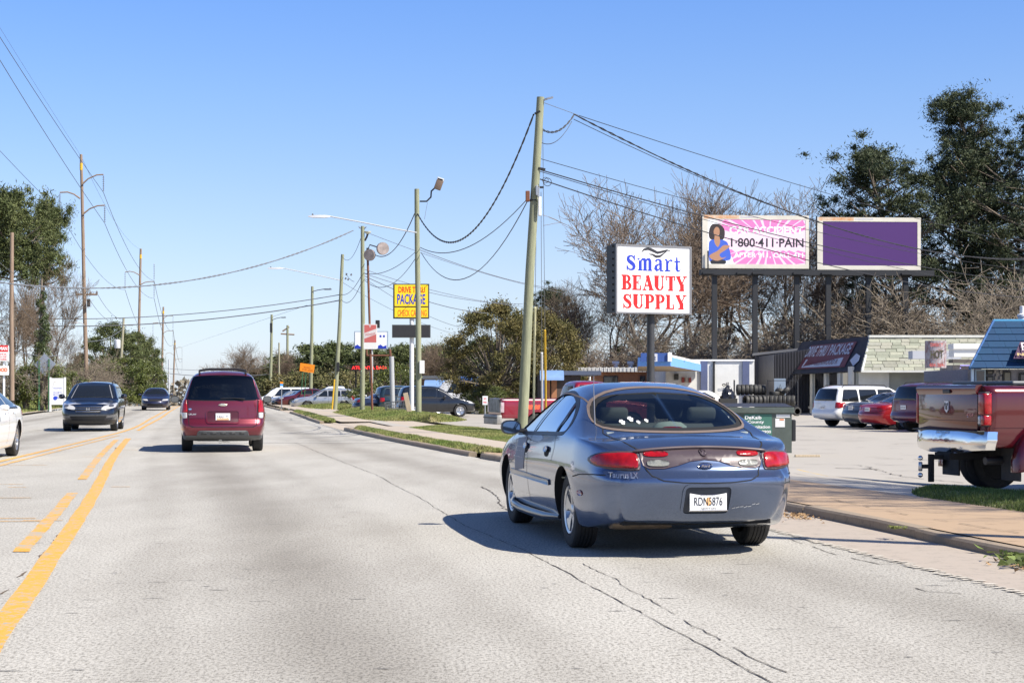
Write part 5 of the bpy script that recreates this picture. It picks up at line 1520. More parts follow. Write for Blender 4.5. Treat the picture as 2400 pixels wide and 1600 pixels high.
bed_liner(c, S, 1.2, -.35, .4)
std_side_glass(c, 1.22, 1.70, -.15, 1.45, .45, .06, [.6]); c.decal('windscreen', corner([(-.7, 1.22), (.7, 1.22), (.58, 1.72), (-.58, 1.72)], .06), 'front', GLD, offs=.004)
c.root.location = A(800, 912, 132); c.root.location.z = -.25; c.root.rotation_euler = (0, 0, R(90+95))
SV = paint('paint_silver', (.42, .43, .45), .6, .3)
S = wagon_spec(L=4.6, W=1.85, H=1.62, r=.35, wb=2.7, ro=.9, slope=.35, hood=1.02, belt=1.0, tumb=.22, rim='alloy7')
c = wagon('silver hatchback parked nose-left in front of the white pickup', (0, 0, 0), 0, SV, S, nst=48, cat='hatchback', name='hatchback')
c.root.location = A(762, 912, 126); c.root.location.z = -.2; c.root.rotation_euler = (0, 0, R(90+100))
c = sedan('dark red sedan parked behind the far street lamp pole', (0, 0, 0), 0, paint('paint_oxblood', (.10, .008, .012), .4, .3), L=4.8, H=1.48, nst=40, pl=False)
c.root.location = A(722, 912, 137); c.root.location.z = -.05; c.root.rotation_euler = (0, 0, R(90+105))
c = sedan('silver sedan parked nose-left beside the white van', (0, 0, 0), 0, SV, L=4.6, H=1.42, nst=40, pl=False)
c.root.location = A(688, 912, 150); c.root.location.z = -.2; c.root.rotation_euler = (0, 0, R(90+100))
c = sedan('black sedan parked between the silver sedan and the dark red sedan', (0, 0, 0), 0, BK, L=4.6, H=1.44, nst=40, pl=False)
c.root.location = A(706, 912, 143); c.root.location.z = -.2; c.root.rotation_euler = (0, 0, R(90+102))
S = wagon_spec(L=5.4, W=1.95, H=2.0, r=.36, wb=3.4, ro=1.0, slope=.15, hood=1.2, belt=1.15, tumb=.16, ws=1.0)
c = wagon('white van parked farthest left in the lot row', (0, 0, 0), 0, WP, S, nst=48, cat='van', name='van')
c.root.location = A(668, 912, 160); c.root.location.z = -.45; c.root.rotation_euler = (0, 0, R(90+95))
# white ambulance-type van seen above the hedge
S = wagon_spec(L=5.8, W=2.1, H=2.35, r=.38, wb=3.6, ro=1.1, slope=.08, hood=1.25, belt=1.30, tumb=.12, ws=1.0, z0=.4)
c = wagon('white ambulance with blue star panel behind the hedge', (0, 0, 0), 0, WP, S, nst=48, cat='ambulance', name='ambulance')
c.root.location = A(1092, 912, 118); c.root.location.z = LOTZ; c.root.rotation_euler = (0, 0, R(90+80))
pan = c.decal('side_panel', rect(-.35, 1.62, 1.3, .62, .06), 'left', M('panel_navy', (.02, .03, .05), .3), offs=.02, thick=.01)
q, _ = c.shell.hit('left', -.3, 1.62)
for k in range(3):
    a = R(60*k); mb = MB(); dx, dz = .2*math.sin(a), .2*math.cos(a)
    mb.prism([(-.3+dx+.05*math.cos(a), 1.62+dz-.05*math.sin(a)), (-.3+dx-.05*math.cos(a), 1.62+dz+.05*math.sin(a)), (-.3-dx-.05*math.cos(a), 1.62-dz+.05*math.sin(a)), (-.3-dx+.05*math.cos(a), 1.62-dz-.05*math.sin(a))], (0, q.y+.03+.003*k, 0), (1, 0, 0), (0, 0, 1), (0, 1, 0), .004)
    mb.build('star_of_life_bar', M('star_blue', (.10, .25, .75), .4), pan)
# ------------------------------------------------------------------ poles, lamps, wires
WOODG = M('pole_wood_green', (.30, .31, .20), .85, col2=(.19, .20, .13), scale=3, stretch=(9, 9, .5), bump=.4, bscale=12)
WOODB = M('pole_wood_brown', (.20, .135, .095), .85, col2=(.30, .225, .17), scale=3, stretch=(9, 9, .5), bump=.4, bscale=12)
WOODP = M('pole_wood_pale', (.36, .34, .24), .85, col2=(.25, .23, .16), scale=3, stretch=(9, 9, .5))
STEELG = M('galvanised', (.45, .46, .47), .4, .7)
LAMPG = M('lamp_grey', (.55, .56, .58), .45, .2)
RUST = M('rust', (.20, .07, .035), .8, col2=(.11, .05, .035), scale=5, stretch=(3, 3, 1))
INSUL = M('insulator', (.16, .15, .15), .3)
INSULW = M('insulator_pale', (.55, .55, .55), .3)
WIREM = M('cable_black', (.025, .025, .03), .6)
WIREG = M('cable_grey', (.16, .17, .19), .5)
YEL = M('yellow_guard', (.62, .38, .02), .5)

def pole(bx, by, tx, ty, d, r0, r1, mat, label, z=None, group='utility poles', name='utility_pole', cat='utility pole'):
    """wooden pole whose foot is at picture point (bx, by), top at (tx, ty), both at distance d; z = foot height"""
    X = (bx-1200)/F*d
    z0 = H-(by-YH)*d/F if z is None else z
    root = thing(name, label, cat, (X, d, z0), 0, group)
    top = A(tx, ty, d)-Vector((X, d, z0))
    bx_ = A(bx, by, d)
    mb = MB(); n = 10; pts = []; rs = []
    rnd = random.Random(int(bx))
    foot = Vector((0, 0, -.15))
    for i in range(n+1):
        t = i/n; p = foot.lerp(top, t); p.x += math.sin(t*3.1+bx)*.03*(1-abs(2*t-1)); pts.append(p); rs.append(r0+(r1-r0)*t)
    mb.tube(pts, rs, 14); mb.build('shaft', mat, root, 50)
    root['_top'] = 0
    del root['_top']
    return root, top
def loc(root, px, py, d=None):
    d = d if d is not None else root.location.y
    return A(px, py, d)-Vector(root.location)
# the tall leaning pole
PM, tM = pole(1222, 1024, 1267, 228, 48, .150, .105, WOODG, 'tall leaning grey-green utility pole just left of the blue sedan', z=-.05)
for (a, b) in (((1266, 262), (1253, 268)), ((1262, 395), (1278, 398)), ((1257, 470), (1241, 470)), ((1262, 440), (1274, 440))):
    p = loc(PM, *a); q = loc(PM, *b)
    MB().tube([p+Vector((0, -.10, 0)), q+Vector((0, -.08, 0))], .03, 6).build('bracket', BLACK, PM)
p = loc(PM, 1266, 238); MB().tube([p, p+Vector((.20, -.1, .06)), p+Vector((.36, -.1, .10))], .03, 6).build('dead_end_grip', STEELG, PM)
p = loc(PM, 1264, 485); MB().bbox(p.x-.035, p.x+.055, -.20, -.10, p.z-.27, p.z+.27, .02).build('white_tube_box', M('box_white', (.72, .72, .70), .5), PM)
p = loc(PM, 1240, 460); MB().bbox(p.x-.10, p.x+.02, -.14, .02, p.z-.16, p.z+.14, .02).build('splice_box', RUST, PM)
for k, (px, py) in enumerate(((1262, 452), (1258, 448))):
    p = loc(PM, px, py); MB().bbox(p.x-.03, p.x+.03, -.22, -.12, p.z-.14, p.z+.14, .01).build('terminal_box', STEELG, PM)
mb = MB(); c0 = loc(PM, 1283, 428)
mb.tube([c0+Vector((.11*math.cos(t), -.12, .11*math.sin(t))) for t in np.linspace(0, 6.28, 18)[:-1]], .010, 5, closed=True); mb.build('cable_coil', WIREM, PM)
mb = MB(); c0 = loc(PM, 1278, 424)
mb.tube([c0+Vector((.08*math.cos(t), -.15, .08*math.sin(t))) for t in np.linspace(0, 6.28, 18)[:-1]], .008, 5, closed=True); mb.build('cable_coil', WIREM, PM)
p = loc(PM, 1247, 600)
# guy wires with coloured guards
for k, (x0, y0, x1, y1, x2, y2, m, lb) in enumerate([(1258, 450, 1252, 730, 1250, 938, M('guard_pale', (.62, .60, .38), .5), 'thin guy wire with a pale yellow guard right of the leaning pole'),
        (1268, 450, 1268, 830, 1271, 958, M('guard_white', (.7, .7, .7), .5), 'middle guy wire with a white guard right of the leaning pole'),
        (1272, 300, 1275, 780, 1280, 958, YEL, 'rightmost guy wire with a deep yellow guard right of the leaning pole')]):
    d0 = 48; d1 = 53+k*1.0
    a = A(x0, y0, d0); g = Vector((A(x2, 950, d1).x, d1, -.1))
    root = thing('guy_wire', lb, 'guy wire', g, 0, 'guy wires of the leaning pole')
    al = a-g; MB().tube([Vector((0, 0, 0)), al], .008, 5).build('wire', WIREG, root)
    z1 = A(x1, y1, d1).z-g.z; t1 = z1/al.z; 
    MB().tube([al*.01, al*t1], .035, 7).build('guard', m, root)

# street-light poles along the verge
PB, tB = pole(981, 988, 977, 443, 71, .125, .10, WOODG, 'wooden pole with long street-lamp arm and floodlight beside the white sign pole', z=.12)
def arm_lamp(root, pts, hl, mat=LAMPG, r=.03, rise=.0):
    P = [loc(root, *p) for p in pts]
    for p in P: p.y = -.12
    MB().tube(P, r, 7).build('lamp_arm', mat, root, 60)
    e = P[-1]; s = -1 if P[-1].x < P[0].x else 1
    mb = MB(); vs = []
    L = hl; prof = [(0, .03, .05), (.25, .055, .11), (.8, .05, .12), (1, .02, .08)]
    fs = []
    for t, hh, ww in prof:
        x = e.x+s*L*t; vs += [(x, e.y-ww, e.z-hh), (x, e.y+ww, e.z-hh), (x, e.y+ww*.7, e.z+hh), (x, e.y-ww*.7, e.z+hh)]
    for i in range(3):
        for k in range(4): fs.append((i*4+k, i*4+(k+1) % 4, i*4+4+(k+1) % 4, i*4+4+k))
    fs += [(0, 1, 2, 3), (12, 15, 14, 13)]
    mb.add(vs, fs); h = mb.build('lamp_head', mat, root, 50)
    mb = MB().lathe([(.035, 0), (.04, .05), (.02, .09)], 8, 'z', (e.x+s*L*.8, e.y, e.z+.03)); mb.build('photocell', BLACK, h)
arm_lamp(PB, [(977, 546), (900, 532), (840, 520), (775, 508)], .92)
p0 = loc(PB, 984, 472)
mb = MB(); mb.tube([p0, loc(PB, 1000, 472), loc(PB, 1010, 462), loc(PB, 1011, 448), loc(PB, 1020, 440)], .035, 7); mb.build('flood_arm', BLACK, PB, 60)
p = loc(PB, 1029, 432); Mx = Matrix.Translation(p) @ Matrix.Rotation(R(20), 4, 'Y')
f = MB().bbox(-.14, .14, -.22, .05, -.24, .24, .03, Mx).build('floodlight', M('flood_brown', (.16, .11, .08), .5), PB, 40)
MB().bbox(-.145, .145, -.22, .06, .14, .26, .02, Mx).build('flood_back', LAMPG, f)
mb = MB(); mb.tube([loc(PB, 1002, 474), loc(PB, 998, 495), loc(PB, 995, 514)], .008, 5); mb.build('loose_wire', WIREG, PB)
p = loc(PB, 989, 860); MB().bbox(p.x-.09, p.x+.11, -.26, -.12, p.z-.27, p.z+.27, .01).build('notice_box', M('box_white', (.72, .72, .7), .5), PB)
PC, tC = pole(849, 977, 850, 530, 86, .125, .095, WOODG, 'wooden pole carrying cables beside the rusty double floodlight pole', z=.22)
for s in (-1, 1):
    MB().tube([tC+Vector((0, 0, -.12)), tC+Vector((s*.16, -.08, -.10)), tC+Vector((s*.18, -.08, -.02))], .025, 6).build('insulator', INSUL, PC)
mb = MB(); p = loc(PC, 862, 548); mb.lathe([(.001, -.02), (.10, 0), (.16, .08), (.17, .12)], 14, 'z', tuple(p)); mb.build('dish', M('dish_cream', (.6, .58, .45), .5), PC, 50)
mb = MB(); mb.tube([p+Vector((-.15, 0, -.35)), p+Vector((-.05, 0, -.15)), p], .05, 8); mb.build('dish_mount', BLACK, PC)
p = loc(PC, 849, 980)
PD, tD = pole(785, 965, 803, 596, 108, .145, .10, WOODG, 'leaning wooden pole with long lamp arm above the yellow marker post', z=.15)
arm_lamp(PD, [(797, 657), (740, 644), (700, 636), (665, 629)], 1.0)
for k, (x, y) in enumerate(((811, 645), (809, 655), (815, 657), (822, 646))):
    p = loc(PD, x, y); MB().tube([p, p+Vector((.06, 0, .12))], .05, 6).build('cutout', INSUL, PD)
p = loc(PD, 793, 860); MB().bbox(p.x-.06, p.x+.08, -.3, -.14, p.z-.3, p.z+.3, .01).build('meter_box', BLACK, PD)
PE, tE = pole(728, 950, 732, 671, 142, .16, .11, WOODG, 'fourth pole back with a short dark lamp arm, by the orange sign', z=.1)
arm_lamp(PE, [(734, 683), (745, 680), (757, 678)], .75, mat=M('lamp_dark', (.1, .1, .1)), r=.035)
PF, tF = pole(633, 957, 637, 737, 185, .19, .13, WOODG, 'farthest street-lamp pole right of the red minivan', z=-1.0)
arm_lamp(PF, [(638, 750), (648, 746), (658, 744)], .6, mat=_mats['lamp_dark'], r=.035)
p = loc(PF, 636, 768); MB().bbox(p.x-.12, p.x+.12, -.3, -.15, p.z-.5, p.z+.5, .01).build('transformer', BLACK, PF)
PG, tG = pole(672, 900, 674, 762, 230, .22, .15, WOODG, 'far pole with two short crossarms among the trees', z=-3)
for (x0, y0, x1, y1) in ((662, 776, 678, 766), (658, 782, 690, 784)):
    MB().tube([loc(PG, x0, y0), loc(PG, x1, y1)], .10, 6).build('crossarm', WOODB, PG)
pole(655, 925, 654, 803, 200, .12, .09, WOODP, 'thin pale pole above the bus stop sign', z=-2)
# left side transmission line
def davit(root, d, pts, ins, r=.05, mat=WOODB):
    P = [A(x, y, d)-Vector(root.location) for x, y in pts]
    for q in P: q.y = -.2
    a = MB(); a.tube(P, [r*1.2]+[r]*(len(P)-1), 6); arm = a.build('davit_arm', M('davit_steel', (.28, .19, .12), .6), root, 60)
    e = P[-1]; L = ins; prof = []
    n = 9
    for i in range(n):
        z = -L*i/n
        prof += [(.02, z), (.08, z-.03*L/2), (.08, z-.05*L/2), (.02, z-.07*L/2)]
    m = MB(); m.lathe([(rr_, zz-.1) for rr_, zz in prof], 10, 'z', (e.x, e.y, e.z))
    m.build('insulator_string', INSUL, arm); return Vector(root.location)+e+Vector((0, 0, -L-.1))
GT = 'tall transmission poles along the left side'
def tpole(bx, tx, ty, d, arms, label, ybase, r0=.165, r1=.10):
    root, top = pole(bx, ybase, tx, ty, d, r0, r1, WOODB, label, z=float(drop(d)), group=GT, name='transmission_pole', cat='transmission pole')
    z = top.z*.965; MB().tube([Vector((top.x*.965, -.02, z-.5)), Vector((top.x*.965, -.02, z))], r1*1.1, 10).build('yellow_band', YEL, root)
    return root, [davit(root, d, p, i) for p, i in arms]
T1, w1 = tpole(205, 190, 362, 124, [([(195, 432), (208, 420), (228, 411), (244, 410)], 1.2), ([(189, 466), (175, 456), (160, 451), (142, 452)], 1.3), ([(197, 502), (212, 490), (230, 483), (247, 482)], 1.2)], 'tallest brown transmission pole with three curved arms, left of the road', 950)
T2, w2 = tpole(320, 330, 583, 205, [([(329, 668), (340, 662), (352, 660), (362, 660)], 1.9), ([(328, 645), (315, 638), (305, 636), (294, 638)], 2.0), ([(362, 620), (362, 619)], 1.9)], 'second transmission pole back, rising from the dark green bush', 950, .19, .13)
T3, w3 = tpole(376, 383, 719, 330, [([(385, 745), (393, 740), (406, 740)], 2.5), ([(381, 762), (370, 756), (359, 757)], 2.5), ([(384, 780), (393, 775), (406, 775)], 2.5)], 'third transmission pole back, left of the red minivan', 950, .24, .17)
T4, w4 = tpole(403, 410, 797, 520, [([(412, 817), (420, 813), (427, 815)], 3.5), ([(408, 832), (398, 826), (389, 829)], 3.5), ([(411, 843), (420, 840), (427, 841)], 3.5)], 'farthest transmission pole, just left of the red minivan roof', 960, .30, .22)
for (x0, y0, x1, y1) in ((177, 690, 228, 690),):
    MB().tube([loc(T1, x0, y0), loc(T1, x1, y1)], .07, 6).build('crossarm', WOODB, T1)
for x in (178, 212, 227):
    p = loc(T1, x, 686); MB().lathe([(.05, -.1), (.09, 0), (.05, .14)], 8, 'z', tuple(p)).build('insulator', INSUL, T1)
arm_lamp(T1, [(199, 762), (192, 757), (184, 756)], .55)
p = loc(T1, 210, 709); MB().tube([p+Vector((0, -.3, -.3)), p+Vector((.0, -.3, .25))], .12, 7).build('cable_stack', BLACK, T1)
PL, _ = pole(28, 935, 28, 545, 92, .13, .10, WOODB, 'brown wooden pole at the left edge beside the red and white sign', z=.9)
PS, tS = pole(279, 950, 290, 745, 150, .14, .10, WOODP, 'small pale leaning pole with a grey transformer can', z=.1)
p = loc(PS, 276, 806); mb = MB().lathe([(.001, -.38), (.26, -.37), (.27, .3), (.22, .38), (.05, .42)], 14, 'z', (p.x, -.1, p.z)); mb.build('transformer', LAMPG, PS, 50)
mb = MB(); mb.tube([loc(PS, 290, 760), loc(PS, 300, 762), loc(PS, 312, 762)], .05, 6); mb.build('lamp_arm', LAMPG, PS)
pole(396, 950, 396, 842, 240, .14, .1, LAMPG, 'thin grey steel pole behind the far dark sedan', z=-4, name='steel_pole')

# wires: each is an object of its own
NW = [0]
def wire(p0, p1, sag, r, label, mat=WIREM, group=None, n=20, name='cable', twist=0):
    p0, p1 = Vector(p0), Vector(p1); r = r*.72
    root = None
    P = []
    for i in range(n+1):
        t = i/n; p = p0.lerp(p1, t); p.z -= sag*4*t*(1-t); P.append(p)
    o0 = P[n//2].copy()
    if twist:
        n2 = 90; vs = []
        mb = MB()
        for ph in (0, math.pi):
            Q = []
            for i in range(n2+1):
                t = i/n2; p = p0.lerp(p1, t); p.z -= sag*4*t*(1-t)
                a = t*twist*2*math.pi+ph; Q.append(p+Vector((.3*r*math.cos(a), 0, r*.9*math.sin(a)))-o0)
            mb.tube(Q, r*.7, 4)
    else:
        mb = MB(); mb.tube([p-o0 for p in P], r, 4)
    o = mb.build(name, mat); o.location = o0
    tag(o, label, 'cable', group); return o
def W(x0, y0, d0, x1, y1, d1, sag, r, label, **k): return wire(A(x0, y0, d0), A(x1, y1, d1), sag, r, label, **k)
GA = 'cables between the roadside poles'
W(1251, 268, 48, 978, 500, 71, 2.25, .038, 'thick twisted black cable sagging deepest from the leaning pole top to the lamp pole', group=GA, twist=22)
W(1240, 462, 48, 985, 580, 71, .75, .022, 'upper thin cable sagging from the rusty splice box to the lamp pole', group=GA)
W(1238, 468, 48, 987, 592, 71, 1.65, .022, 'lower thin cable sagging from the rusty splice box to the lamp pole', group=GA)
W(972, 500, 71, 872, 592, 86, .8, .03, 'black cable from the lamp pole down to the double floodlight', group=GA)
W(974, 590, 71, 852, 640, 86, .35, .02, 'upper cable between the lamp pole and the pole left of it', group=GA)
W(974, 605, 71, 853, 655, 86, .75, .02, 'lower cable between the lamp pole and the pole left of it', group=GA)
W(846, 648, 86, 800, 690, 108, .3, .022, 'upper of two cables meeting the pole with the second lamp arm', group=GA)
W(846, 665, 86, 800, 702, 108, .5, .022, 'lower of two cables meeting the pole with the second lamp arm', group=GA)
W(801, 600, 108, 845, 560, 86, .6, .018, 'slack wire between the tops of the second and third wooden poles', group=GA)
W(810, 640, 108, 830, 660, 104, .1, .02, 'short drop wire beside the fuse cutouts', group=GA)
GB = 'cables crossing the road'
W(828, 540, 86, -260, 612, 70, 1.9, .042, 'heavy twisted cable spanning the road from the middle pole to the left edge', mat=WIREG, group=GB, twist=40)
W(800, 690, 108, -200, 728, 118, 1.0, .035, 'upper of two pale cables crossing the road behind the heavy one', mat=WIREG, group=GB)
W(800, 703, 108, -200, 742, 118, 1.1, .045, 'lower of two pale cables crossing the road behind the heavy one', mat=WIREG, group=GB)
W(345, 868, 230, 700, 868, 230, .8, .06, 'distant cable crossing low behind the red minivan', mat=WIREG, group=GB)
W(345, 858, 236, 700, 850, 236, .8, .04, 'distant thin cable crossing just above the lower one behind the minivan', mat=WIREG, group=GB)
W(420, 815, 520, 720, 715, 150, .0, .02, 'thin wire rising right from the far transmission pole', mat=WIREG, group=GB)
GC = 'service cables fanning out to the right edge'
W(1272, 240, 48, 1357, 271, 50, .0, .012, 'short bare dead-end wire right of the leaning pole top', group=GC, mat=WIREG)
W(1270, 303, 48, 1345, 270, 50, .25, .03, 'looped feed cable under the leaning pole top', group=GC, twist=4)
W(1270, 335, 48, 1340, 285, 50, .25, .015, 'thin slack loop under the leaning pole top', group=GC)
W(1345, 268, 50, 2480, 600, 92, 1.5, .034, 'thickest twisted service cable running to the right edge', group=GC, twist=50)
W(1357, 271, 50, 2480, 590, 92, .3, .016, 'topmost thin service wire running to the right edge', group=GC)
W(1345, 280, 50, 2480, 606, 93, 1.35, .016, 'thin wire just above the thick service cable', group=GC)
for k, (y0, y1, s, r, lb) in enumerate([(372, 640, .5, .014, 'first'), (398, 668, .55, .024, 'second'), (402, 690, .5, .014, 'third'), (420, 700, .8, .024, 'lowest')]):
    W(1266, y0, 48, 2480, y1, 96, s, r, lb+' of the four telephone cables passing before the billboards, counted from the top', group=GC)
GD = 'cables fanning right from the middle poles'
for k, (x0, y0, d0, x1, y1, d1, s, r, lb) in enumerate([
    (868, 548, 86, 1340, 690, 110, .3, .018, 'upper twisted wire from the dish pole passing before the leaning pole'),
    (975, 582, 72, 1330, 680, 110, .3, .022, 'wire running right from mid-height of the lamp pole'),
    (851, 630, 86, 1225, 718, 110, .3, .018, 'first thin wire above the yellow sign heading right'),
    (851, 640, 86, 1225, 712, 112, .4, .02, 'second thin wire above the yellow sign heading right'),
    (851, 645, 86, 1180, 735, 112, .5, .028, 'thick wire grazing the top of the yellow sign'),
    (851, 650, 86, 1120, 775, 125, .5, .018, 'wire passing behind the yellow sign to the big evergreen'),
    (800, 660, 108, 1100, 790, 150, .5, .018, 'faint low wire behind the yellow sign'),
    (1450, 752, 130, 2300, 775, 150, .4, .03, 'pale wire in front of the bare trees under the billboards')]):
    W(x0, y0, d0, x1, y1, d1, s, r, lb, mat=WIREG, group=GD)
# transmission conductors
GE = 'transmission wires along the left side'
far = [A(x, y, 760) for x, y in ((425, 880), (405, 885), (425, 892))]
near_ = [Vector((-19, 20, 27.5)), Vector((-21, 20, 22.5)), Vector((-17.2, 20, 25.0))]
names = ('upper right-hand', 'left-hand', 'lower right-hand')
w2s = [w2[2], w2[1], w2[0]]
for k in range(3):
    wire(near_[k], w1[k], 1.0, .028, f'{names[k]} transmission wire coming overhead to the nearest tall pole', WIREG, GE, n=30)
    wire(w1[k], w2s[k], 1.4, .028, f'{names[k]} transmission wire between the first and second tall poles', WIREG, GE)
    wire(w2s[k], w3[k], 2.2, .035, f'{names[k]} transmission wire between the second and third tall poles', WIREG, GE)
    wire(w3[k], w4[k], 3.0, .05, f'{names[k]} transmission wire between the third and fourth tall poles', WIREG, GE)
wire(Vector((-19, 20, 27.5)), A(190, 366, 124), .5, .012, 'thin earth wire to the very top of the nearest tall pole', WIREG, GE)
wire(A(190, 366, 124), A(330, 585, 205), 1.2, .015, 'thin earth wire between the tops of the first and second tall poles', WIREG, GE)
W(-150, 690, 90, 178, 688, 124, 1.0, .02, 'distribution wire to the left end of the crossarm', mat=WIREG, group=GE)
W(-60, 560, 80, 212, 684, 124, 1.2, .02, 'distribution wire sloping down to the middle of the crossarm', mat=WIREG, group=GE)
W(228, 688, 124, 290, 748, 150, .5, .025, 'distribution wire from the crossarm to the small leaning pole', mat=WIREG, group=GE)
W(212, 705, 124, 290, 752, 150, .7, .025, 'lower distribution wire to the small leaning pole', mat=WIREG, group=GE)
W(30, 700, 92, 200, 820, 124, .6, .02, 'communication cable from the brown edge pole to the tall pole', mat=WIREG, group=GE)
W(30, 820, 92, 200, 812, 124, .5, .03, 'low communication cable before the ivy trunk', mat=WIREG, group=GE)
W(205, 800, 124, 288, 770, 150, .3, .03, 'pale cable rising from the tall pole to the small leaning pole', mat=WIREG, group=GE)
W(205, 830, 124, 281, 850, 150, .8, .03, 'slack pale cable before the dark evergreen', mat=WIREG, group=GE)

# ------------------------------------------------------------------ signs
def slab(word, O, U, V, w, h, mat, parent, name='lettering', depth=.004):
    """heavy slab-serif letters, drawn as flat strokes"""
    O, U, V = Vector(O), Vector(U), Vector(V); N = U.cross(V).normalized()
    def arc(cx, cy, rx, ry, a0, a1, w0, w1, n=12):
        return [(cx+rx*math.cos(R(a0+(a1-a0)*i/n)), cy+ry*math.sin(R(a0+(a1-a0)*i/n))) for i in range(n+1)], [w0+(w1-w0)*math.sin(math.pi*i/n) for i in range(n+1)]
    T = .35; t_ = .085
    def L(ch):
        r = []; 
        def b(x0, x1, y0, y1): r.append(([(x0, (y0+y1)/2), (x1, (y0+y1)/2)], abs(y1-y0)))
        def s(p, wd): r.append((p, wd))
        if ch == 'B':
            b(.12, .12+T, 0, 1); b(0, .5, .92, 1); b(0, .5, 0, .08)
            s(*arc(.48, .745, .30, .215, 90, -90, .08, .25)); s(*arc(.50, .265, .36, .225, 90, -90, .08, .27)); b(.3, .5, .49, .56)
        elif ch == 'E':
            b(.12, .12+T, 0, 1); b(0, .88, .92, 1); b(0, .92, 0, .08); b(.3, .62, .47, .55); s([(.85, .99), (.80, .70)], .1); s([(.90, .01), (.84, .32)], .1); s([(.62, .66), (.62, .36)], .08)
        elif ch == 'A':
            s([(.16, .03), (.46, .98)], .085); s([(.44, 1), (.80, .03)], .27); b(.25, .66, .28, .36); b(0, .36, 0, .08); b(.55, 1.02, 0, .08)
        elif ch == 'U':
            s([(.22, 1), (.22, .3)], T); s(*arc(.51, .30, .29, .26, 180, 360, .2, .1)); s([(.80, .3), (.80, 1)], .09); b(0, .46, .92, 1); b(.62, .98, .92, 1); s([(.22, .33), (.26, .2), (.34, .1), (.46, .055)], [T, .24, .2, .12])
        elif ch == 'T':
            b(.38, .38+T, 0, 1); b(.03, .97, .92, 1); s([(.06, .99), (.11, .68)], .1); s([(.94, .99), (.89, .68)], .1); b(.24, .76, 0, .08)
        elif ch == 'Y':
            s([(.16, .98), (.50, .42)], .26); s([(.86, .98), (.54, .46)], .09); b(.38, .38+T, 0, .48); b(0, .42, .92, 1); b(.66, 1.03, .92, 1); b(.24, .76, 0, .08)
        elif ch == 'S':
            P = [(.78, .72), (.72, .86), (.58, .94), (.40, .94), (.25, .86), (.22, .72), (.32, .60), (.52, .50), (.70, .40), (.78, .26), (.72, .12), (.56, .055), (.38, .055), (.22, .14), (.14, .30)]
            s(P, [.05, .08, .10, .12, .2, .24, .25, .26, .25, .24, .2, .12, .10, .08, .05]); s([(.80, 1), (.80, .66)], .09); s([(.13, 0), (.13, .34)], .09)
        elif ch == 'P':
            b(.12, .12+T, 0, 1); b(0, .5, .92, 1); b(0, .5, 0, .08); s(*arc(.48, .71, .36, .25, 90, -90, .08, .27)); b(.3, .5, .42, .50)
        elif ch == 'L':
            b(.12, .12+T, 0, 1); b(0, .48, .92, 1); b(0, .88, 0, .08); s([(.87, .01), (.80, .36)], .11)
        elif ch == 'm':
            for x in (.10, .42, .74): b(x, x+.20, 0, .62)
            b(.02, .16, .62, .70); s([(.24, .56), (.34, .66), (.46, .66), (.53, .55)], [.06, .1, .14, .16]); s([(.56, .56), (.66, .66), (.78, .66), (.85, .55)], [.06, .1, .14, .16])
            for x in (.05, .37, .69): b(x, x+.3, 0, .065)
        elif ch == 'a':
            b(.56, .56+.24, .06, .52); s([(.22, .54), (.30, .65), (.48, .67), (.64, .62), (.68, .50)], [.16, .12, .10, .16, .24]); s([(.66, .42), (.42, .38), (.24, .28), (.22, .15), (.34, .06), (.48, .08), (.62, .18)], [.06, .1, .2, .24, .18, .1, .06]); b(.62, .95, 0, .08)
        elif ch == 'r':
            b(.16, .16+.26, 0, .66); b(0, .3, .62, .70); b(0, .66, 0, .08); s([(.42, .50), (.54, .64), (.70, .66), (.80, .58)], [.06, .10, .14, .22])
        elif ch == 't':
            s([(.32, .95), (.32, .18), (.42, .06), (.60, .05), (.76, .16)], [.12, .26, .2, .12, .06]); b(.02, .74, .62, .70)
        return r
    widths = {'m': 1.35, 'a': .95, 'r': .80, 't': .75, 'S': .95, 'Y': 1.05, 'A': 1.08, 'U': 1.02, 'T': 1.0, 'L': .92, 'P': .95, 'B': .97, 'E': .95}
    tot = sum(widths[c_] for c_ in word); x = 0; mb = MB(); k = 0
    for ch in word:
        ww = widths[ch]/tot*w
        for pts, wd in L(ch):
            k += 1; P = [(x+p[0]*ww*.94, p[1]*h) for p in pts]
            # widths are relative: horizontal stems use letter width, thin bars use height
            if ch in 'mar': P = [(p_[0], p_[1]*1.14) for p_ in P]
            if isinstance(wd, list): wds = [q*ww*(1.2 if ch in 'Smart' else 1.05) if len(pts) > 2 else q*h for q in wd]
            else:
                hor = abs(pts[0][1]-pts[-1][1]) < .02
                wds = wd*h*(1.15 if wd < .2 else 1) if hor else wd*ww*1.05
            if not isinstance(wds, list): wds = [wds]*len(P)
            if hasattr(wds, '__len__') and len(wds) != len(P): wds = [wds[0]]*len(P)
            mb.ribbon(P, wds, tuple(O+N*(depth+.0004*(k % 9))), U, V)
        x += ww
    o = mb.build(name, mat, parent)
    me = o.data; bm = bmesh.new(); bm.from_mesh(me)
    for f in bm.faces:
        if f.normal.dot(N) < 0: f.normal_flip()
    bm.to_mesh(me); bm.free()
    return o

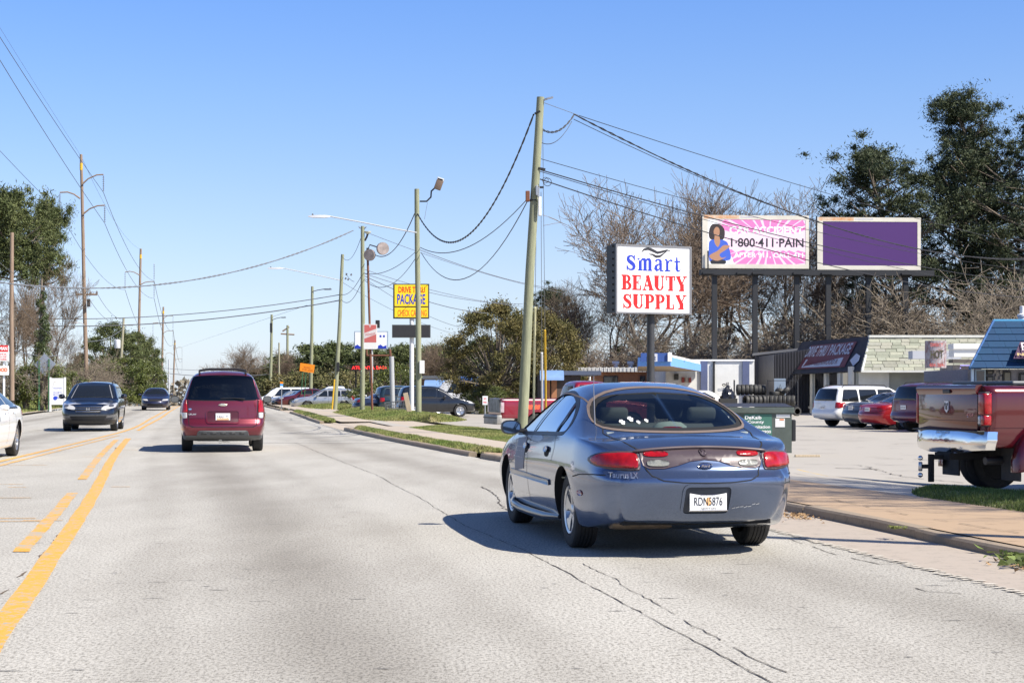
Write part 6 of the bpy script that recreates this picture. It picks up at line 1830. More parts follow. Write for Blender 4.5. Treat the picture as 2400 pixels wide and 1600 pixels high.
# --- the beauty supply sign
d = 50.0; sg = thing('sign', 'white beauty supply sign in a black riveted box on a dark pole', 'sign', ((1525-1200)/F*d, d, LOTZ), R(24))
SB = M('sign_box_black', (.022, .022, .025), .5)
W_, HT = 2.40, 1.90; zb = H+(912-733)/F*d-LOTZ-.0; cx = -.14
x0, x1 = cx-W_/2+.08, cx+W_/2+.08
bx_ = MB().box(x0-.04, x1+.04, -.29, .29, zb-.03, zb+HT+.04).build('sign_box', SB, sg)
fr = MB()
for (a, b, c_, e) in ((x0-.05, x1+.05, zb+HT, zb+HT+.05), (x0-.05, x1+.05, zb-.05, zb), (x0-.05, x0, zb, zb+HT), (x1, x1+.05, zb, zb+HT)):
    fr.box(a, b, -.33, -.285, c_, e)
fr.build('sign_frame', M('frame_grey', (.20, .20, .21), .45, .3), sg)
face = MB().box(x0, x1, -.305, -.292, zb, zb+HT).build('sign_face', M('sign_white', (.86, .86, .86), .35, coat=.3), sg)
def fp(u, v): return (x0+u*W_, -.306, zb+(1-v)*HT)
SBL = M('letter_blue', (.012, .035, .42), .45); SRD = M('letter_red', (.62, .006, .006), .45)
slab('Smart', fp(.114, .368), (1, 0, 0), (0, 0, 1), .79*W_, .235*HT, SBL, face)
slab('BEAUTY', fp(.055, .664), (1, 0, 0), (0, 0, 1), .91*W_, .228*HT, SRD, face)
slab('SUPPLY', fp(.07, .947), (1, 0, 0), (0, 0, 1), .89*W_, .222*HT, SRD, face)
mb = MB()
sw = [(.33, .085), (.36, .045), (.42, .028), (.48, .05), (.55, .085), (.62, .065), (.68, .04), (.73, .048)]
mb.ribbon([(x0+u*W_, zb+(1-v)*HT) for u, v in sw], [.02, .06, .085, .09, .08, .07, .045, .02], (0, -.310, 0), (1, 0, 0), (0, 0, 1))
sw = [(.43, .11), (.48, .115), (.53, .145), (.58, .14), (.63, .10), (.68, .055)]
mb.ribbon([(x0+u*W_, zb+(1-v)*HT) for u, v in sw], [.02, .05, .08, .07, .04, .02], (0, -.3106, 0), (1, 0, 0), (0, 0, 1)); o = mb.build('swoosh', INK, face)
rv = 0
for i in range(11):
    z = zb+.06+i*(HT-.06)/10
    mb = MB().lathe([(.032, 0), (.028, .018), (.001, .026)], 8, 'x', (0, 0, 0))
    o = mb.build('rivet', MATTE, bx_); o.location = (x0-.042, -.12, z); o.rotation_euler = (0, 0, math.pi)
for i in range(13):
    mb = MB().lathe([(.030, -.0), (.026, -.018), (.001, -.024)], 8, 'z', (0, 0, 0)); o = mb.build('rivet', MATTE, bx_); o.location = (x0+.05+i*(W_-.1)/12, -.12, zb-.032)
for x in (x0+.05, cx, x1-.25): MB().box(x, x+.12, -.2, .2, zb+HT+.04, zb+HT+.09).build('lug', SB, bx_)
mb = MB(); mb.tube([(0, 0, -.1), (0, 0, zb)], .115, 18); mb.build('sign_pole', M('pole_dark_paint', (.035, .036, .04), .5, var=.2, scale=3), sg, 50)

# --- billboards
d = 120.0; P2M = F/d
bbr = thing('billboard', 'twin-panel billboard on six dark posts above the bare trees', 'billboard', ((1900-1200)/P2M, d, LOTZ), R(4))
def bl(x, y): return ((x-1900)/P2M, H-(y-YH)/P2M-LOTZ)
FRM = M('billboard_cream', (.62, .58, .50), .6, var=.12, scale=.6); STB = M('billboard_steel', (.016, .017, .020), .55)
for (xa, xb, ya, yb, nm) in ((1643, 1895, 506, 630, 'a'), (1915, 2162, 509, 632, 'b')):
    a = bl(xa, yb); b = bl(xb, ya)
    pn = MB().box(a[0], b[0], -.02, .35, a[1], b[1]).build('panel', STB, bbr)
    t = .30
    fr = MB(); fr.box(a[0], b[0], -.12, -.02, b[1]-t, b[1]); fr.box(a[0], b[0], -.12, -.02, a[1], a[1]+t); fr.box(a[0], a[0]+t*1.3, -.12, -.02, a[1]+t, b[1]-t); fr.box(b[0]-t*.8, b[0], -.12, -.02, a[1]+t, b[1]-t)
    frm = fr.build('frame', FRM, pn)
    rp_ = MB(); rp_.ribbon([(a[0]+.1, b[1]-.13), (a[0]+2.6, b[1]-.13)], .24, (0, -.125, 0), (1, 0, 0), (0, 0, 1)); rp_.build('rust_stain', M('rust_print', (.55, .24, .08), .6, col2=(.62, .5, .38), scale=2.5), pn)
    bw_ = MB(); bw_.ribbon([(a[0]+2.7, b[1]-.13), (a[0]+4.0, b[1]-.11)], .13, (0, -.125, 0), (1, 0, 0), (0, 0, 1)); bw_.build('faded_print', M('faded_blue', (.42, .42, .52), .6, col2=(.62, .58, .50), scale=6), pn)
    fa = (a[0]+t*1.3, a[1]+t); fb = (b[0]-t*.8, b[1]-t); fw = fb[0]-fa[0]; fh = fb[1]-fa[1]
    if nm == 'b':
        MB().box(fa[0], fb[0], -.10, -.03, fa[1], fb[1]).build('purple_poster', M('poster_purple', (.058, .012, .13), .6), pn)
    else:
        PK = M('poster_pink', (.80, .20, .47), .5); PL_ = M('poster_pale', (.84, .62, .74), .5)
        po = MB().box(fa[0], fb[0], -.10, -.03, fa[1], fb[1]).build('poster', PL_, pn)
        def q(u, v): return (fa[0]+u*fw, fa[1]+(1-v)*fh)
        # rays spreading from the middle of the number
        cu, cv = .62, .50
        for k in range(34):
            a0 = 2*math.pi*k/34+.05; da = .055+.03*(k % 3)/2
            pts = []
            for aa in (a0-da, a0+da):
                dx, dy = math.cos(aa), math.sin(aa)
                tmax = 9
                for (nx, lim) in ((dx, (1-cu) if dx > 0 else (cu-.14)), (dy, (1-cv) if dy > 0 else cv)):
                    if abs(nx) > 1e-6: tmax = min(tmax, lim/abs(nx))
                pts.append((dx, dy, tmax))
            t0 = .20/max(abs(math.sin(a0)), .25)
            if t0 > min(p[2] for p in pts)*.9: continue
            (d1x, d1y, t1), (d2x, d2y, t2) = pts
            poly = [q(cu+d1x*t0, cv+d1y*t0), q(cu+d1x*t1, cv+d1y*t1), q(cu+d2x*t2, cv+d2y*t2), q(cu+d2x*t0, cv+d2y*t0)]
            MB().add([(p[0], -.102, p[1]) for p in poly], [(0, 1, 2, 3)]).build('ray', PK, po)
        MB().add([(p[0], -.1035, p[1]) for p in (q(.0, .0), q(.09, .0), q(.27, 1), q(0, 1))], [(0, 1, 2, 3)]).build('poster_corner', M('poster_white', (.84, .84, .86), .5), po)
        def bt(s, u0, v1, uw, vh, mat, bold=0, dep=.006):
            o = q(u0, v1); text(s, (o[0], -.1, o[1]), (1, 0, 0), (0, 0, 1), uw*fw, vh*fh, mat, po, bold=bold, depth=dep)
        bt('CAR ACCIDENT', .22, .32, .755, .17, _mats['poster_white'], .03)
        bt('1\u00b7800\u00b7411\u00b7PAIN', .235, .615, .745, .20, INK, .02, .007)
        bt('AFTER 911, CALL 411', .265, .87, .71, .13, _mats['poster_white'], .02)
        # the woman printed on the poster: flat shapes
        SK = M('print_skin', (.42, .22, .13), .5); HR = M('print_hair', (.035, .025, .025), .5); BL = M('print_blue', (.05, .12, .55), .5)
        def fl(pts, mat, y, nm2):
            pts = [q(u, v) for u, v in srnd(pts, 4)]
            MB().add([(p[0], y, p[1]) for p in pts], [tuple(range(len(pts)))]).build(nm2, mat, po)
        fl([(.085, .10), (.135, .13), (.17, .24), (.165, .42), (.12, .48), (.04, .46), (.01, .38), (.015, .22), (.04, .12)], HR, -.105, 'printed_hair')
        fl([(.085, .17), (.115, .21), (.118, .32), (.095, .41), (.07, .38), (.058, .26)], SK, -.107, 'printed_face')
        fl([(.075, .34), (.108, .34), (.125, .50), (.10, .62), (.065, .50)], SK, -.1065, 'printed_neck')
        fl([(.03, .47), (.065, .46), (.10, .62), (.125, .46), (.19, .50), (.215, .62), (.235, .85), (.20, .92), (.05, .94), (.012, .90), (.01, .55)], BL, -.1063, 'printed_top')
        fl([(.02, .80), (.10, .70), (.16, .58), (.225, .60), (.17, .70), (.12, .78), (.14, .86), (.19, .84), (.10, .93), (.03, .88)], SK, -.1075, 'printed_arms')
        fl([(.09, .355), (.105, .35), (.108, .365), (.095, .375)], _mats['poster_white'], -.108, 'printed_smile')
        fl([(.04, .91), (.17, .91), (.17, 1.0), (.04, 1.0)], INK, -.1068, 'printed_skirt')
a = bl(1643, 632); b = bl(2172, 640)
MB().box(a[0]-.15, b[0]+.6, -.35, .45, b[1]-.18, a[1]-.02).build('walkway', STB, bbr)
for x in (1655, 1735, 1772, 1868, 1935, 2038, 2125):
    p = bl(x, 640); MB().box(p[0]-.4, p[0]+.4, -.6, -.33, p[1]-.12, p[1]+.0).build('lamp_trough', STB, bbr)
for x in (1673, 1769, 1868, 1943, 2039, 2128):
    p = bl(x, 640); MB().box(p[0]-.17, p[0]+.17, .0, .34, -.1, p[1]-.1).build('post', STB, bbr)
p = bl(1655, 600); mb = MB(); mb.tube([(p[0], -.3, p[1]-1.0), (p[0], -.3, p[1]+.3)], .05, 6); mb.build('handrail', STB, bbr)
pole(1761, 900, 1760, 795, 128, .08, .07, M('mast_white', (.7, .7, .7), .5), 'slim white mast between two billboard posts', z=-.2, name='mast', cat='mast', group=None)

# --- yellow package sign with black message board
d = 78.0; k = F/d
ys = thing('sign', 'yellow drive thru package sign above a black message board on a white pole', 'sign', ((965-1200)/k, d, .1), R(3))
def yl(x, y): return ((x-965)/k, H-(y-YH)/k-.1)
YS = M('sign_yellow', (.84, .60, .015), .4)
a = yl(924, 746); b = yl(1005, 665)
MB().box(a[0]-.05, b[0]+.02, .0, .40, a[1], b[1]).build('sign_box', M('frame_dark', (.05, .05, .05), .5), ys)
m_ = yl(0, 719)[1]
for z0, z1 in ((m_+.03, b[1]-.05), (a[1]+.05, m_-.03)):
    MB().box(a[0]+.02, b[0]-.04, -.03, .0, z0, z1).build('sign_panel', YS, ys)
def yt(s, x0, y1, x1, y0, mat, bold=.02):
    p = yl(x0, y1); q_ = yl(x1, y0); text(s, (p[0], -.03, p[1]), (1, 0, 0), (0, 0, 1), q_[0]-p[0], q_[1]-p[1], mat, ys, bold=bold, depth=.004)
yt('DRIVE THRU', 934, 686, 996, 672, SRD); yt('PACKAGE', 931, 713, 997, 689, SBL); yt('CHECK CASHING', 932, 741, 1000, 726, M('letter_orange', (.80, .16, .01), .4))
a = yl(919, 791); b = yl(1009, 761); mbd = MB().box(a[0], b[0], -.08, .2, a[1], b[1]).build('message_board', M('frame_dark', (.1, .1, .1)), ys)
MB().box(a[0]+.05, b[0]-.05, -.09, -.08, a[1]+.05, b[1]-.05).build('led_face', M('led_face', (.02, .02, .024), .7), mbd)
mb = MB(); mb.tube([(0, .15, -.2), (0, .15, yl(0, 746)[1])], .10, 16); mb.build('sign_pole', M('mast_white', (.7, .7, .7), .5), ys, 50)
o = thing('plank', 'weathered plank leaning on the foot of the white sign pole', 'plank', G(962, 984, .1)+Vector((0, -5, 0)), 0)
o.location = A(963, 982, 73)
MB().bbox(-.10, .10, -.03, .03, 0, 1.15, .01, Matrix.Rotation(R(-12), 4, 'Y')).build('board', M('plank_wood', (.42, .34, .24), .8, var=.2, scale=6, stretch=(8, 8, 1)), o)
o = thing('concrete_block', 'pinkish concrete block at the foot of the white sign pole', 'concrete block', A(953, 983, 73.5), 0)
MB().bbox(-.16, .55, -.2, .2, 0, .32, .02).build('block', M('pink_block', (.42, .25, .18), .9, var=.2, scale=6), o)

# --- rusty floodlight pole with the red and white cigarette sign
d = 83.0; k = F/d
rp = thing('floodlight_pole', 'thin rusty pole with two round grey floodlights and a faded red and white sign', 'floodlight pole', ((873-1200)/k, d, .1), 0)
def rl(x, y): return ((x-873)/k, H-(y-YH)/k-.1)
a = rl(862, 610); mb = MB(); mb.tube([(0, 0, -.2), (a[0], 0, a[1])], .055, 10); mb.build('shaft', RUST, rp, 50)
mb = MB(); mb.tube([(a[0], 0, a[1]), (a[0], 0, a[1]+.6)], .07, 8); mb.build('collar', BLACK, rp)
for (x, y, r_, tlt) in ((897, 583, .31, 25), (867, 598, .29, -20)):
    p = rl(x, y); mb = MB()
    prof = [(r_*.97, -.10), (r_, -.03), (r_*.97, .06), (r_*.80, .18), (r_*.5, .26), (.001, .30)]
    Mx = Matrix.Translation((p[0], -.1, p[1])) @ Matrix.Rotation(R(tlt), 4, 'Z')
    vs_ = MB(); vs_.lathe(prof, 22, 'y'); 
    hd_ = MB().add(vs_.v, vs_.f, Mx).build('floodlight', M('flood_grey', (.30, .25, .23), .5, .3, var=.3, scale=5), rp, 50)
p = rl(897, 583); mb = MB(); mb.tube([(a[0], 0, a[1]+.5), (a[0]+.1, -.05, a[1]+.75), (p[0], -.05, p[1])], .03, 6); mb.build('lamp_arm', BLACK, rp, 60)
a = rl(853, 818); b = rl(884, 760)
bd_ = MB().box(a[0], b[0], -.16, -.06, a[1], b[1]).build('sign_box', M('box_white', (.7, .7, .7)), rp)
MB().box(a[0]+.03, b[0]-.03, -.165, -.16, a[1]+(b[1]-a[1])*.27, b[1]-.03).build('red_field', M('faded_red', (.50, .12, .11), .5), bd_)
mb = MB(); h_ = b[1]-a[1]; mb.add([(a[0]+.03, -.168, a[1]+h_*.42), (b[0]-.03, -.168, a[1]+h_*.60), (b[0]-.03, -.168, a[1]+h_*.82), (a[0]+.03, -.168, a[1]+h_*.64)], [(0, 1, 2, 3)]); mb.build('white_band', M('off_white', (.62, .58, .58), .5), bd_)
text('Winston', (a[0]+.07, -.168, a[1]+h_*.50), Vector((1, 0, .21)).normalized(), (0, 0, 1), .50, .15, M('faded_red', (.5, .1, .1)), bd_, bold=.01)
text('Y', (a[0]+.24, -.166, b[1]-.16), (1, 0, 0), (0, 0, 1), .14, .11, M('off_white', (.6, .6, .6)), bd_, bold=.04)
for s_ in ((823, 772), ): pass
p = rl(888, 758); MB().bbox(p[0]-.16, p[0]+.04, -.1, .1, p[1]-.22, p[1]+.16, .02).build('spot_lamp', BLACK, rp)
# empty rusty sign frame left of the pole
fr_ = thing('rusty_square_frame', 'empty rusty square sign frame behind the red and white sign', 'sign frame', ((887-1200)/k, d+9, .0), 0)
kk = F/(d+9)
def rl2(x, y): return ((x-887)/kk, H-(y-YH)/kk)
for (x0_, y0_, x1_, y1_) in ((827, 787, 850, 787), (827, 787, 829, 833), (829, 833, 886, 833)):
    a = rl2(x0_, y0_); b = rl2(x1_, y1_); MB().tube([(a[0], 0, a[1]), (b[0], 0, b[1])], .05, 5).build('frame_bar', RUST, fr_)
mb = MB(); t_ = rl2(887, 835); mb.tube([(0.08, 0, -.3), (0, 0, t_[1])], .13, 10); mb.build('sign_pole', M('pole_grey_paint', (.36, .37, .38), .5), fr_, 50)
a = rl2(885, 835); b = rl2(883, 818); MB().tube([(a[0], 0, a[1]), (b[0], 0, b[1])], .06, 6).build('pole_top', RUST, fr_)
# pale blue and white sign behind
d = 118.0; k = F/d; bs = thing('sign', 'white sign with blue wave border behind the rusty pole', 'sign', ((870-1200)/k, d, -.1), 0)
def sl(x, y): return ((x-870)/k, H-(y-YH)/k+.1)
a = sl(830, 818); b = sl(909, 776)
MB().box(a[0], b[0], 0, .3, a[1], b[1]).build('sign_box', M('frame_bluegrey', (.25, .32, .42), .5), bs)
MB().box(a[0]+.06, b[0]-.06, -.02, 0, a[1]+.06, b[1]-.06).build('sign_face', M('sign_white2', (.80, .81, .83), .4), bs)
for x_, w_ in ((832, 20), (886, 20)):
    p = sl(x_, 816); mb = MB(); W2 = w_/k
    mb.add([(p[0], -.024, p[1]), (p[0]+W2, -.024, p[1]), (p[0]+W2, -.024, p[1]+.22), (p[0]+W2*.6, -.024, p[1]+.12), (p[0]+W2*.3, -.024, p[1]+.26), (p[0], -.024, p[1]+.16)], [(0, 1, 2, 3, 4, 5)]); mb.build('blue_border', SBL, bs)
for x_ in (890, 898):
    p = sl(x_, 790); MB().box(p[0], p[0]+.12, -.03, -.02, p[1], p[1]+.14).build('blue_mark', SBL, bs)
MB().tube([(0, .15, 0), (0, .15, a[1])], .12, 10).build('sign_pole', M('pole_grey_paint', (.3, .3, .3)), bs)
# red moving-text display
d = 128.0; k = F/d; ld = thing('led_display', 'black display with red running letters under the signs', 'led display', ((870-1200)/k, d, -.1), 0)
def ll(x, y): return ((x-870)/k, H-(y-YH)/k+.1)
a = ll(821, 868); b = ll(918, 855)
MB().box(a[0], b[0], 0, .4, a[1], b[1]).build('cabinet', MATTE, ld)
LEDR = M('led_red', (.3, .0, .0), .6, emit=(1.0, .03, .03), estr=1.1)
t = 'ATLANTA BASKE'; w_ = (b[0]-a[0]-.2)
text(t, (a[0]+.1, -.0, a[1]+.08), (1, 0, 0), (0, 0, 1), w_, b[1]-a[1]-.16, LEDR, ld, bold=.03, depth=.01)
for x in (a[0]+.4, b[0]-.4): MB().tube([(x, .2, 0), (x, .2, a[1])], .06, 6).build('post', MATTE, ld)
# tilted orange sign
d = 136.0; k = F/d; os_ = thing('road_sign', 'tilted orange road work sign on thin green posts', 'road sign', ((712-1200)/k, d, 0), 0)
def ol(x, y): return ((x-712)/k, H-(y-YH)/k)
OR = M('sign_orange', (.85, .26, .01), .5)
q4 = [ol(702, 869), ol(735, 874), ol(738, 855), ol(704, 850)]
mb = MB(); mb.prism(q4, (0, 0, 0), (1, 0, 0), (0, 0, 1), (0, 1, 0), .04); ob_ = mb.build('sign_board', OR, os_)
OD = M('sign_dark_orange', (.45, .12, .01), .5)
o_ = ol(712, 861); ddir = Vector((1, 0, -.14)).normalized()
text('ROAD', (o_[0], 0, o_[1]-.05), ddir, (0, 0, 1), .55, .17, OD, ob_, bold=.03); o_ = ol(708, 869); text('WORK AHEAD', (o_[0], 0, o_[1]+.05), ddir, (0, 0, 1), .85, .16, OD, ob_, bold=.03)
for (x0_, x1_) in ((709, 705), (717, 712)):
    a = ol(x0_, 872); b = ol(x1_, 950); MB().tube([(a[0], .05, a[1]), (b[0], .05, b[1])], .035, 5).build('post', M('post_green', (.05, .14, .07), .5), os_)
# bus stop sign
d = 118.0; k = F/d; bsn = thing('bus_stop_sign', 'small orange, blue and white striped bus stop sign on a grey post', 'bus stop sign', ((660-1200)/k, d, 0), 0)
zt = H+(912-894)/k; zl = H+(912-909)/k
MB().box(-.10, .10, -.02, .0, zt-.15, zt+.0).build('orange_band', OR, bsn); MB().box(-.10, .10, -.02, .0, zt-.30, zt-.15).build('blue_band', M('band_blue', (.05, .35, .75), .5), bsn); MB().box(-.10, .10, -.02, .0, zt-.48, zt-.30).build('white_band', WHITE, bsn)
MB().tube([(.0, .03, -.1), (0, .03, zt)], .035, 6).build('post', STEELG, bsn)
# yellow marker post
o = thing('marker_post', 'thin yellow marker post left of the leaning pole with the lamp arm', 'marker post', A(778, 962, 106), 0)
MB().tube([(0, 0, 0), (.12, 0, 1.45)], .05, 8).build('tube', YEL, o)
MB().tube([(.12, 0, 1.45), (.16, 0, 1.95)], .05, 8).build('upper_tube', YEL, o)
# no parking sign before the hedge
o = thing('parking_sign', 'small white sign with red print on a short post before the hedge', 'sign', (A(1137, 912, 85).x, 85, LOTZ), 0)
MB().tube([(0, 0.02, 0), (0, .02, .9)], .03, 6).build('post', STEELG, o)
pb = MB().bbox(-.13, .13, -.02, 0, .78, 1.22, .005).build('plate', M('plate_white', (.8, .8, .8)), o)
text('NO', (-.07, -.021, 1.04), (1, 0, 0), (0, 0, 1), .14, .10, REDP, pb, bold=.02); text('PARK', (-.09, -.021, .86), (1, 0, 0), (0, 0, 1), .18, .10, REDP, pb, bold=.02)
# left side signs
d = 88.0; k = F/d
ls = thing('sign', 'red and white double sign board cut by the left edge of the frame', 'sign', ((8-1200)/k, d, .9), R(0))
def l2(x, y): return ((x-8)/k, H-(y-YH)/k-.9)
for (x0_, y0_, x1_, y1_, m_, nm_) in ((-30, 846, 20, 809, M('board_white', (.78, .78, .78), .5), 'upper_board'), (-30, 879, 20, 857, M('board_white', (.8, .8, .8)), 'lower_board')):
    a = l2(x0_, y0_); b = l2(x1_, y1_); bd2 = MB().box(a[0], b[0], -.05, .05, a[1], b[1]).build(nm_, m_, ls)
    if nm_ == 'upper_board':
        a2 = l2(-30, 824); MB().box(a[0], b[0], -.055, -.05, a2[1], b[1]).build('red_band', REDP, bd2)
        p = l2(-28, 821); text('TACO MAN', (p[0], -.055, p[1]), (1, 0, 0), (0, 0, 1), 46/k, 9/k, WHITE, bd2, bold=.05)
        for yy, s_ in ((832, 'ATLANTA'), (838, 'CHURCH OF'), (844, 'FOOD STORE')):
            p = l2(-26, yy); text(s_, (p[0], -.05, p[1]), (1, 0, 0), (0, 0, 1), 42/k, 4/k, REDP, bd2, bold=.02)
    else:
        p = l2(-30, 871); text('LIVE FOOD', (p[0], -.05, p[1]), (1, 0, 0), (0, 0, 1), 48/k, 9/k, M('letter_orange', (.8, .16, .01)), bd2, bold=.05)
MB().tube([(0, 0.08, -.4), (0, .08, l2(0, 809)[1])], .06, 8).build('post', WHITE, ls)
d = 100.0; k = F/d
ds = thing('warning_sign', 'back of a grey diamond road sign on two green posts', 'road sign', ((106-1200)/k, d, .5), 0)
def dl(x, y): return ((x-106)/k, H-(y-YH)/k-.5)
q4 = [dl(80, 854), dl(104, 828), dl(131, 853), dl(105, 881)]
mb = MB(); mb.prism(q4, (0, 0, 0), (1, 0, 0), (0, 0, 1), (0, 1, 0), .02); mb.build('sign_back', M('aluminium', (.42, .45, .52), .35, .6), ds)
for x, yt_ in ((92, 842), (115, 841)):
    a = dl(x, 950); b = dl(x, yt_); MB().box(a[0]-.04, a[0]+.04, -.06, -.005, a[1]-.3, b[1]).build('post', M('post_green', (.05, .14, .07)), ds)
wb = thing('notice_board', 'white notice board with blue print standing on the grass bank', 'notice board', ((134-1200)/k, d, .5), 0)
def wl(x, y): return ((x-134)/k, H-(y-YH)/k-.5)
a = wl(119, 948); b = wl(150, 886); bdw = MB().bbox(a[0], b[0], -.04, .04, a[1], b[1], .01).build('board', M('board_white', (.8, .8, .8)), wb)
for x in (118, 152): p = wl(x, 884); MB().box(p[0]-.05, p[0]+.05, -.06, .06, a[1]-.4, p[1]).build('post', WHITE, wb)
for yy, s_, w2_ in ((911, 'VACATION', 20), (921, 'WELCOME TO', 20), (926, 'SERVICES', 14)):
    p = wl(125, yy); text(s_, (p[0], -.04, p[1]), (1, 0, 0), (0, 0, 1), w2_/k, 3/k, BLUEP, bdw, bold=.01)
p = wl(125, 935); mb = MB(); mb.prism([(p[0]+.12+.12*math.cos(t), p[1]+.06+.12*math.sin(t)) for t in np.linspace(0, 6.28, 14)[:-1]], (0, -.045, 0), (1, 0, 0), (0, 0, 1), (0, 1, 0), .005); mb.build('logo_disc', BLUEP, bdw)
p = wl(132, 934); text('BUS', (p[0], -.04, p[1]), (1, 0, 0), (0, 0, 1), 11/k, 6/k, BLUEP, bdw, bold=.02)
# ------------------------------------------------------------------ buildings on the right
WALLW = M('white_block_wall', (.60, .60, .56), .8, var=.08, scale=2, bump=.2, bscale=25)
WALLG = M('grey_green_wall', (.34, .35, .31), .8, var=.1, scale=1.5, bump=.3, bscale=30)
def tilecol(name, col, n, amp, seed):
    rnd = random.Random(seed); out = []
    for i in range(n):
        f = 1+rnd.uniform(-amp, amp); out.append(M(f'{name}_{"abcdefgh"[i]}', tuple(c*f*(1+rnd.uniform(-.03, .03)) for c in col), .8, var=.1, scale=6, bump=.3, bscale=25))
    return out
def V3(*a): return Vector(a)
st = thing('store', 'low package store with pale stone mansard front and dark slanted awning', 'store', (26, 104, LOTZ))
BLc, BRc, TLc, TRc = A(1833, 877, 114), A(2018, 869, 99.5), A(1880, 801, 116), A(2038, 788, 101.5)
# walls
def ppd(q, z0, z1): return MB().add([(*p, z0) for p in q]+[(*p, z1) for p in q], [(0, 1, 5, 4), (1, 2, 6, 5), (2, 3, 7, 6), (3, 0, 4, 7), (4, 5, 6, 7)])
ppd([(21.5, 101.6), (33, 101.6), (33, 116.5), (20.4, 116.5)], 2.4, 4.40).build('upper_wall', WALLG, st, world=True)
mb = ppd([(20.3, 100.6), (33, 100.6), (33, 118), (19.2, 118)], -.3, 2.5)
mb.build('wall', WALLG, st, world=True)
mb = MB(); mb.box(20.42, 22.2, 100.45, 100.6, -.3, 2.45); mb.build('pilaster', WALLW, st, world=True)
# side wall facing the road, with pillars and windows under the awning
def sidew(t, off_=0.0):   # t 0..1 from the front corner back
    a = V3(20.22, 100.8, 0); b = V3(19.15, 117.5, 0); p = a.lerp(b, t); return V3(p.x-off_, p.y, 0)
def sidepanel(t0, t1, z0, z1, th, mat, name, parent=st):
    a, b = sidew(t0), sidew(t1); a2, b2 = sidew(t0, th), sidew(t1, th)
    vs = [(a.x, a.y, z0), (b.x, b.y, z0), (b2.x, b2.y, z0), (a2.x, a2.y, z0), (a.x, a.y, z1), (b.x, b.y, z1), (b2.x, b2.y, z1), (a2.x, a2.y, z1)]
    return MB().add(vs, [(0, 1, 2, 3), (4, 5, 6, 7), (0, 1, 5, 4), (1, 2, 6, 5), (2, 3, 7, 6), (3, 0, 4, 7)]).build(name, mat, parent, world=True)
for t0, t1 in ((.0, .05), (.16, .20), (.36, .40), (.58, .62), (.76, .98)): sidepanel(t0, t1, -.3, 2.7, .16, WALLW, 'pillar')
for t0, t1 in ((.06, .15), (.21, .35), (.41, .57), (.63, .75)):
    f = sidepanel(t0, t1, .1, 2.5, .06, WALLW, 'window_frame'); sidepanel(t0+.012, t1-.012, .25, 2.35, .08, DGLASS, 'window', f)
# the dark awning: a slanted sheet with its own depth
def aw(u, v, n=0.0):
    p = BLc.lerp(BRc, u).lerp(TLc.lerp(TRc, u), v)
    return p+AN*n
AN = (BRc-BLc).cross(TLc-BLc).normalized()
if AN.x > 0: AN = -AN
AWM = M('awning_charcoal', (.020, .025, .036), .75, var=.2, scale=2)
vs = []; nu, nv = 10, 5
for j in range(nv+1):
    for i in range(nu+1):
        u, v = i/nu, j/nv
        vs.append(aw(u, v, -.12*math.sin(math.pi*v)*0+.03*math.sin(u*19)*math.sin(math.pi*v)))
b0 = len(vs); vs += [p-AN*.08 for p in vs[:b0]]
fs = []
for j in range(nv):
    for i in range(nu):
        a = j*(nu+1)+i; fs += [(a, a+1, a+nu+2, a+nu+1), (b0+a+nu+1, b0+a+nu+2, b0+a+1, b0+a)]
for i in range(nu): fs += [(i, b0+i, b0+i+1, i+1), (nv*(nu+1)+i, nv*(nu+1)+i+1, b0+nv*(nu+1)+i+1, b0+nv*(nu+1)+i)]
awn = MB().add(vs, fs).build('awning', AWM, st, world=True)
def awq(poly, n, mat, name): return MB().add([aw(u, v, n) for u, v in poly], [tuple(range(len(poly)))]).build(name, mat, awn, world=True)
awq([(.19, .12), (.80, .12), (.86, .86), (.20, .84)], .05, M('banner_maroon', (.15, .04, .05), .6, var=.15, scale=3), 'banner')
awq([(.24, .155), (.74, .155), (.755, .40), (.25, .40)], .07, M('banner_pale', (.50, .54, .62), .6), 'banner_strip')
def awt(s, u0, v0, u1, v1, mat, bold):
    o = aw(u0, v0, .10); U = (aw(u1, v0, .10)-o); V = aw(u0, v1, .10)-o
    text(s, o, U.normalized(), V.normalized(), U.length, V.length, mat, awn, bold=bold, depth=.02, world=True)
awt('DRIVE THRU', .215, .46, .50, .78, M('banner_pale', (.5, .5, .5)), .02); awt('PACKAGE', .54, .47, .82, .80, _mats['banner_pale'], .02)
awt('4091 GLENWOOD R', .30, .20, .70, .34, M('banner_maroon', (.1, .1, .1)), .0)
awq([(.845, .30), (.90, .50), (.955, .42), (.955, .28), (.905, .13)], .06, _mats['banner_pale'], 'tag_sign')
# stone mansard: separate stones on a slope
f0, f1 = V3(BRc.x, 99.5, 2.42), V3(33.2, 99.5, 2.42); g0, g1 = V3(TRc.x, 101.3, 4.45), V3(33.2, 101.3, 4.45)
mb = MB().add([f0, f1, g1, g0, f0+V3(0, 1.2, 0), f1+V3(0, 1.2, 0)], [(0, 1, 2, 3), (0, 4, 5, 1)]); mb.build('mansard_board', M('mortar_grey', (.22, .22, .20), .9), st, world=True)
mb = MB().box(f0.x, f1.x, 99.40, 99.55, 2.34, 2.46).build('eave_board', WALLW, st, world=True)
mb = MB().box(g0.x-.1, g1.x, 101.1, 101.5, 4.42, 4.56).build('coping', WALLW, st, world=True)
STN = tilecol('pale_stone', (.27, .27, .215), 6, .25, 3)
rnd = random.Random(8); rows = 11
MS = {}
def stone_mesh(k, mat):
    key = (k, mat.name)
    if key not in MS:
        o = MB().box(0, [.48, .62, .78][k], -.05, .0, 0, .165).build('stone', mat, None); MS[key] = o.data; bpy.data.objects.remove(o)
    return MS[key]
sl = math.atan2(1.8, 2.03)
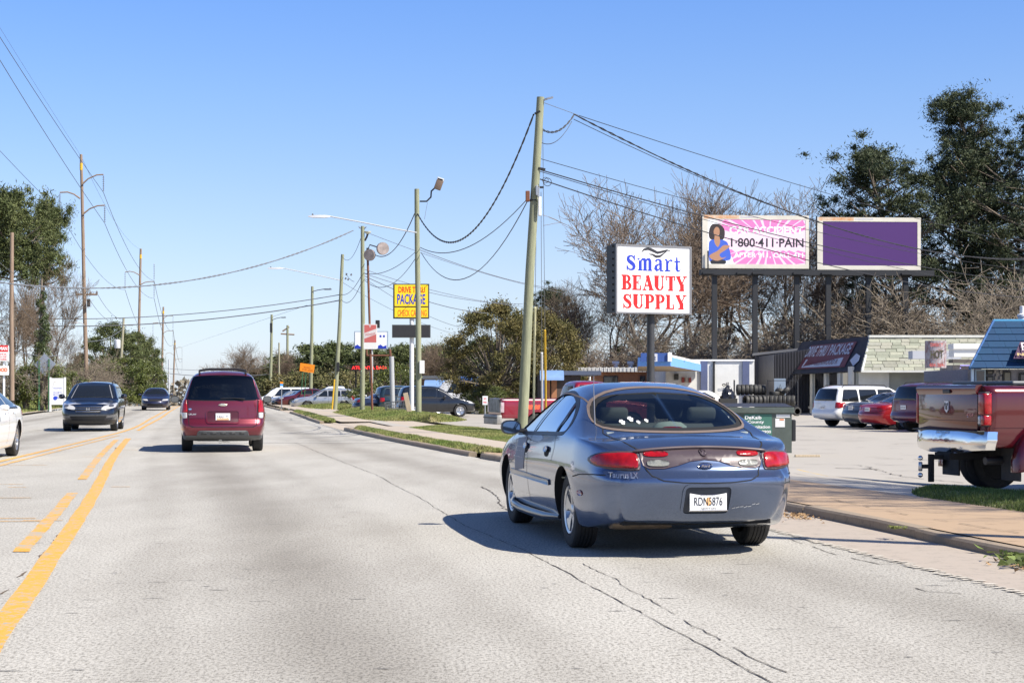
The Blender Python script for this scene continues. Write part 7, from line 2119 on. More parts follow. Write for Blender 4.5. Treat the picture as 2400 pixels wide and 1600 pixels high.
for r_ in range(rows):
    v = (r_+.06)/rows; x = f0.x+(g0.x-f0.x)*v+.02+rnd.uniform(0, .1)*0
    y = 99.5+1.8*v; z = 2.42+2.03*v
    while x < 31.2:
        k = rnd.randrange(3); o = bpy.data.objects.new('stone', stone_mesh(k, rnd.choice(STN))); link(o, st)
        o.location = V3(x, y, z)-Vector(st.location); o.rotation_euler = (-sl, 0, 0); o.scale = (1, 1+rnd.uniform(-.4, .6), 2.713/rows/.165*.93)
        x += [.48, .62, .78][k]+.025
# corner flashing
mb = MB(); mb.tube([aw(1.0, 0.0)+V3(.05, -.05, 0), aw(1.0, 1.0)+V3(.05, -.05, 0)], .08, 6); mb.build('corner_flashing', WALLW, st, world=True)
# entrance canopy and hanging sign
cn = thing('canopy', 'flat white entrance canopy projecting beside the store sign', 'canopy', (24.0, 90, 2.9))
a = A(2139, 841, 92); b = A(2253, 822, 92)
MB().box(a.x, b.x, 92, 93, a.z, b.z).build('slab', M('canopy_grey_white', (.45, .47, .52), .6), cn, world=True)
a = A(2236, 836, 86); b = A(2310, 805, 86)
MB().box(a.x, b.x, 86, 87, a.z, b.z-.25).build('fascia', M('canopy_white', (.72, .72, .70), .5), cn, world=True)
MB().box(a.x-.05, b.x, 85.9, 87, b.z-.27, b.z).build('upper_fascia', _mats['canopy_white'], cn, world=True)
a = A(2221, 850, 95); b = A(2310, 842, 95); MB().box(a.x+.3, b.x, 95.0, 96, a.z, b.z).build('soffit_beam', M('beam_brown', (.10, .085, .075), .7), cn, world=True)
hs_ = thing('hanging_sign', 'curved blotchy red and white sign hanging in front of the canopy', 'sign', A(2196, 862, 90))
k = F/90.0; w_ = 50/k; h_ = 64/k
mb = MB(); n = 10; vs = []
for i in range(n+1):
    t = -1+2*i/n; vs += [(t*w_/2, .25*t*t, 0), (t*w_/2, .25*t*t, h_)]
mb.add(vs, [(2*i, 2*i+2, 2*i+3, 2*i+1) for i in range(n)]); mb.add([(v_[0], v_[1]+.06, v_[2]) for v_ in vs], [(2*i, 2*i+1, 2*i+3, 2*i+2) for i in range(n)])
sf = mb.build('sign_sheet', M('blotchy_sign', (.42, .43, .47), .6, col2=(.19, .09, .08), scale=3.5, stretch=(2.2, 1, .8)), hs_, 60)
text('DIRECT', (-.34, -.01, h_*.78), (1, 0, 0), (0, 0, 1), .66, .19, M('faded_red', (.5, .1, .1)), hs_, bold=.03); text('HOT', (-.34, -.01, h_*.34), (1, 0, 0), (0, 0, 1), .68, .44, M('hot_brown', (.07, .06, .03), .6), hs_, bold=.03)
text('404-284-', (-.42, -.01, h_*.04), (1, 0, 0), (0, 0, 1), .84, .20, M('faded_red', (.5, .1, .1)), hs_, bold=.02)
# painted entrance bay
en = thing('store_entrance', 'grey painted entrance bay under the canopy with string lights', 'entrance', (27.3, 96, LOTZ))
a = A(2234, 905, 96); b = A(2250, 855, 96); pp = MB().box(a.x, b.x, 96, 99, -.3, b.z).build('painted_column', M('mural_grey', (.33, .33, .32), .7, col2=(.17, .14, .14), scale=2.2), en, world=True)
a = A(2250, 905, 97); b = A(2300, 855, 97); MB().box(a.x, b.x, 97, 99, -.3, b.z).build('doorway', M('doorway_dark', (.055, .045, .055), .5), en, world=True)
mb = MB()
for i in range(16):
    if i < 8: p = A(2252+i*3.2, 856, 95.8)
    else: p = A(2251, 856+(i-7)*6, 95.8)
    MB().lathe([(.001, -.04), (.045, 0), (.001, .04)], 6, 'z', tuple(p)).build('string_light', M('bulb_blue', (.5, .45, .9), .3, emit=(.45, .4, 1.0), estr=.6), en, world=True)
# blue tiled shop at the right edge
bs_ = thing('shop', 'shop with steep blue tiled mansard roof at the right edge', 'shop', (20, 65, LOTZ))
e0 = A(2274, 863, 62); t0 = A(2330, 754, 64); e1 = V3(24, 62, e0.z); t1 = V3(24, 64, t0.z)
BT = tilecol('blue_tile', (.002, .035, .095), 4, .12, 5)
MB().add([e0+V3(0, .1, 0), e1+V3(0, .1, 0), t1+V3(0, .1, 0), t0+V3(0, .1, 0), V3(t0.x*1.09, 70, t0.z), V3(24, 70, t0.z), V3(e0.x*1.13, 70, e0.z)], [(0, 1, 2, 3), (3, 2, 5, 4), (0, 3, 4, 6)]).build('roof_deck', M('deck_blue', (.004, .03, .10), .7), bs_, world=True)
rows = 7; sd_ = (t0-e0); slen = math.hypot(t0.y-e0.y, t0.z-e0.z); ang = math.atan2(t0.y-e0.y, t0.z-e0.z)
MT = {}
for r_ in range(rows):
    v = r_/rows; x = e0.x+(t0.x-e0.x)*v-.03; y = e0.y+(t0.y-e0.y)*v; z = e0.z+(t0.z-e0.z)*v; i = 0
    off0 = (r_ % 2)*.28
    while x < 23.5:
        w = .62 if i or not off0 else .34
        sk = (t0.x-e0.x)/rows if i == 0 else 0
        m_ = rnd.choice(BT); key = (w, m_.name, i == 0)
        if key not in MT:
            q = MB().add([(0, -.05, 0), (w-.006, -.05, 0), (w-.006, -.015, slen/rows*1.02), (sk, -.015, slen/rows*1.02), (0, .02, 0), (w-.006, .02, 0)], [(0, 1, 2, 3), (0, 4, 5, 1), (0, 3, 4), (1, 5, 2)]).build('roof_tile', m_, None)
            MT[key] = q.data; bpy.data.objects.remove(q)
        o = link(bpy.data.objects.new('roof_tile', MT[key]), bs_); o.location = V3(x, y, z)-Vector(bs_.location); o.rotation_euler = (-ang, 0, 0)
        x += w; i += 1
mb = MB(); mb.tube([e0+V3(-.02, 0, 0), t0+V3(-.02, 0, .02)], .05, 6); mb.build('hip_cap', M('cap_blue', (.01, .08, .25), .6), bs_, world=True)
mb = MB(); mb.tube([t0+V3(0, .1, .04), t1+V3(0, .1, .04)], .06, 6); mb.build('ridge_cap', M('cap_lightblue', (.06, .25, .45), .6), bs_, world=True)
MB().box(e0.x+.25, 24, 63.3, 70, -.3, e0.z-.02).build('wall', M('brick_grey_lilac', (.20, .20, .23), .8, var=.15, scale=9, bump=.3, bscale=20), bs_, world=True)
a = A(2276, 905, 62.3); MB().box(a.x, a.x+.09, 62.25, 62.35, -.3, e0.z).build('post', M('post_paleblue', (.40, .52, .62), .5), bs_, world=True)
def bw(x0_, y0_, x1_, y1_, fm, gm, nm='window'):
    a = A(x0_, y1_, 63.2); b = A(x1_, y0_, 63.2)
    f = MB().box(a.x, b.x, 63.2, 63.32, a.z, b.z).build('window_frame', fm, bs_, world=True); MB().box(a.x+.05, b.x-.05, 63.17, 63.2, a.z+.05, b.z-.05).build('pane', gm, f, world=True)
bw(2286, 866, 2310, 912, M('post_paleblue', (.4, .5, .6)), M('glass_violet', (.05, .045, .06), .1, spec=.8))
bw(2312, 867, 2328, 878, BLACK, M('glass_brown', (.10, .085, .06), .2)); bw(2312, 881, 2328, 912, BLACK, DGLASS)
bw(2351, 870, 2370, 900, BLACK, M('glass_olive', (.14, .13, .10), .2)); bw(2389, 875, 2412, 905, BLACK, M('glass_violet', (.05, .05, .06)))
for i, (x, y) in enumerate(((2332, 868), (2337, 875), (2334, 884), (2340, 892), (2336, 898), (2346, 870), (2345, 885))):
    p = A(x, y, 63.28); MB().box(p.x-.04, p.x+.05, 63.24, 63.3, p.z-.10, p.z+.05).build('mural_patch', M('mural_grey', (.1, .1, .1)), bs_, world=True)
mb = MB(); p = A(2396, 754, 66); mb.lathe([(.16, 0), (.16, .18), (.20, .2), (.20, .28), (.10, .32), (.10, .6), (.001, .62)], 14, 'z', tuple(p)); mb.build('roof_vent', M('vent_white', (.7, .7, .7), .5), bs_, 50, world=True)
O_ = A(2373, 840, 62.0)+V3(0, -.12, 0); sv = V3(.28, sd_.y, sd_.z).normalized()
MB().add([O_, O_+V3(1.6, 0, 0), O_+V3(1.6, 0, 0)+sv*1.0, O_+sv*.95+V3(.35, 0, 0)], [(0, 1, 2, 3)]).build('roof_banner', M('banner_plum', (.06, .025, .06), .6), bs_, world=True)
text('NAILS', O_+V3(.14, -.02, .10), V3(1, 0, 0), sv, .9, .16, M('gold_print', (.45, .35, .15), .5), bs_, bold=.03, world=True)
text('PRO', O_+V3(.35, -.02, .10)+sv*.30, V3(1, 0, 0), sv, .9, .45, M('off_white', (.6, .6, .6)), bs_, bold=.0, world=True)

# white building with blue stripes and a canopy
wb_ = thing('garage_building', 'white painted building with dark blue stripes and a light blue canopy', 'building', (14, 109, LOTZ))
a = A(1560, 846, 109); b = A(1768, 846, 109)
MB().box(a.x, b.x, 109, 120, -.3, a.z).build('wall', M('stucco_white', (.66, .66, .64), .8, var=.07, scale=1.2, bump=.3, bscale=12), wb_, world=True)
MB().box(a.x, b.x, 108.9, 120, a.z+.005, a.z+.10).build('coping', WHITE, wb_, world=True)
SBm = M('stripe_slate', (.085, .105, .20), .7, var=.08, scale=2)
for x0_, x1_ in ((1642, 1658), (1740, 1756)):
    p = A(x0_, 846, 108.95); q_ = A(x1_, 846, 108.95); MB().box(p.x, q_.x, 108.86, 109, -.3, a.z-.01).build('stripe', SBm, wb_, world=True)
p = A(1671, 846, 108.9); MB().box(p.x, p.x+.12, 108.85, 109, -.3, a.z-.02).build('downpipe', BLACK, wb_, world=True)
for x0_, x1_, y0_, y1_, m_ in ((1598, 1604, 884, 896, 'post_red'), (1606, 1612, 884, 896, 'sign_cream'), (1614, 1620, 885, 896, 'post_red'), (1580, 1590, 876, 890, 'frame_dark')):
    p = A(x0_, y1_, 108.9); q_ = A(x1_, y0_, 108.9); MB().box(p.x, q_.x, 108.85, 109, p.z, q_.z).build('wall_sign', M(m_, (.32, .06, .05) if m_ == 'post_red' else (.45, .40, .34), .6), wb_, world=True)
plan = [(7.8, 84), (12.05, 108.8), (8, 109), (6.3, 85.3)]
z0_, z1_ = 2.50, 2.95
BAND = M('band_lightblue', (.16, .36, .78), .6, var=.05, scale=1)
cvs = [(x, y, z0_) for x, y in plan]+[(x, y, z1_) for x, y in plan]
cn2 = MB().mi(0).add(cvs, [(0, 1, 5, 4), (1, 2, 6, 5), (2, 3, 7, 6), (3, 0, 4, 7)]).mi(1).add(cvs, [(0, 3, 2, 1)]).mi(2).add(cvs, [(4, 5, 6, 7)]).build('canopy', [BAND, M('soffit_tan', (.30, .22, .14), .8), WHITE], wb_, world=True)
MB().add([(7.78, 84, 2.95), (12.0, 108.8, 2.95), (12.0, 108.8, 3.12), (7.78, 84, 3.06)], [(0, 1, 2, 3)]).build('canopy_edge', WHITE, cn2, world=True)
MB().box(6.35, 7.82, 84.0, 84.3, 2.72, 3.14).build('parapet', M('parapet_blue', (.03, .08, .28), .6), cn2, world=True)
MB().box(7.66, 7.86, 83.9, 84.4, 2.72, 3.16).build('parapet_end', WHITE, cn2, world=True)
pn_ = MB().box(6.75, 7.15, 83.92, 84.0, 2.72, 3.10).build('canopy_sign', M('sign_cream2', (.55, .56, .60), .6), cn2, world=True)
text('22', (6.82, 83.915, 2.78), (1, 0, 0), (0, 0, 1), .26, .2, M('stripe_slate', (.1, .1, .1)), pn_, bold=.03, world=True)
mb = MB(); pq = V3(9.4, 93.5, 2.9); mb.tube([pq, pq+V3(-.1, -.2, -.15), pq+V3(-.2, -.2, -.35)], .06, 6); mb.build('canopy_light', BLACK, cn2, world=True)
p = A(1692, 905, 108.9); text('oil', (p.x, 108.84, p.z), (1, 0, 0), (0, 0, 1), .42, .26, INK, wb_, bold=.03, world=True)
# orange brick building
bb_ = thing('brick_building', 'long orange brick building with white corrugated fascia', 'building', (8, 124, LOTZ))
BR = M('brick_orange', (.42, .19, .085), .85, col2=(.30, .13, .07), scale=3, bump=.3, bscale=30)
a = A(1362, 870, 122); b = A(1565, 870, 122)
MB().box(a.x, b.x, 122, 132, -.3, a.z).build('wall', BR, bb_, world=True)
mb = MB(); 
for i in range(46):
    x = a.x-.2+(b.x-a.x+.2)*i/46; w = (b.x-a.x+.2)/46
    MB().box(x, x+w*.8, 121.6-.05*(i % 2), 121.9, a.z-.04, a.z+.26+.02*(i % 3)).build('fascia_sheet', M('fascia_white', (.60, .60, .58), .6), bb_, world=True)
p = A(1382, 900, 121.8); MB().tube([(p.x, 121.8, -.2), (p.x, 121.8, a.z)], .09, 8).build('downpipe', WHITE, bb_, world=True)
for x in (1443, 1478):
    p = A(x, 862, 124); mb = MB(); mb.tube([p, p+V3(0, 0, .35)], .16, 8); mb.tube([p+V3(-.25, 0, .35), p+V3(.25, 0, .35)], .14, 8); mb.build('roof_vent', M('vent_white', (.7, .7, .7)), bb_, world=True)
for x0_, x1_ in ((1414, 1448), (1552, 1562), (1500, 1512)):
    p = A(x0_, 900, 121.95); q_ = A(x1_, 881, 121.95); fz = MB().box(p.x, q_.x, 121.9, 122, p.z, q_.z).build('window_frame', BLACK, bb_, world=True); MB().box(p.x+.06, q_.x-.06, 121.88, 121.9, p.z+.06, q_.z-.06).build('pane', DGLASS, fz, world=True)
# awning row
ar = thing('awning_shops', 'row of low brown shops with blue barrel awnings behind the hedge', 'shops', (0, 124, LOTZ))
a = A(985, 893, 125); b = A(1360, 880, 125)
MB().box(a.x, b.x, 125, 134, -.3, 2.1).build('wall', M('brick_brown', (.20, .12, .085), .85, var=.2, scale=2), ar, world=True)
MB().box(a.x-.2, b.x, 124.6, 134.2, 2.1, 2.35).build('roof', M('roof_grey', (.10, .11, .13), .8), ar, world=True)
AWB = M('awning_blue', (.035, .10, .30), .55, var=.12, scale=2); AWL = M('awning_paleblue', (.16, .27, .48), .55, var=.1, scale=2)
for (x0_, x1_, yt_, yb_, dd_, m_) in ((994, 1053, 890, 907, 118, AWL), (1078, 1150, 882, 904, 114, AWB), (1266, 1322, 867, 891, 100, AWL)):
    p = A(x0_, yb_, dd_); q_ = A(x1_, yt_, dd_); dy = 1.3; hh = q_.z-p.z; mb = MB(); n = 7; vs = []
    for i in range(n+1):
        t = i/n*math.pi/2; vs += [(p.x, dd_+dy*(1-math.cos(t)), p.z+hh*math.sin(t)), (q_.x, dd_+dy*(1-math.cos(t)), p.z+hh*math.sin(t))]
    vs += [(p.x, dd_+dy, p.z), (q_.x, dd_+dy, p.z)]
    fs = [(2*i, 2*i+1, 2*i+3, 2*i+2) for i in range(n)]+[tuple([2*i for i in range(n+1)]+[2*n+2]), tuple([2*i+1 for i in range(n+1)][::-1]+[2*n+3])[::-1]]
    mb.add(vs, fs); mb.build('awning', m_, ar, 50, world=True)
a = A(1262, 912, 102); b = A(1360, 872, 102)
MB().box(a.x, b.x, 101.4, 112, -.3, 2.2).build('shop_front', M('shopfront_dark', (.06, .045, .04), .7, var=.3, scale=1.5), ar, world=True)
MB().box(b.x-2.2, b.x+1.2, 101.0, 112, 2.2, 2.45).build('shop_roof', M('roof_slate', (.08, .10, .15), .7), ar, world=True)
p = A(1270, 905, 101.3); MB().box(p.x, p.x+.35, 101.25, 101.4, .6, 1.9).build('blue_panel', M('panel_bright_blue', (.05, .25, .75), .5), ar, world=True)
for x in (1281, 1297):
    p = A(x, 905, 101.3); MB().box(p.x-.12, p.x+.2, 101.2, 101.4, -.2, 2.1).build('brick_pier', BR, ar, world=True)
# grey metal shed
gs = thing('metal_shed', 'dark grey ribbed metal shed behind the tyre racks', 'shed', (17.5, 113, LOTZ))
a = A(1772, 832, 119); b = A(1860, 818, 119)
MB().add([(a.x, 119, -.3), (b.x+2, 119, -.3), (b.x+2, 119, b.z+.1), (a.x, 119, a.z-.02), (a.x, 131, -.3), (b.x+2, 131, -.3), (b.x+2, 131, b.z+.4), (a.x, 131, a.z+.2)], [(0, 1, 2, 3), (1, 5, 6, 2), (5, 4, 7, 6), (4, 0, 3, 7), (3, 2, 6, 7)]).build('wall', M('shed_grey', (.085, .085, .10), .6, .2, var=.1, scale=1), gs, world=True)
n = 26
for i in range(n):
    x = a.x+.15+(b.x-a.x)*i/n; zt = a.z-.1+(b.z-a.z)*i/n
    MB().box(x, x+.035, 111.95, 119, -.3, zt).build('rib', M('shed_grey', (.08, .08, .1)), gs, world=True)
MB().add([(a.x-.3, 118.7, a.z-.05), (b.x+2, 118.7, b.z+.08), (b.x+2, 118.7, b.z+.25), (a.x-.3, 118.7, a.z+.12), (a.x-.3, 119.2, a.z-.05), (b.x+2, 119.2, b.z+.08), (b.x+2, 119.2, b.z+.25), (a.x-.3, 119.2, a.z+.12)], [(0, 1, 2, 3), (3, 2, 6, 7), (0, 4, 5, 1)]).build('eave', M('eave_grey', (.13, .13, .14), .6), gs, world=True)
p = A(1829, 862, 118.8); q_ = A(1856, 834, 118.8); sn = MB().box(p.x, q_.x, 118.7, 118.95, p.z, q_.z).build('wall_sign', M('sign_cream2', (.5, .5, .5)), gs, world=True)
text('Tires', (p.x+.1, 118.69, p.z+.25), (1, 0, 0), (0, 0, 1), .5, .25, REDP, sn, bold=.02, world=True)
for x in (1866, 1874):
    pass
ac = thing('awning_post', 'pale blue-grey square post holding the far end of the dark awning', 'post', A(1871, 978, 112.5), 0); ac.location.z = LOTZ
MB().box(-.16, .16, -.1, .1, 0, 2.6).build('post', M('post_bluegrey', (.40, .43, .52), .5), ac)

# ------------------------------------------------------------------ yard objects
# dumpster
d = 39.6; k = F/d; X = (1857-1200)/k
dp = thing('dumpster', 'dark green metal dumpster with white stencilled print beside the blue sedan', 'dumpster', (X-.98, d+.7, LOTZ), R(-2))
DG = M('dumpster_green', (.085, .105, .092), .6, .2, var=.18, scale=3, bump=.15, bscale=14)
DG2 = M('dumpster_stencil_green', (.05, .16, .12), .6, var=.1, scale=5)
mb = MB(); mb.prism([(-.75, .08), (.70, .08), (.80, 1.0), (-.75, 1.12)], (-.98, 0, 0), (0, 1, 0), (0, 0, 1), (1, 0, 0), 1.96); mb.build('bin', DG, dp)
MB().bbox(-1.03, 1.03, -.80, -.72, 1.0, 1.14, .012).build('front_rim', DG, dp)
mb = MB(); vs = []; nx = 12
for i in range(nx+1):
    x = -1.0+2.0*i/nx; s_ = -.035*math.sin(math.pi*((i % 6)/6))
    vs += [(x, -.80, 1.15), (x, -.3, 1.17+s_*1.3), (x, .3, 1.20+s_*1.3), (x, .80, 1.22)]
mb.add(vs, [(4*i+j, 4*i+4+j, 4*i+5+j, 4*i+1+j) for i in range(nx) for j in range(3)]); mb.build('lid', M('lid_black', (.03, .03, .032), .5), dp, 50)
MB().bbox(.98, 1.08, -.72, -.30, .35, .85, .02).build('lift_sleeve', BLACK, dp)
MB().bbox(-1.08, -.98, -.72, -.30, .35, .85, .02).build('lift_sleeve', BLACK, dp)
MB().box(-.12, .52, -.757, -.752, .48, .98).build('stencil_panel', DG2, dp); MB().box(.02, .62, -.757, -.752, .12, .46).build('stencil_panel', DG2, dp)
for s_, x, z, w, h_, b_ in (('DeKalb', -.10, .86, .38, .085, .04), ('County', -.04, .75, .38, .085, .04), ('Sanitation', .04, .65, .44, .075, .04), ('404-294-2900', -.10, .54, .60, .065, .04), ('NO', .06, .32, .26, .13, .06), ('PARKING', -.05, .14, .62, .13, .06), ('4613', -.78, .88, .32, .06, .03)):
    text(s_, (x, -.757, z), (1, 0, 0), (0, 0, 1), w, h_, WHITE, dp, bold=b_*.5, depth=.004)
MB().box(.62, .94, -.757, -.752, .90, .975).build('sticker', M('sticker_white', (.7, .7, .68), .5), dp); MB().box(.60, .82, -.757, -.752, .68, .88).build('sticker', M('sticker_white', (.7, .7, .68)), dp)
MB().box(.70, .80, -.762, -.757, .84, .87).build('sticker_orange', AMBER, dp)
o = thing('timber', 'weathered timber lying on the ground at the right foot of the dumpster', 'timber', (X+.1, d-.35, LOTZ), R(4))
MB().bbox(-.1, .48, -.05, .05, 0, .05, .008).build('board', M('plank_wood', (.4, .3, .2)), o)
# tyres
tm = None
def tyre(loc_, rot, label, r=.31, w=.22, group='tyres stored on the racks'):
    global tm
    if tm is None:
        t = MB(); h = .5
        t.lathe([(.60, -h*.85), (.64, -h), (.88, -h*1.02), (.97, -h*.8), (1, -h*.4), (.985, -h*.3), (1, -h*.2), (1, h*.2), (.985, h*.3), (1, h*.4), (.97, h*.8), (.88, h*1.02), (.64, h), (.60, h*.85), (.60, -h*.85)], 26, 'y')
        o_ = t.build('tyre', M('tyre_grey', (.035, .034, .032), .6, var=.3, scale=8), None, 35); tm = o_.data; bpy.data.objects.remove(o_)
    o_ = link(bpy.data.objects.new('tyre', tm)); o_.location = loc_; o_.rotation_euler = rot; o_.scale = (r, w, r)
    tag(o_, label, 'tyre', group); return o_
rk = thing('tyre_rack', 'dark steel rack holding two rows of used tyres against the white wall', 'tyre rack', A(1790, 974, 100)); rk.location.z = LOTZ
rkx = rk.location.x
a0 = A(1725, 912, 100).x; a1 = A(1792, 912, 100).x
for x in (a0-.15, a1+.12, A(1868, 912, 100).x):
    MB().box(x-.04, x+.04, 99.6, 99.68, LOTZ, 1.9).build('upright', BLACK, rk, world=True)
MB().box(a0-.2, a1+.2, 99.6, 100.4, .98, 1.02).build('shelf_bar', BLACK, rk, world=True)
MB().box(a0+.4, A(1868, 912, 100).x, 99.6, 100.4, .36, .40).build('shelf_bar', BLACK, rk, world=True)
MB().box(a1+.12, A(1868, 912, 100).x, 99.6, 99.64, 1.84, 1.88).build('top_bar', BLACK, rk, world=True)
ords = ['first', 'second', 'third', 'fourth', 'fifth', 'sixth', 'seventh', 'eighth', 'ninth', 'tenth', 'eleventh', 'twelfth']
for i in range(7): tyre((a0+.14+i*.245, 100, 1.335), (0, rnd.uniform(0, 3), R(90+rnd.uniform(-6, 6))), f'black tyre, {ords[i]} from the left in the upper row of the rack')
b0_ = A(1745, 940, 99.5).x
for i in range(12): tyre((b0_+.1+i*.248, 99.5, .70+.0*i), (0, rnd.uniform(0, 3), R(90+(18 if i < 5 else -16)+rnd.uniform(-5, 5))), f'black tyre, {ords[i]} from the left in the lower row of the rack')
tyre((A(1815, 915, 100).x, 100, 1.12), (R(90), 0, 0), 'tyre lying flat on the right half of the upper shelf')
tyre((A(1841, 912, 100).x, 100, 1.30), (R(90), R(-38), 0), 'tyre leaning steeply at the right end of the upper shelf')
tyre((A(1828, 915, 100.3).x, 100.3, 1.18), (R(60), R(20), 0), 'tyre tipped over behind the flat one on the upper shelf')
tyre((A(1867, 952, 97).x, 97, .10), (0, 0, R(20)), 'small spare tyre standing alone on the ground right of the racks', r=.26)
o = thing('folded_chair', 'pale blue board with a folded black frame leaning behind the tyres', 'board', A(1828, 905, 102)); o.location.z = .9
MB().box(-.34, .34, 0, .05, 0, 1.1).build('board', M('board_bluegrey', (.22, .28, .36), .6), o)
mb = MB(); mb.tube([(-.2, -.1, 0), (.0, -.1, .75), (.22, -.1, 0)], .025, 6); mb.build('frame', BLACK, o)
o = thing('rubbish_bag', 'black rubbish bag heaped behind the sedan roof by the tyre rack', 'rubbish bag', A(1706, 934, 98)); o.location.z = A(0, 934, 98).z
mb = MB(); vs = []; nr, ns = 9, 16
for j in range(nr):
    t = j/(nr-1); rr_ = .42*(1-t**1.6)**.8*(1+.0)
    for i in range(ns):
        a = 2*math.pi*i/ns; q = rr_*(1+.16*math.sin(5*a+j)+.08*math.sin(9*a+2*j)); vs.append((q*math.cos(a), q*math.sin(a)*.8, t*.80))
mb.add(vs, [(j*ns+i, j*ns+(i+1) % ns, (j+1)*ns+(i+1) % ns, (j+1)*ns+i) for j in range(nr-1) for i in range(ns)]); mb.build('bag', M('bin_liner', (.012, .013, .02), .28), o, 30)
MB().box(-.5, .5, -.4, .4, -.9, .02).build('crate', M('crate_dark', (.03, .03, .03), .8), o)
# shopping cart
d = 79; k = F/d
sc_ = thing('shopping_cart', 'empty wire shopping cart left on the grass edge beside the sign pole', 'shopping cart', A(930, 982, d), R(12))
sc_.location.z = A(0, 984, d).z
CW = M('cart_wire', (.32, .33, .35), .35, .8)
b_ = [(-.48, -.22, .42), (.42, -.28, .36), (.42, .28, .36), (-.48, .22, .42)]; t_ = [(-.55, -.26, .80), (.50, -.32, .92), (.50, .32, .92), (-.55, .26, .80)]
mb = MB(); mb.tube(t_, .016, 5, closed=True); mb.tube(b_, .013, 5, closed=True)
for z_ in (.33, .66): mb.tube([Vector(b_[i]).lerp(Vector(t_[i]), z_) for i in range(4)], .008, 4, closed=True)
for i in range(4):
    A_, B_, C_, D_ = Vector(b_[i]), Vector(b_[(i+1) % 4]), Vector(t_[i]), Vector(t_[(i+1) % 4])
    n = 9 if i % 2 == 0 else 6
    for j in range(n+1): mb.tube([A_.lerp(B_, j/n), C_.lerp(D_, j/n)], .008, 4)
for j in range(7): mb.tube([Vector(b_[0]).lerp(Vector(b_[1]), j/6), Vector(b_[3]).lerp(Vector(b_[2]), j/6)], .007, 4)
mb.build('basket', CW, sc_)
mb = MB()
for s in (-1, 1): mb.tube([(.52, s*.28, .92), (.46, s*.26, .15), (-.42, s*.20, .14)], .018, 6); mb.tube([(.46, s*.26, .30), (-.45, s*.20, .40)], .014, 5)
mb.tube([(-.42, -.2, .14), (-.42, .2, .14)], .015, 5); mb.build('frame', CW, sc_)
mb = MB(); mb.tube([(.60, -.3, 1.0), (.60, .3, 1.0)], .022, 7)
for s in (-1, 1): mb.tube([(.60, s*.3, 1.0), (.50, s*.31, .92)], .016, 5)
mb.build('handle', BLACK, sc_)
MB().box(.35, .48, -.24, .24, .55, .92).build('child_seat', BLACK, sc_)
for x in (-.42, .44):
    for s in (-1, 1):
        mb = MB(); mb.lathe([(.001, -.02), (.06, -.02), (.06, .02), (.001, .02)], 12, 'y', (x, s*.21, .06)); mb.build('caster', RUBBER, sc_)
c = sedan('white sedan mostly hidden behind the blue sedan roof and the rubbish bag', (0, 0, 0), 0, WP, L=4.6, H=1.5, nst=40, pl=False)
c.root.location = V3(A(1650, 912, 103).x, 104, LOTZ); c.root.rotation_euler = (0, 0, R(8))
# ------------------------------------------------------------------ vegetation
BARK = M('bark_grey', (.20, .165, .13), .9, col2=(.12, .095, .075), scale=4, stretch=(5, 5, 1))
TWIG = M('twig_brown', (.235, .175, .125), .9, col2=(.13, .095, .07), scale=1.5)
TWIGP = M('twig_pale', (.30, .25, .19), .9, col2=(.15, .12, .095), scale=1.5)
PINEL = M('pine_needles', (.055, .078, .022), .75, col2=(.13, .145, .05), scale=.9, island=.5, sub=.15)
PINEB = M('pine_needles_blue', (.032, .05, .026), .75, col2=(.085, .10, .042), scale=.9, island=.5, sub=.15)
OAKL = M('oak_leaves', (.075, .08, .022), .75, col2=(.19, .15, .05), scale=.7, island=.5, sub=.15)
HOLLY = M('glossy_leaves', (.05, .075, .018), .5, col2=(.15, .165, .04), scale=1.0, island=.6, sub=.1)
IVY = M('ivy_leaves', (.03, .055, .016), .5, col2=(.10, .12, .035), scale=2.0, island=.6)
HEDGE = M('hedge_leaves', (.09, .10, .03), .8, col2=(.16, .13, .05), scale=.8, island=.5)

def tubes(segs, k=3):
    """segs: array (n, 8) = p0, p1, r0, r1 -> prism mesh arrays"""
    S_ = np.array(segs, float); p0 = S_[:, 0:3]; p1 = S_[:, 3:6]; r0 = S_[:, 6]; r1 = S_[:, 7]
    d = p1-p0; d /= np.maximum(np.linalg.norm(d, axis=1, keepdims=True), 1e-6)
    up = np.where(np.abs(d[:, 2:3]) < .9, np.array([[0, 0, 1.]]), np.array([[1., 0, 0]]))
    a = np.cross(d, up); a /= np.linalg.norm(a, axis=1, keepdims=True); b = np.cross(d, a)
    n = len(S_); V = np.zeros((n, 2*k, 3))
    for i in range(k):
        t = 2*np.pi*i/k; dirv = a*np.cos(t)+b*np.sin(t)
        V[:, i] = p0+dirv*r0[:, None]; V[:, k+i] = p1+dirv*r1[:, None]
    base = np.arange(n)[:, None]*2*k
    T = np.concatenate([base+np.array([[i, (i+1) % k, k+(i+1) % k, k+i]]) for i in range(k)], 0)
    return V.reshape(-1, 3), T
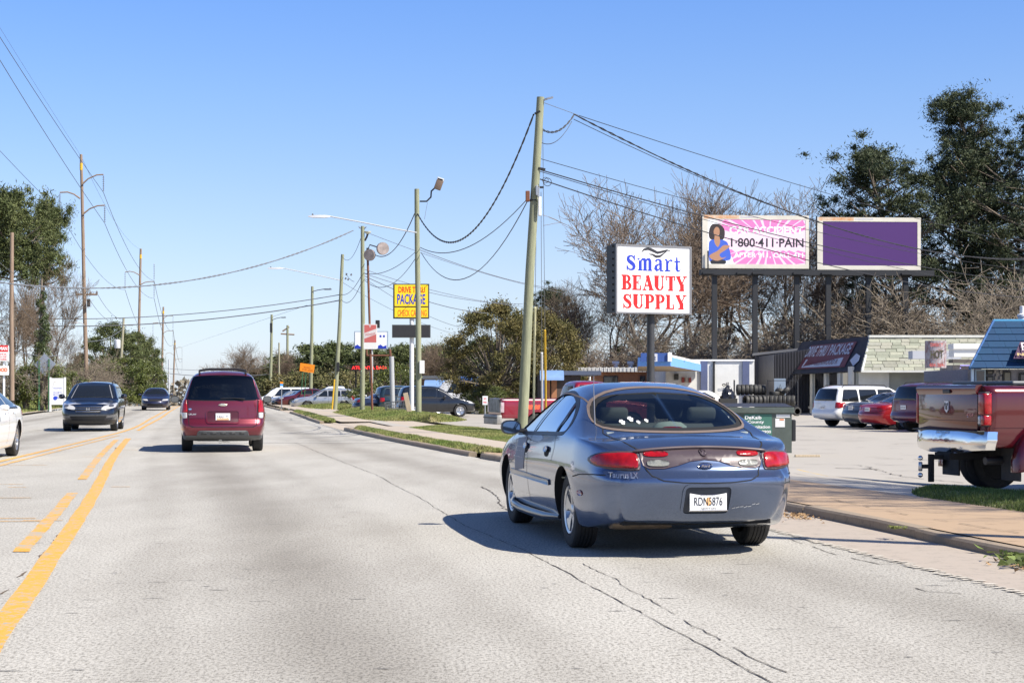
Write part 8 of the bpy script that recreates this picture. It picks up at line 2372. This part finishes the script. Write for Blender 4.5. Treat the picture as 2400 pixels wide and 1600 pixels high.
def bare_tree(seed, height=14, spread=.55, first=.28, levels=6, maxn=9000, droop=0.0, tw=.010, low=False, tr=.17):
    rnd = random.Random(seed); trunk = []; twigs = []; Q = []
    def grow(p, d, L, r, lev):
        q = p.copy(); dd = d.copy(); rr = r; n = 3 if lev > 1 else 2
        for i in range(n):
            dd = (dd+Vector((rnd.gauss(0, .13), rnd.gauss(0, .13), rnd.gauss(.03-droop, .08)))).normalized()
            e = q+dd*(L/n); re = max(rr*(.86 if i < n-1 else .78), tw)
            (trunk if r > .045 else twigs).append((*q, *e, rr, re))
            q = e; rr = re
            if 0 < lev < levels and rnd.random() < .9:
                ax = Vector((rnd.gauss(0, 1), rnd.gauss(0, 1), rnd.gauss(0, .5))).normalized()
                Q.append((q, (dd+ax*spread*1.3).normalized(), L*rnd.uniform(.45, .8), max(rr*.5, tw), lev+1))
        if lev < levels:
            for _ in range(2):
                ax = Vector((rnd.gauss(0, 1), rnd.gauss(0, 1), rnd.gauss(.1, .4))).normalized()
                Q.append((q, (dd+ax*spread).normalized(), L*rnd.uniform(.66, .92), max(rr*rnd.uniform(.6, .78), tw), lev+1))
    q = Vector((0, 0, -.3)); L0 = height*first; r = height*tr/10
    d = Vector((rnd.uniform(-.06, .06), rnd.uniform(-.06, .06), 1)).normalized()
    for i in range(3):
        e = q+d*(L0/3); trunk.append((*q, *e, r, r*.92)); q = e; r *= .92
        d = (d+Vector((rnd.gauss(0, .07), rnd.gauss(0, .07), 0))).normalized()
    for k in range(4):
        a = 2*math.pi*(k+rnd.uniform(-.3, .3))/4
        nd = (d*1.0+Vector((math.cos(a), math.sin(a), 0))*spread*rnd.uniform(.5, 1.3)).normalized()
        Q.append((q-d*L0*.1*k, nd, height*.21*rnd.uniform(.9, 1.15), r*.62, 1))
    i = 0
    while i < len(Q) and len(trunk)+len(twigs) < maxn:
        grow(*Q[i]); i += 1
    V, T = tubes(trunk, 6 if len(trunk) < 1500 else 5); m1 = npmesh('trunk', V, T, BARK, True)
    return m1, trunk, twigs
def finish(seed, twm, **k):
    m1, tr_, tw_ = bare_tree(seed, **k); V, T = tubes(tw_, 3); return m1, npmesh('branches', V, T, twm)
def leafcloud(seed, centers, n, s, squash=1.0, elong=1.6, shell=.0, soft=False):
    """centers (m,4): x,y,z,radius. returns leaf quads spread through the clumps"""
    rg = np.random.default_rng(seed); C_ = np.array(centers, float)
    w = C_[:, 3]**2; idx = rg.choice(len(C_), n, p=w/w.sum())
    v = rg.normal(0, 1, (n, 3)); v /= np.linalg.norm(v, axis=1, keepdims=True)
    rad = C_[idx, 3]*(np.abs(rg.normal(0, .62, n)) if soft else rg.uniform(0, 1, n)**.33)
    P = C_[idx, :3]+v*rad[:, None]*np.array([1, 1, squash])
    a = rg.normal(0, 1, (n, 3)); a = a*.7+v*.5; a[:, 2] += .35; a /= np.linalg.norm(a, axis=1, keepdims=True)
    b = np.cross(a, rg.normal(0, 1, (n, 3))); b /= np.linalg.norm(b, axis=1, keepdims=True)
    l = s*rg.uniform(.5, 1.4, n)[:, None]*elong; ww = s*rg.uniform(.35, .8, n)[:, None]
    V = np.stack([P-a*l*.5, P+b*ww*.5, P+a*l*.5, P-b*ww*.5], 1).reshape(-1, 3)
    return V, np.arange(4*n).reshape(-1, 4)
def conifer(seed, h=18, w=4.2, clear=.35, nl=30000, s=.17, mat=PINEL, limbs=46, rclump=(.45, 1.1), top=1.0):
    rnd = random.Random(seed); tr_ = []; cs = []
    q = Vector((0, 0, -.4)); d = Vector((rnd.uniform(-.03, .03), rnd.uniform(-.02, .02), 1)); r = h*.016; pts = [q]
    n = 12
    for i in range(n):
        e = q+d.normalized()*(h*.96/n); tr_.append((*q, *e, r, r*.90)); r *= .90; q = e; pts.append(q); d += Vector((rnd.gauss(0, .05), rnd.gauss(0, .05), 0))
    for k in range(limbs):
        t = clear+(1-clear)*(k+rnd.random())/limbs; i = min(int(t*n), n-1); p = pts[i].lerp(pts[i+1], t*n-i)
        a = k*2.4+rnd.uniform(-.5, .5); u = (t-clear)/(1-clear)
        env = w*(math.sin(math.pi*min(1, u*.85+.18))**.7)*rnd.uniform(.5, 1.0)
        dirv = Vector((math.cos(a), math.sin(a), .25+.5*u)); e = p+dirv.normalized()*env; rr = .04+.015*env
        m_ = p.lerp(e, .5)+Vector((0, 0, -.06*env)); tr_ += [(*p, *m_, rr, rr*.7), (*m_, *e, rr*.7, rr*.3)]
        for j in range(rnd.choice((4, 5, 7))):
            tt = rnd.uniform(.55, 1.08); c = m_.lerp(e, (tt-.5)*2)+Vector((rnd.gauss(0, .62), rnd.gauss(0, .62), rnd.gauss(.25, .38)))
            cs.append((*c, rnd.uniform(*rclump)))
            if rnd.random() < .6: tr_.append((*m_, *c, rr*.4, rr*.15))
    for j in range(5): cs.append((pts[-1].x+rnd.gauss(0, .5), pts[-1].y+rnd.gauss(0, .5), pts[-1].z+rnd.uniform(-.6, .5)*top, rnd.uniform(*rclump)*.8))
    V, T = tubes(tr_, 5); m1 = npmesh('trunk', V, T, BARK, True)
    V, T = leafcloud(seed, cs, nl, s, .75, 2.4, soft=True)
    return m1, npmesh('crown', V, T, mat)
def roundtree(seed, h=7, w=3.0, nl=26000, s=.13, mat=OAKL, base=.12, clumps=70, rc=(.4, .95), flat=1.0):
    rnd = random.Random(seed); cs = []; tr_ = []
    for k in range(4):
        a = k*1.6+rnd.random(); p = Vector((0, 0, -.3)); e = Vector((math.cos(a)*w*.2, math.sin(a)*w*.2, h*.35)); f = Vector((math.cos(a)*w*.6, math.sin(a)*w*.6, h*.72))
        tr_ += [(*p, *e, .16, .12), (*e, *f, .12, .04)]
    for k in range(clumps):
        u = rnd.random(); th = rnd.uniform(0, 6.283); z = h*(base+(1-base)*u)
        prof = math.sin(math.pi*min(1, max(0, (u*.88+.12))))**.55
        R_ = w*prof*rnd.uniform(.35, 1.0)**.5*rnd.uniform(.75, 1.1)
        c = (R_*math.cos(th), R_*math.sin(th), z*flat, rnd.uniform(*rc)); cs.append(c)
        if rnd.random() < .5: tr_.append((0, 0, h*.25, c[0], c[1], c[2], .05, .015))
    V, T = tubes(tr_, 5); m1 = npmesh('trunk', V, T, BARK, True)
    V, T = leafcloud(seed, cs, nl, s, .8, 1.3, soft=True)
    return m1, npmesh('crown', V, T, mat)
def plant(meshes, name, label, px, d, z, h=None, href=None, rot=0, cat='tree', group=None, names=('trunk', 'crown'), sc=None, wide=1.0, X=None):
    X = (px-1200)/F*d if X is None else X
    root = thing(name, label, cat, (X, d, z), rot, group)
    k = sc if sc else (h/href)
    root.scale = (k*wide, k*wide, k)
    for m, n in zip(meshes, names): link(bpy.data.objects.new(n, m), root)
    return root
def hz(py, d): return H+(YH-py)*d/F
bA = finish(11, TWIG, height=16, spread=.60, levels=7, maxn=19000, tw=.013)
bB = finish(23, TWIG, height=16, spread=.72, levels=7, maxn=17000, first=.2, tw=.013)
bC = finish(37, TWIG, height=16, spread=.5, levels=7, maxn=16000, first=.34, tw=.013)
bD = finish(51, TWIGP, height=9, spread=.95, levels=6, maxn=13000, first=.10, droop=.03, tw=.011)
print('bare heights', [max(v.co.z for v in m[1].vertices) for m in (bA, bB, bC, bD)])
def bh(m): return max(v.co.z for v in m[1].vertices)
hA, hB, hC, hD = bh(bA), bh(bB), bh(bC), bh(bD)
GT_ = 'bare winter trees behind the shops'
BT_ = [  # mesh, px, d, top py, rotation, label
 (bA, hA, 1440, 135, 560, .3, 'leftmost tall bare tree, left of the white beauty supply sign'),
 (bB, hB, 1520, 132, 405, 1.9, 'tall bare tree rising straight above the beauty supply sign'),
 (bC, hC, 1610, 138, 385, 2.7, 'tallest bare tree, between the beauty supply sign and the pink billboard'),
 (bA, hA, 1700, 140, 400, 4.0, 'bare tree behind the left half of the pink billboard'),
 (bB, hB, 1790, 142, 410, 5.1, 'bare tree behind the right half of the pink billboard'),
 (bC, hC, 1850, 145, 480, .9, 'bare tree in the gap between the two billboard panels'),
 (bA, hA, 1370, 138, 640, 2.2, 'lower bare tree right of the leaning pole'),
 (bB, hB, 1320, 142, 700, 3.2, 'small bare tree at the back beside the big round evergreen'),
 (bC, hC, 1930, 140, 560, 1.2, 'bare tree behind the purple billboard'),
 (bB, hB, 2020, 141, 590, 2.4, 'bare tree behind the right half of the purple billboard'),
]
for i, (m, hh, px, d, py, rz, lb) in enumerate(BT_):
    plant(m, 'bare_tree', lb, px, d, -.3, hz(py, d)+.3, hh, rz, group=GT_, names=('trunk', 'branches'), wide=.92)
for i, (px, d, py, rz, lb) in enumerate([
    (1450, 128, 740, .4, 'tangled low tree behind the orange brick building'), (1560, 127, 720, 1.4, 'tangled low tree above the blue canopy'), (1650, 128, 700, 2.6, 'tangled low tree between the first two billboard posts'),
    (1750, 127, 690, 3.3, 'tangled low tree above the blue striped wall'), (1840, 128, 680, 4.4, 'tangled low tree above the grey shed'), (1960, 126, 650, 5.0, 'pale twiggy tree above the dark awning'),
    (2060, 125, 620, .8, 'pale twiggy tree above the stone front'), (2160, 124, 610, 1.8, 'pale twiggy tree under the right end of the billboard'), (2260, 122, 600, 2.9, 'pale twiggy tree behind the hanging sign'),
    (2350, 118, 590, 3.9, 'pale twiggy tree behind the blue tiled roof'), (2430, 118, 600, 5.3, 'pale twiggy tree cut by the right edge'), (1380, 130, 770, 5.6, 'tangled low tree just right of the leaning pole')]):
    plant(bD, 'bare_tree', lb, px, d, -.3, hz(py, d)+.3, hD, rz, group='low twiggy trees behind the shops', names=('trunk', 'branches'))
# evergreen underwood behind the shops
rA = roundtree(61, h=8, w=4.6, nl=18000, s=.20, mat=HOLLY, clumps=70)
for i, (px, d, py, rz, lb) in enumerate([(1500, 146, 790, .3, 'dark evergreen thicket behind the beauty supply pole'), (1690, 147, 760, 1.5, 'dark evergreen thicket behind the striped building'), (1870, 146, 740, 2.2, 'dark evergreen thicket behind the grey shed'),
    (2050, 142, 700, 3.1, 'dark evergreen thicket behind the stone front'), (2230, 138, 690, 4.2, 'dark evergreen thicket under the big pines'), (2400, 130, 680, 5.5, 'dark evergreen thicket behind the blue roof')]):
    plant(rA, 'evergreen', lb, px, d, -.4, hz(py, d)+.4, 8.3, rz, group='evergreen thickets behind the shops', wide=1.15)
# the tall pines on the right
pA = conifer(71, h=21, w=4.6, clear=.30, nl=70000, s=.095, mat=PINEB, limbs=60, rclump=(.35, .85))
pB = conifer(83, h=17, w=5.0, clear=.38, nl=56000, s=.095, mat=PINEB, limbs=50, rclump=(.35, .8))
plant(pA, 'pine_tree', 'tallest dark pine on the right, its crown against the sky', 2325, 128, -.3, hz(165, 128)+.3, 21.3, .5, group='tall pines on the right', wide=1.1)
plant(pB, 'pine_tree', 'broad pine reaching over the purple billboard', 2130, 130, -.3, hz(300, 130)+.3, 17.2, 2.1, group='tall pines on the right', wide=1.1)
plant(pA, 'pine_tree', 'pine cut by the right edge of the frame', 2425, 132, -.3, hz(150, 132)+.3, 21.3, 3.3, group='tall pines on the right')
plant(pB, 'pine_tree', 'pine filling the gap between the broad pine and the tallest pine', 2232, 136, -.3, hz(315, 136)+.3, 17.2, 4.6, group='tall pines on the right')
# the big evergreen left of the leaning pole
oA = roundtree(95, h=7.2, w=3.6, nl=64000, s=.115, mat=OAKL, clumps=220, rc=(.3, .75))
plant(oA, 'evergreen_oak', 'big rounded olive green evergreen left of the leaning pole', 1165, 110, -.3, hz(708, 110)+.3, 7.5, 0, cat='tree', wide=1.08)
plant(oA, 'evergreen_oak', 'second evergreen merging with the big one, behind the guy wires', 1262, 122, -.3, hz(728, 122)+.3, 7.5, 2.0, cat='tree', wide=1.1)
plant(pB, 'pine_tree', 'dark pine tip showing between the leaning pole and the bare trees', 1290, 150, -.3, hz(655, 150)+.3, 17.2, 1.0)
# distant pines in the middle
pC = conifer(101, h=12, w=3.8, clear=.12, nl=14000, s=.26, mat=PINEL, limbs=40, rclump=(.7, 1.4))
pD = conifer(113, h=12, w=3.0, clear=.22, nl=12000, s=.26, mat=PINEL, limbs=36, rclump=(.6, 1.2))
rg_ = random.Random(77)
WHERE = ['far left end of the middle pine row', 'behind the far street lamp pole', 'between two lamp poles', 'behind the orange sign', 'right of the orange sign', 'behind the leaning lamp pole', 'left of the rusty sign frame', 'behind the white and blue sign', 'behind the red letter display', 'behind the white sign pole', 'right of the lamp pole', 'beside the blue awnings', 'last before the big evergreen', 'low behind the awnings']
for i, (px, d, py) in enumerate([(590, 250, 862), (640, 240, 848), (690, 230, 830), (735, 215, 806), (790, 210, 800), (840, 205, 812), (885, 205, 818), (925, 200, 812), (960, 205, 806), (1005, 200, 808), (1045, 195, 815), (1085, 190, 822), (1120, 185, 790), (560, 270, 880)]):
    z = float(drop(d))*.3; plant([pC, pD][i % 2], 'pine_tree', 'distant pine, '+WHERE[i], px, d, z, hz(py-6, d)-z, 12.3, rg_.uniform(0, 6), group='distant pines in the middle', wide=1.45)
for i, (px, d, py, lb) in enumerate([(560, 235, 795, 'spreading bare tree standing out against the sky right of the red minivan'), (610, 250, 812, 'bare tree beside the spreading one, behind the far lamp pole'), (520, 260, 835, 'small bare tree just right of the minivan roof'), (668, 225, 815, 'bare tree behind the pole with crossarms'), (700, 228, 822, 'pale bare tree in front of the distant pines'),
    (845, 190, 830, 'thin bare tree behind the middle wooden pole'), (1000, 185, 790, 'bare tree right of the lamp pole, above the black SUV'), (1040, 185, 800, 'bare tree above the blue awnings')]):
    z = float(drop(d))*.3; plant([bA, bB, bC][i % 3], 'bare_tree', lb, px, d, z, hz(py, d)-z, [hA, hB, hC][i % 3], rg_.uniform(0, 6), group='distant bare trees in the middle', names=('trunk', 'branches'), wide=1.15)
# hedges and shrubs
hA_ = roundtree(121, h=2.6, w=1.9, nl=9000, s=.10, mat=HEDGE, clumps=46, rc=(.3, .55), base=.05)
for i, (px, d, h_) in enumerate([(690, 172, 3.0), (725, 170, 3.2), (765, 168, 3.2), (805, 165, 3.0), (838, 160, 2.8)]):
    plant(hA_, 'shrub', ['leftmost shrub of the olive hedge behind the orange sign', 'shrub right under the orange sign', 'shrub above the silver hatchback', 'shrub above the white pickup cab', 'last shrub of the olive hedge, right end'][i], px, d, -.6, h_+.6, 2.7, i*1.3, cat='shrub', group='olive hedge behind the parked cars', wide=1.5)
hB_ = roundtree(131, h=2.0, w=1.4, nl=9000, s=.08, mat=HOLLY, clumps=40, rc=(.25, .5), base=.05)
for i, (px, d, h_, lb) in enumerate([(1100, 110, 1.5, 'leftmost shrub of the dark hedge beside the black SUV'), (1130, 108, 1.65, 'shrub behind the small parking sign'), (1162, 106, 1.7, 'shrub right of the small parking sign'), (1190, 108, 1.5, 'shrub touching the tail of the old crimson pickup')]):
    plant(hB_, 'shrub', lb, px, d, LOTZ, h_, 2.1, i*1.7, cat='shrub', group='dark hedge beside the old pickup', wide=.85)
plant(hB_, 'shrub', 'scraggly bush between the white pickup and the dark sedan', 868, 118, -.2, 2.0, 2.1, 2.2, cat='shrub', wide=1.2)
plant(hB_, 'shrub', 'bushy shrub under the red letter display', 930, 126, -.2, 3.4, 2.1, .7, cat='shrub', wide=1.1)
# left side
pE = conifer(141, h=13, w=3.0, clear=.60, nl=34000, s=.11, mat=PINEL, limbs=34, rclump=(.35, .85))
plant(pE, 'pine_tree', 'tall pine with a round crown at the left edge', 28, 108, .8, hz(432, 108)-.8, 13.2, 1.0, group='pines at the left edge', wide=.95)
plant(pE, 'pine_tree', 'pine beside the brown pole, crown reaching right', 98, 118, .8, hz(455, 118)-.8, 13.2, 3.6, group='pines at the left edge', wide=.62)
plant(pE, 'pine_tree', 'pine mostly outside the left edge', -40, 112, .8, hz(450, 112)-.8, 13.2, 5.0, group='pines at the left edge')
for i, (m, hh, px, d, py, lb) in enumerate([(bC, hC, 125, 112, 590, 'feathery bare tree right of the ivy covered trunk'), (bA, hA, 60, 114, 640, 'bare tree behind the brown edge pole'), (bB, hB, 10, 108, 620, 'bare tree behind the red and white sign'), (bC, hC, 150, 130, 740, 'low bare tree behind the white notice board'), (bA, hA, 330, 190, 770, 'bare tree above the dark evergreen mass')]):
    plant(m, 'bare_tree', lb, px, d, .5, hz(py, d)-.5, hh, i*1.1+.4, group='bare trees left of the road', names=('trunk', 'branches'), wide=.7)
plant(bD, 'bare_tree', 'brown brush behind the diamond sign', 170, 122, .4, 4.2, hD, .3, group='brush left of the road', names=('trunk', 'branches'), wide=1.1)
plant(bD, 'bare_tree', 'brown brush at the foot of the brown pole', 30, 100, .6, 3.6, hD, 2.3, group='brush left of the road', names=('trunk', 'branches'), wide=1.1)
plant(bD, 'bare_tree', 'brown brush between notice board and tall transmission pole', 215, 126, .2, 3.8, hD, 4.3, group='brush left of the road', names=('trunk', 'branches'), wide=1.1)
# ivy trunk
iv = thing('ivy_tree', 'dead trunk wrapped in dark ivy behind the diamond sign', 'tree', ((94-1200)/F*106, 106, .6))
V, T = tubes([(0, 0, -.2, .1, 0, 7.6, .16, .07)], 8); link(bpy.data.objects.new('trunk', npmesh('trunk', V, T, BARK, True)), iv)
cs = [(random.Random(i).uniform(-.28, .28)+.02*i/3, random.Random(i+50).uniform(-.3, .3), .3+i*.185, .52-.010*i) for i in range(36)]
V, T = leafcloud(5, cs, 16000, .085, 1, 1.2); link(bpy.data.objects.new('ivy', npmesh('ivy', V, T, IVY)), iv)
for i, (px, d, h_, lb) in enumerate([(60, 101, 2.2, 'leafy shrub left of the diamond sign'), (95, 101, 2.7, 'bright leafy shrub below the diamond sign'), (112, 103, 2.2, 'leafy shrub behind the diamond sign posts'), (170, 118, 2.0, 'shrub behind the oncoming black SUV')]):
    plant(hB_, 'shrub', lb, px, d, .5, h_, 2.1, i*1.9, cat='shrub', group='shrubs left of the road', wide=.9)
# evergreen mass mid-left
pF = roundtree(151, h=8, w=3.4, nl=30000, s=.15, mat=PINEL, clumps=120, rc=(.35, .8))
mA = roundtree(163, h=5, w=2.8, nl=28000, s=.14, mat=HOLLY, clumps=120, rc=(.25, .65), base=.06)
for i, (m, hr, px, d, py, lb, wd) in enumerate([(pF, 8.4, 205, 165, 830, 'low dark pine left of the tall transmission pole', 1.1), (pF, 8.4, 262, 160, 752, 'tallest dark pine behind the small leaning pole', .95), (pF, 8.4, 318, 170, 775, 'dark pine right of the small leaning pole', .9), (pF, 8.4, 165, 170, 850, 'low dark pine behind the brush', 1.1),
    (mA, 5.2, 245, 140, 842, 'glossy broadleaf evergreen left of the small leaning pole', .95), (mA, 5.2, 290, 138, 836, 'glossy broadleaf evergreen right behind the small leaning pole', .95), (mA, 5.2, 340, 150, 846, 'glossy evergreen overhanging the road before the crest', .95), (pF, 8.4, 345, 200, 805, 'dark pine beside the second transmission pole', .8)]):
    plant(m, 'evergreen', lb, px, d, .1, hz(py, d)-.1, hr, i*1.3, group='evergreens left of the road', wide=wd*1.15)
# woods that close the view: one far mass
rg2 = np.random.default_rng(5); cs = []
for px in range(-200, 2700, 12):
    d = 330+60*math.sin(px*.013); top = 903+6*math.sin(px*.02)+4*math.sin(px*.07)
    X = (px-1200)/F*d; zt = hz(top, d)
    for zz in np.arange(-12, zt, 2.2): cs.append((X+rg2.normal(0, 1), d+rg2.normal(0, 6), zz, 2.4))
V, T = leafcloud(9, cs, 60000, .85, .8, 1.4)
o = link(bpy.data.objects.new('far_woods', npmesh('far_woods', V, T, M('far_wood_mix', (.10, .095, .06), .9, col2=(.20, .165, .125), scale=.07, island=.3)))); tag(o, kind='stuff')
# guard rail / low fence far left
fn = thing('fence', 'low pale chain fence at the foot of the dark evergreens', 'fence', (-44, 150, 0))
for i in range(7):
    x = A(283+i*14, 912, 150).x; MB().box(x-.05, x+.05, 150, 150.1, -.2, .75-.06*i).build('post', M('fence_pale', (.5, .5, .48), .7), fn, world=True)
    if i < 6:
        x2 = A(283+(i+1)*14, 912, 150).x
        for z in (.2, .5): MB().box(x, x2, 150.02, 150.06, z-.06*i, z+.04-.06*i).build('rail', _mats['fence_pale'], fn, world=True)

# a bare tree and a pole stand just outside the frame on the right; their shadows fall on the sidewalk and the road
plant(bA, 'bare_tree', 'bare tree standing outside the frame whose shadow streaks the tan sidewalk', 0, 14.6, .1, 14.5, hA, .7, names=('trunk', 'branches'), X=13.6)
po_ = thing('utility_pole', 'utility pole outside the frame whose thin shadow crosses the gutter', 'utility pole', (9.5, 11.4, .05), 0, 'utility poles')
MB().tube([(0, 0, -.1), (0, 0, 9.6)], [.15, .11], 12).build('shaft', WOODG, po_, 50)
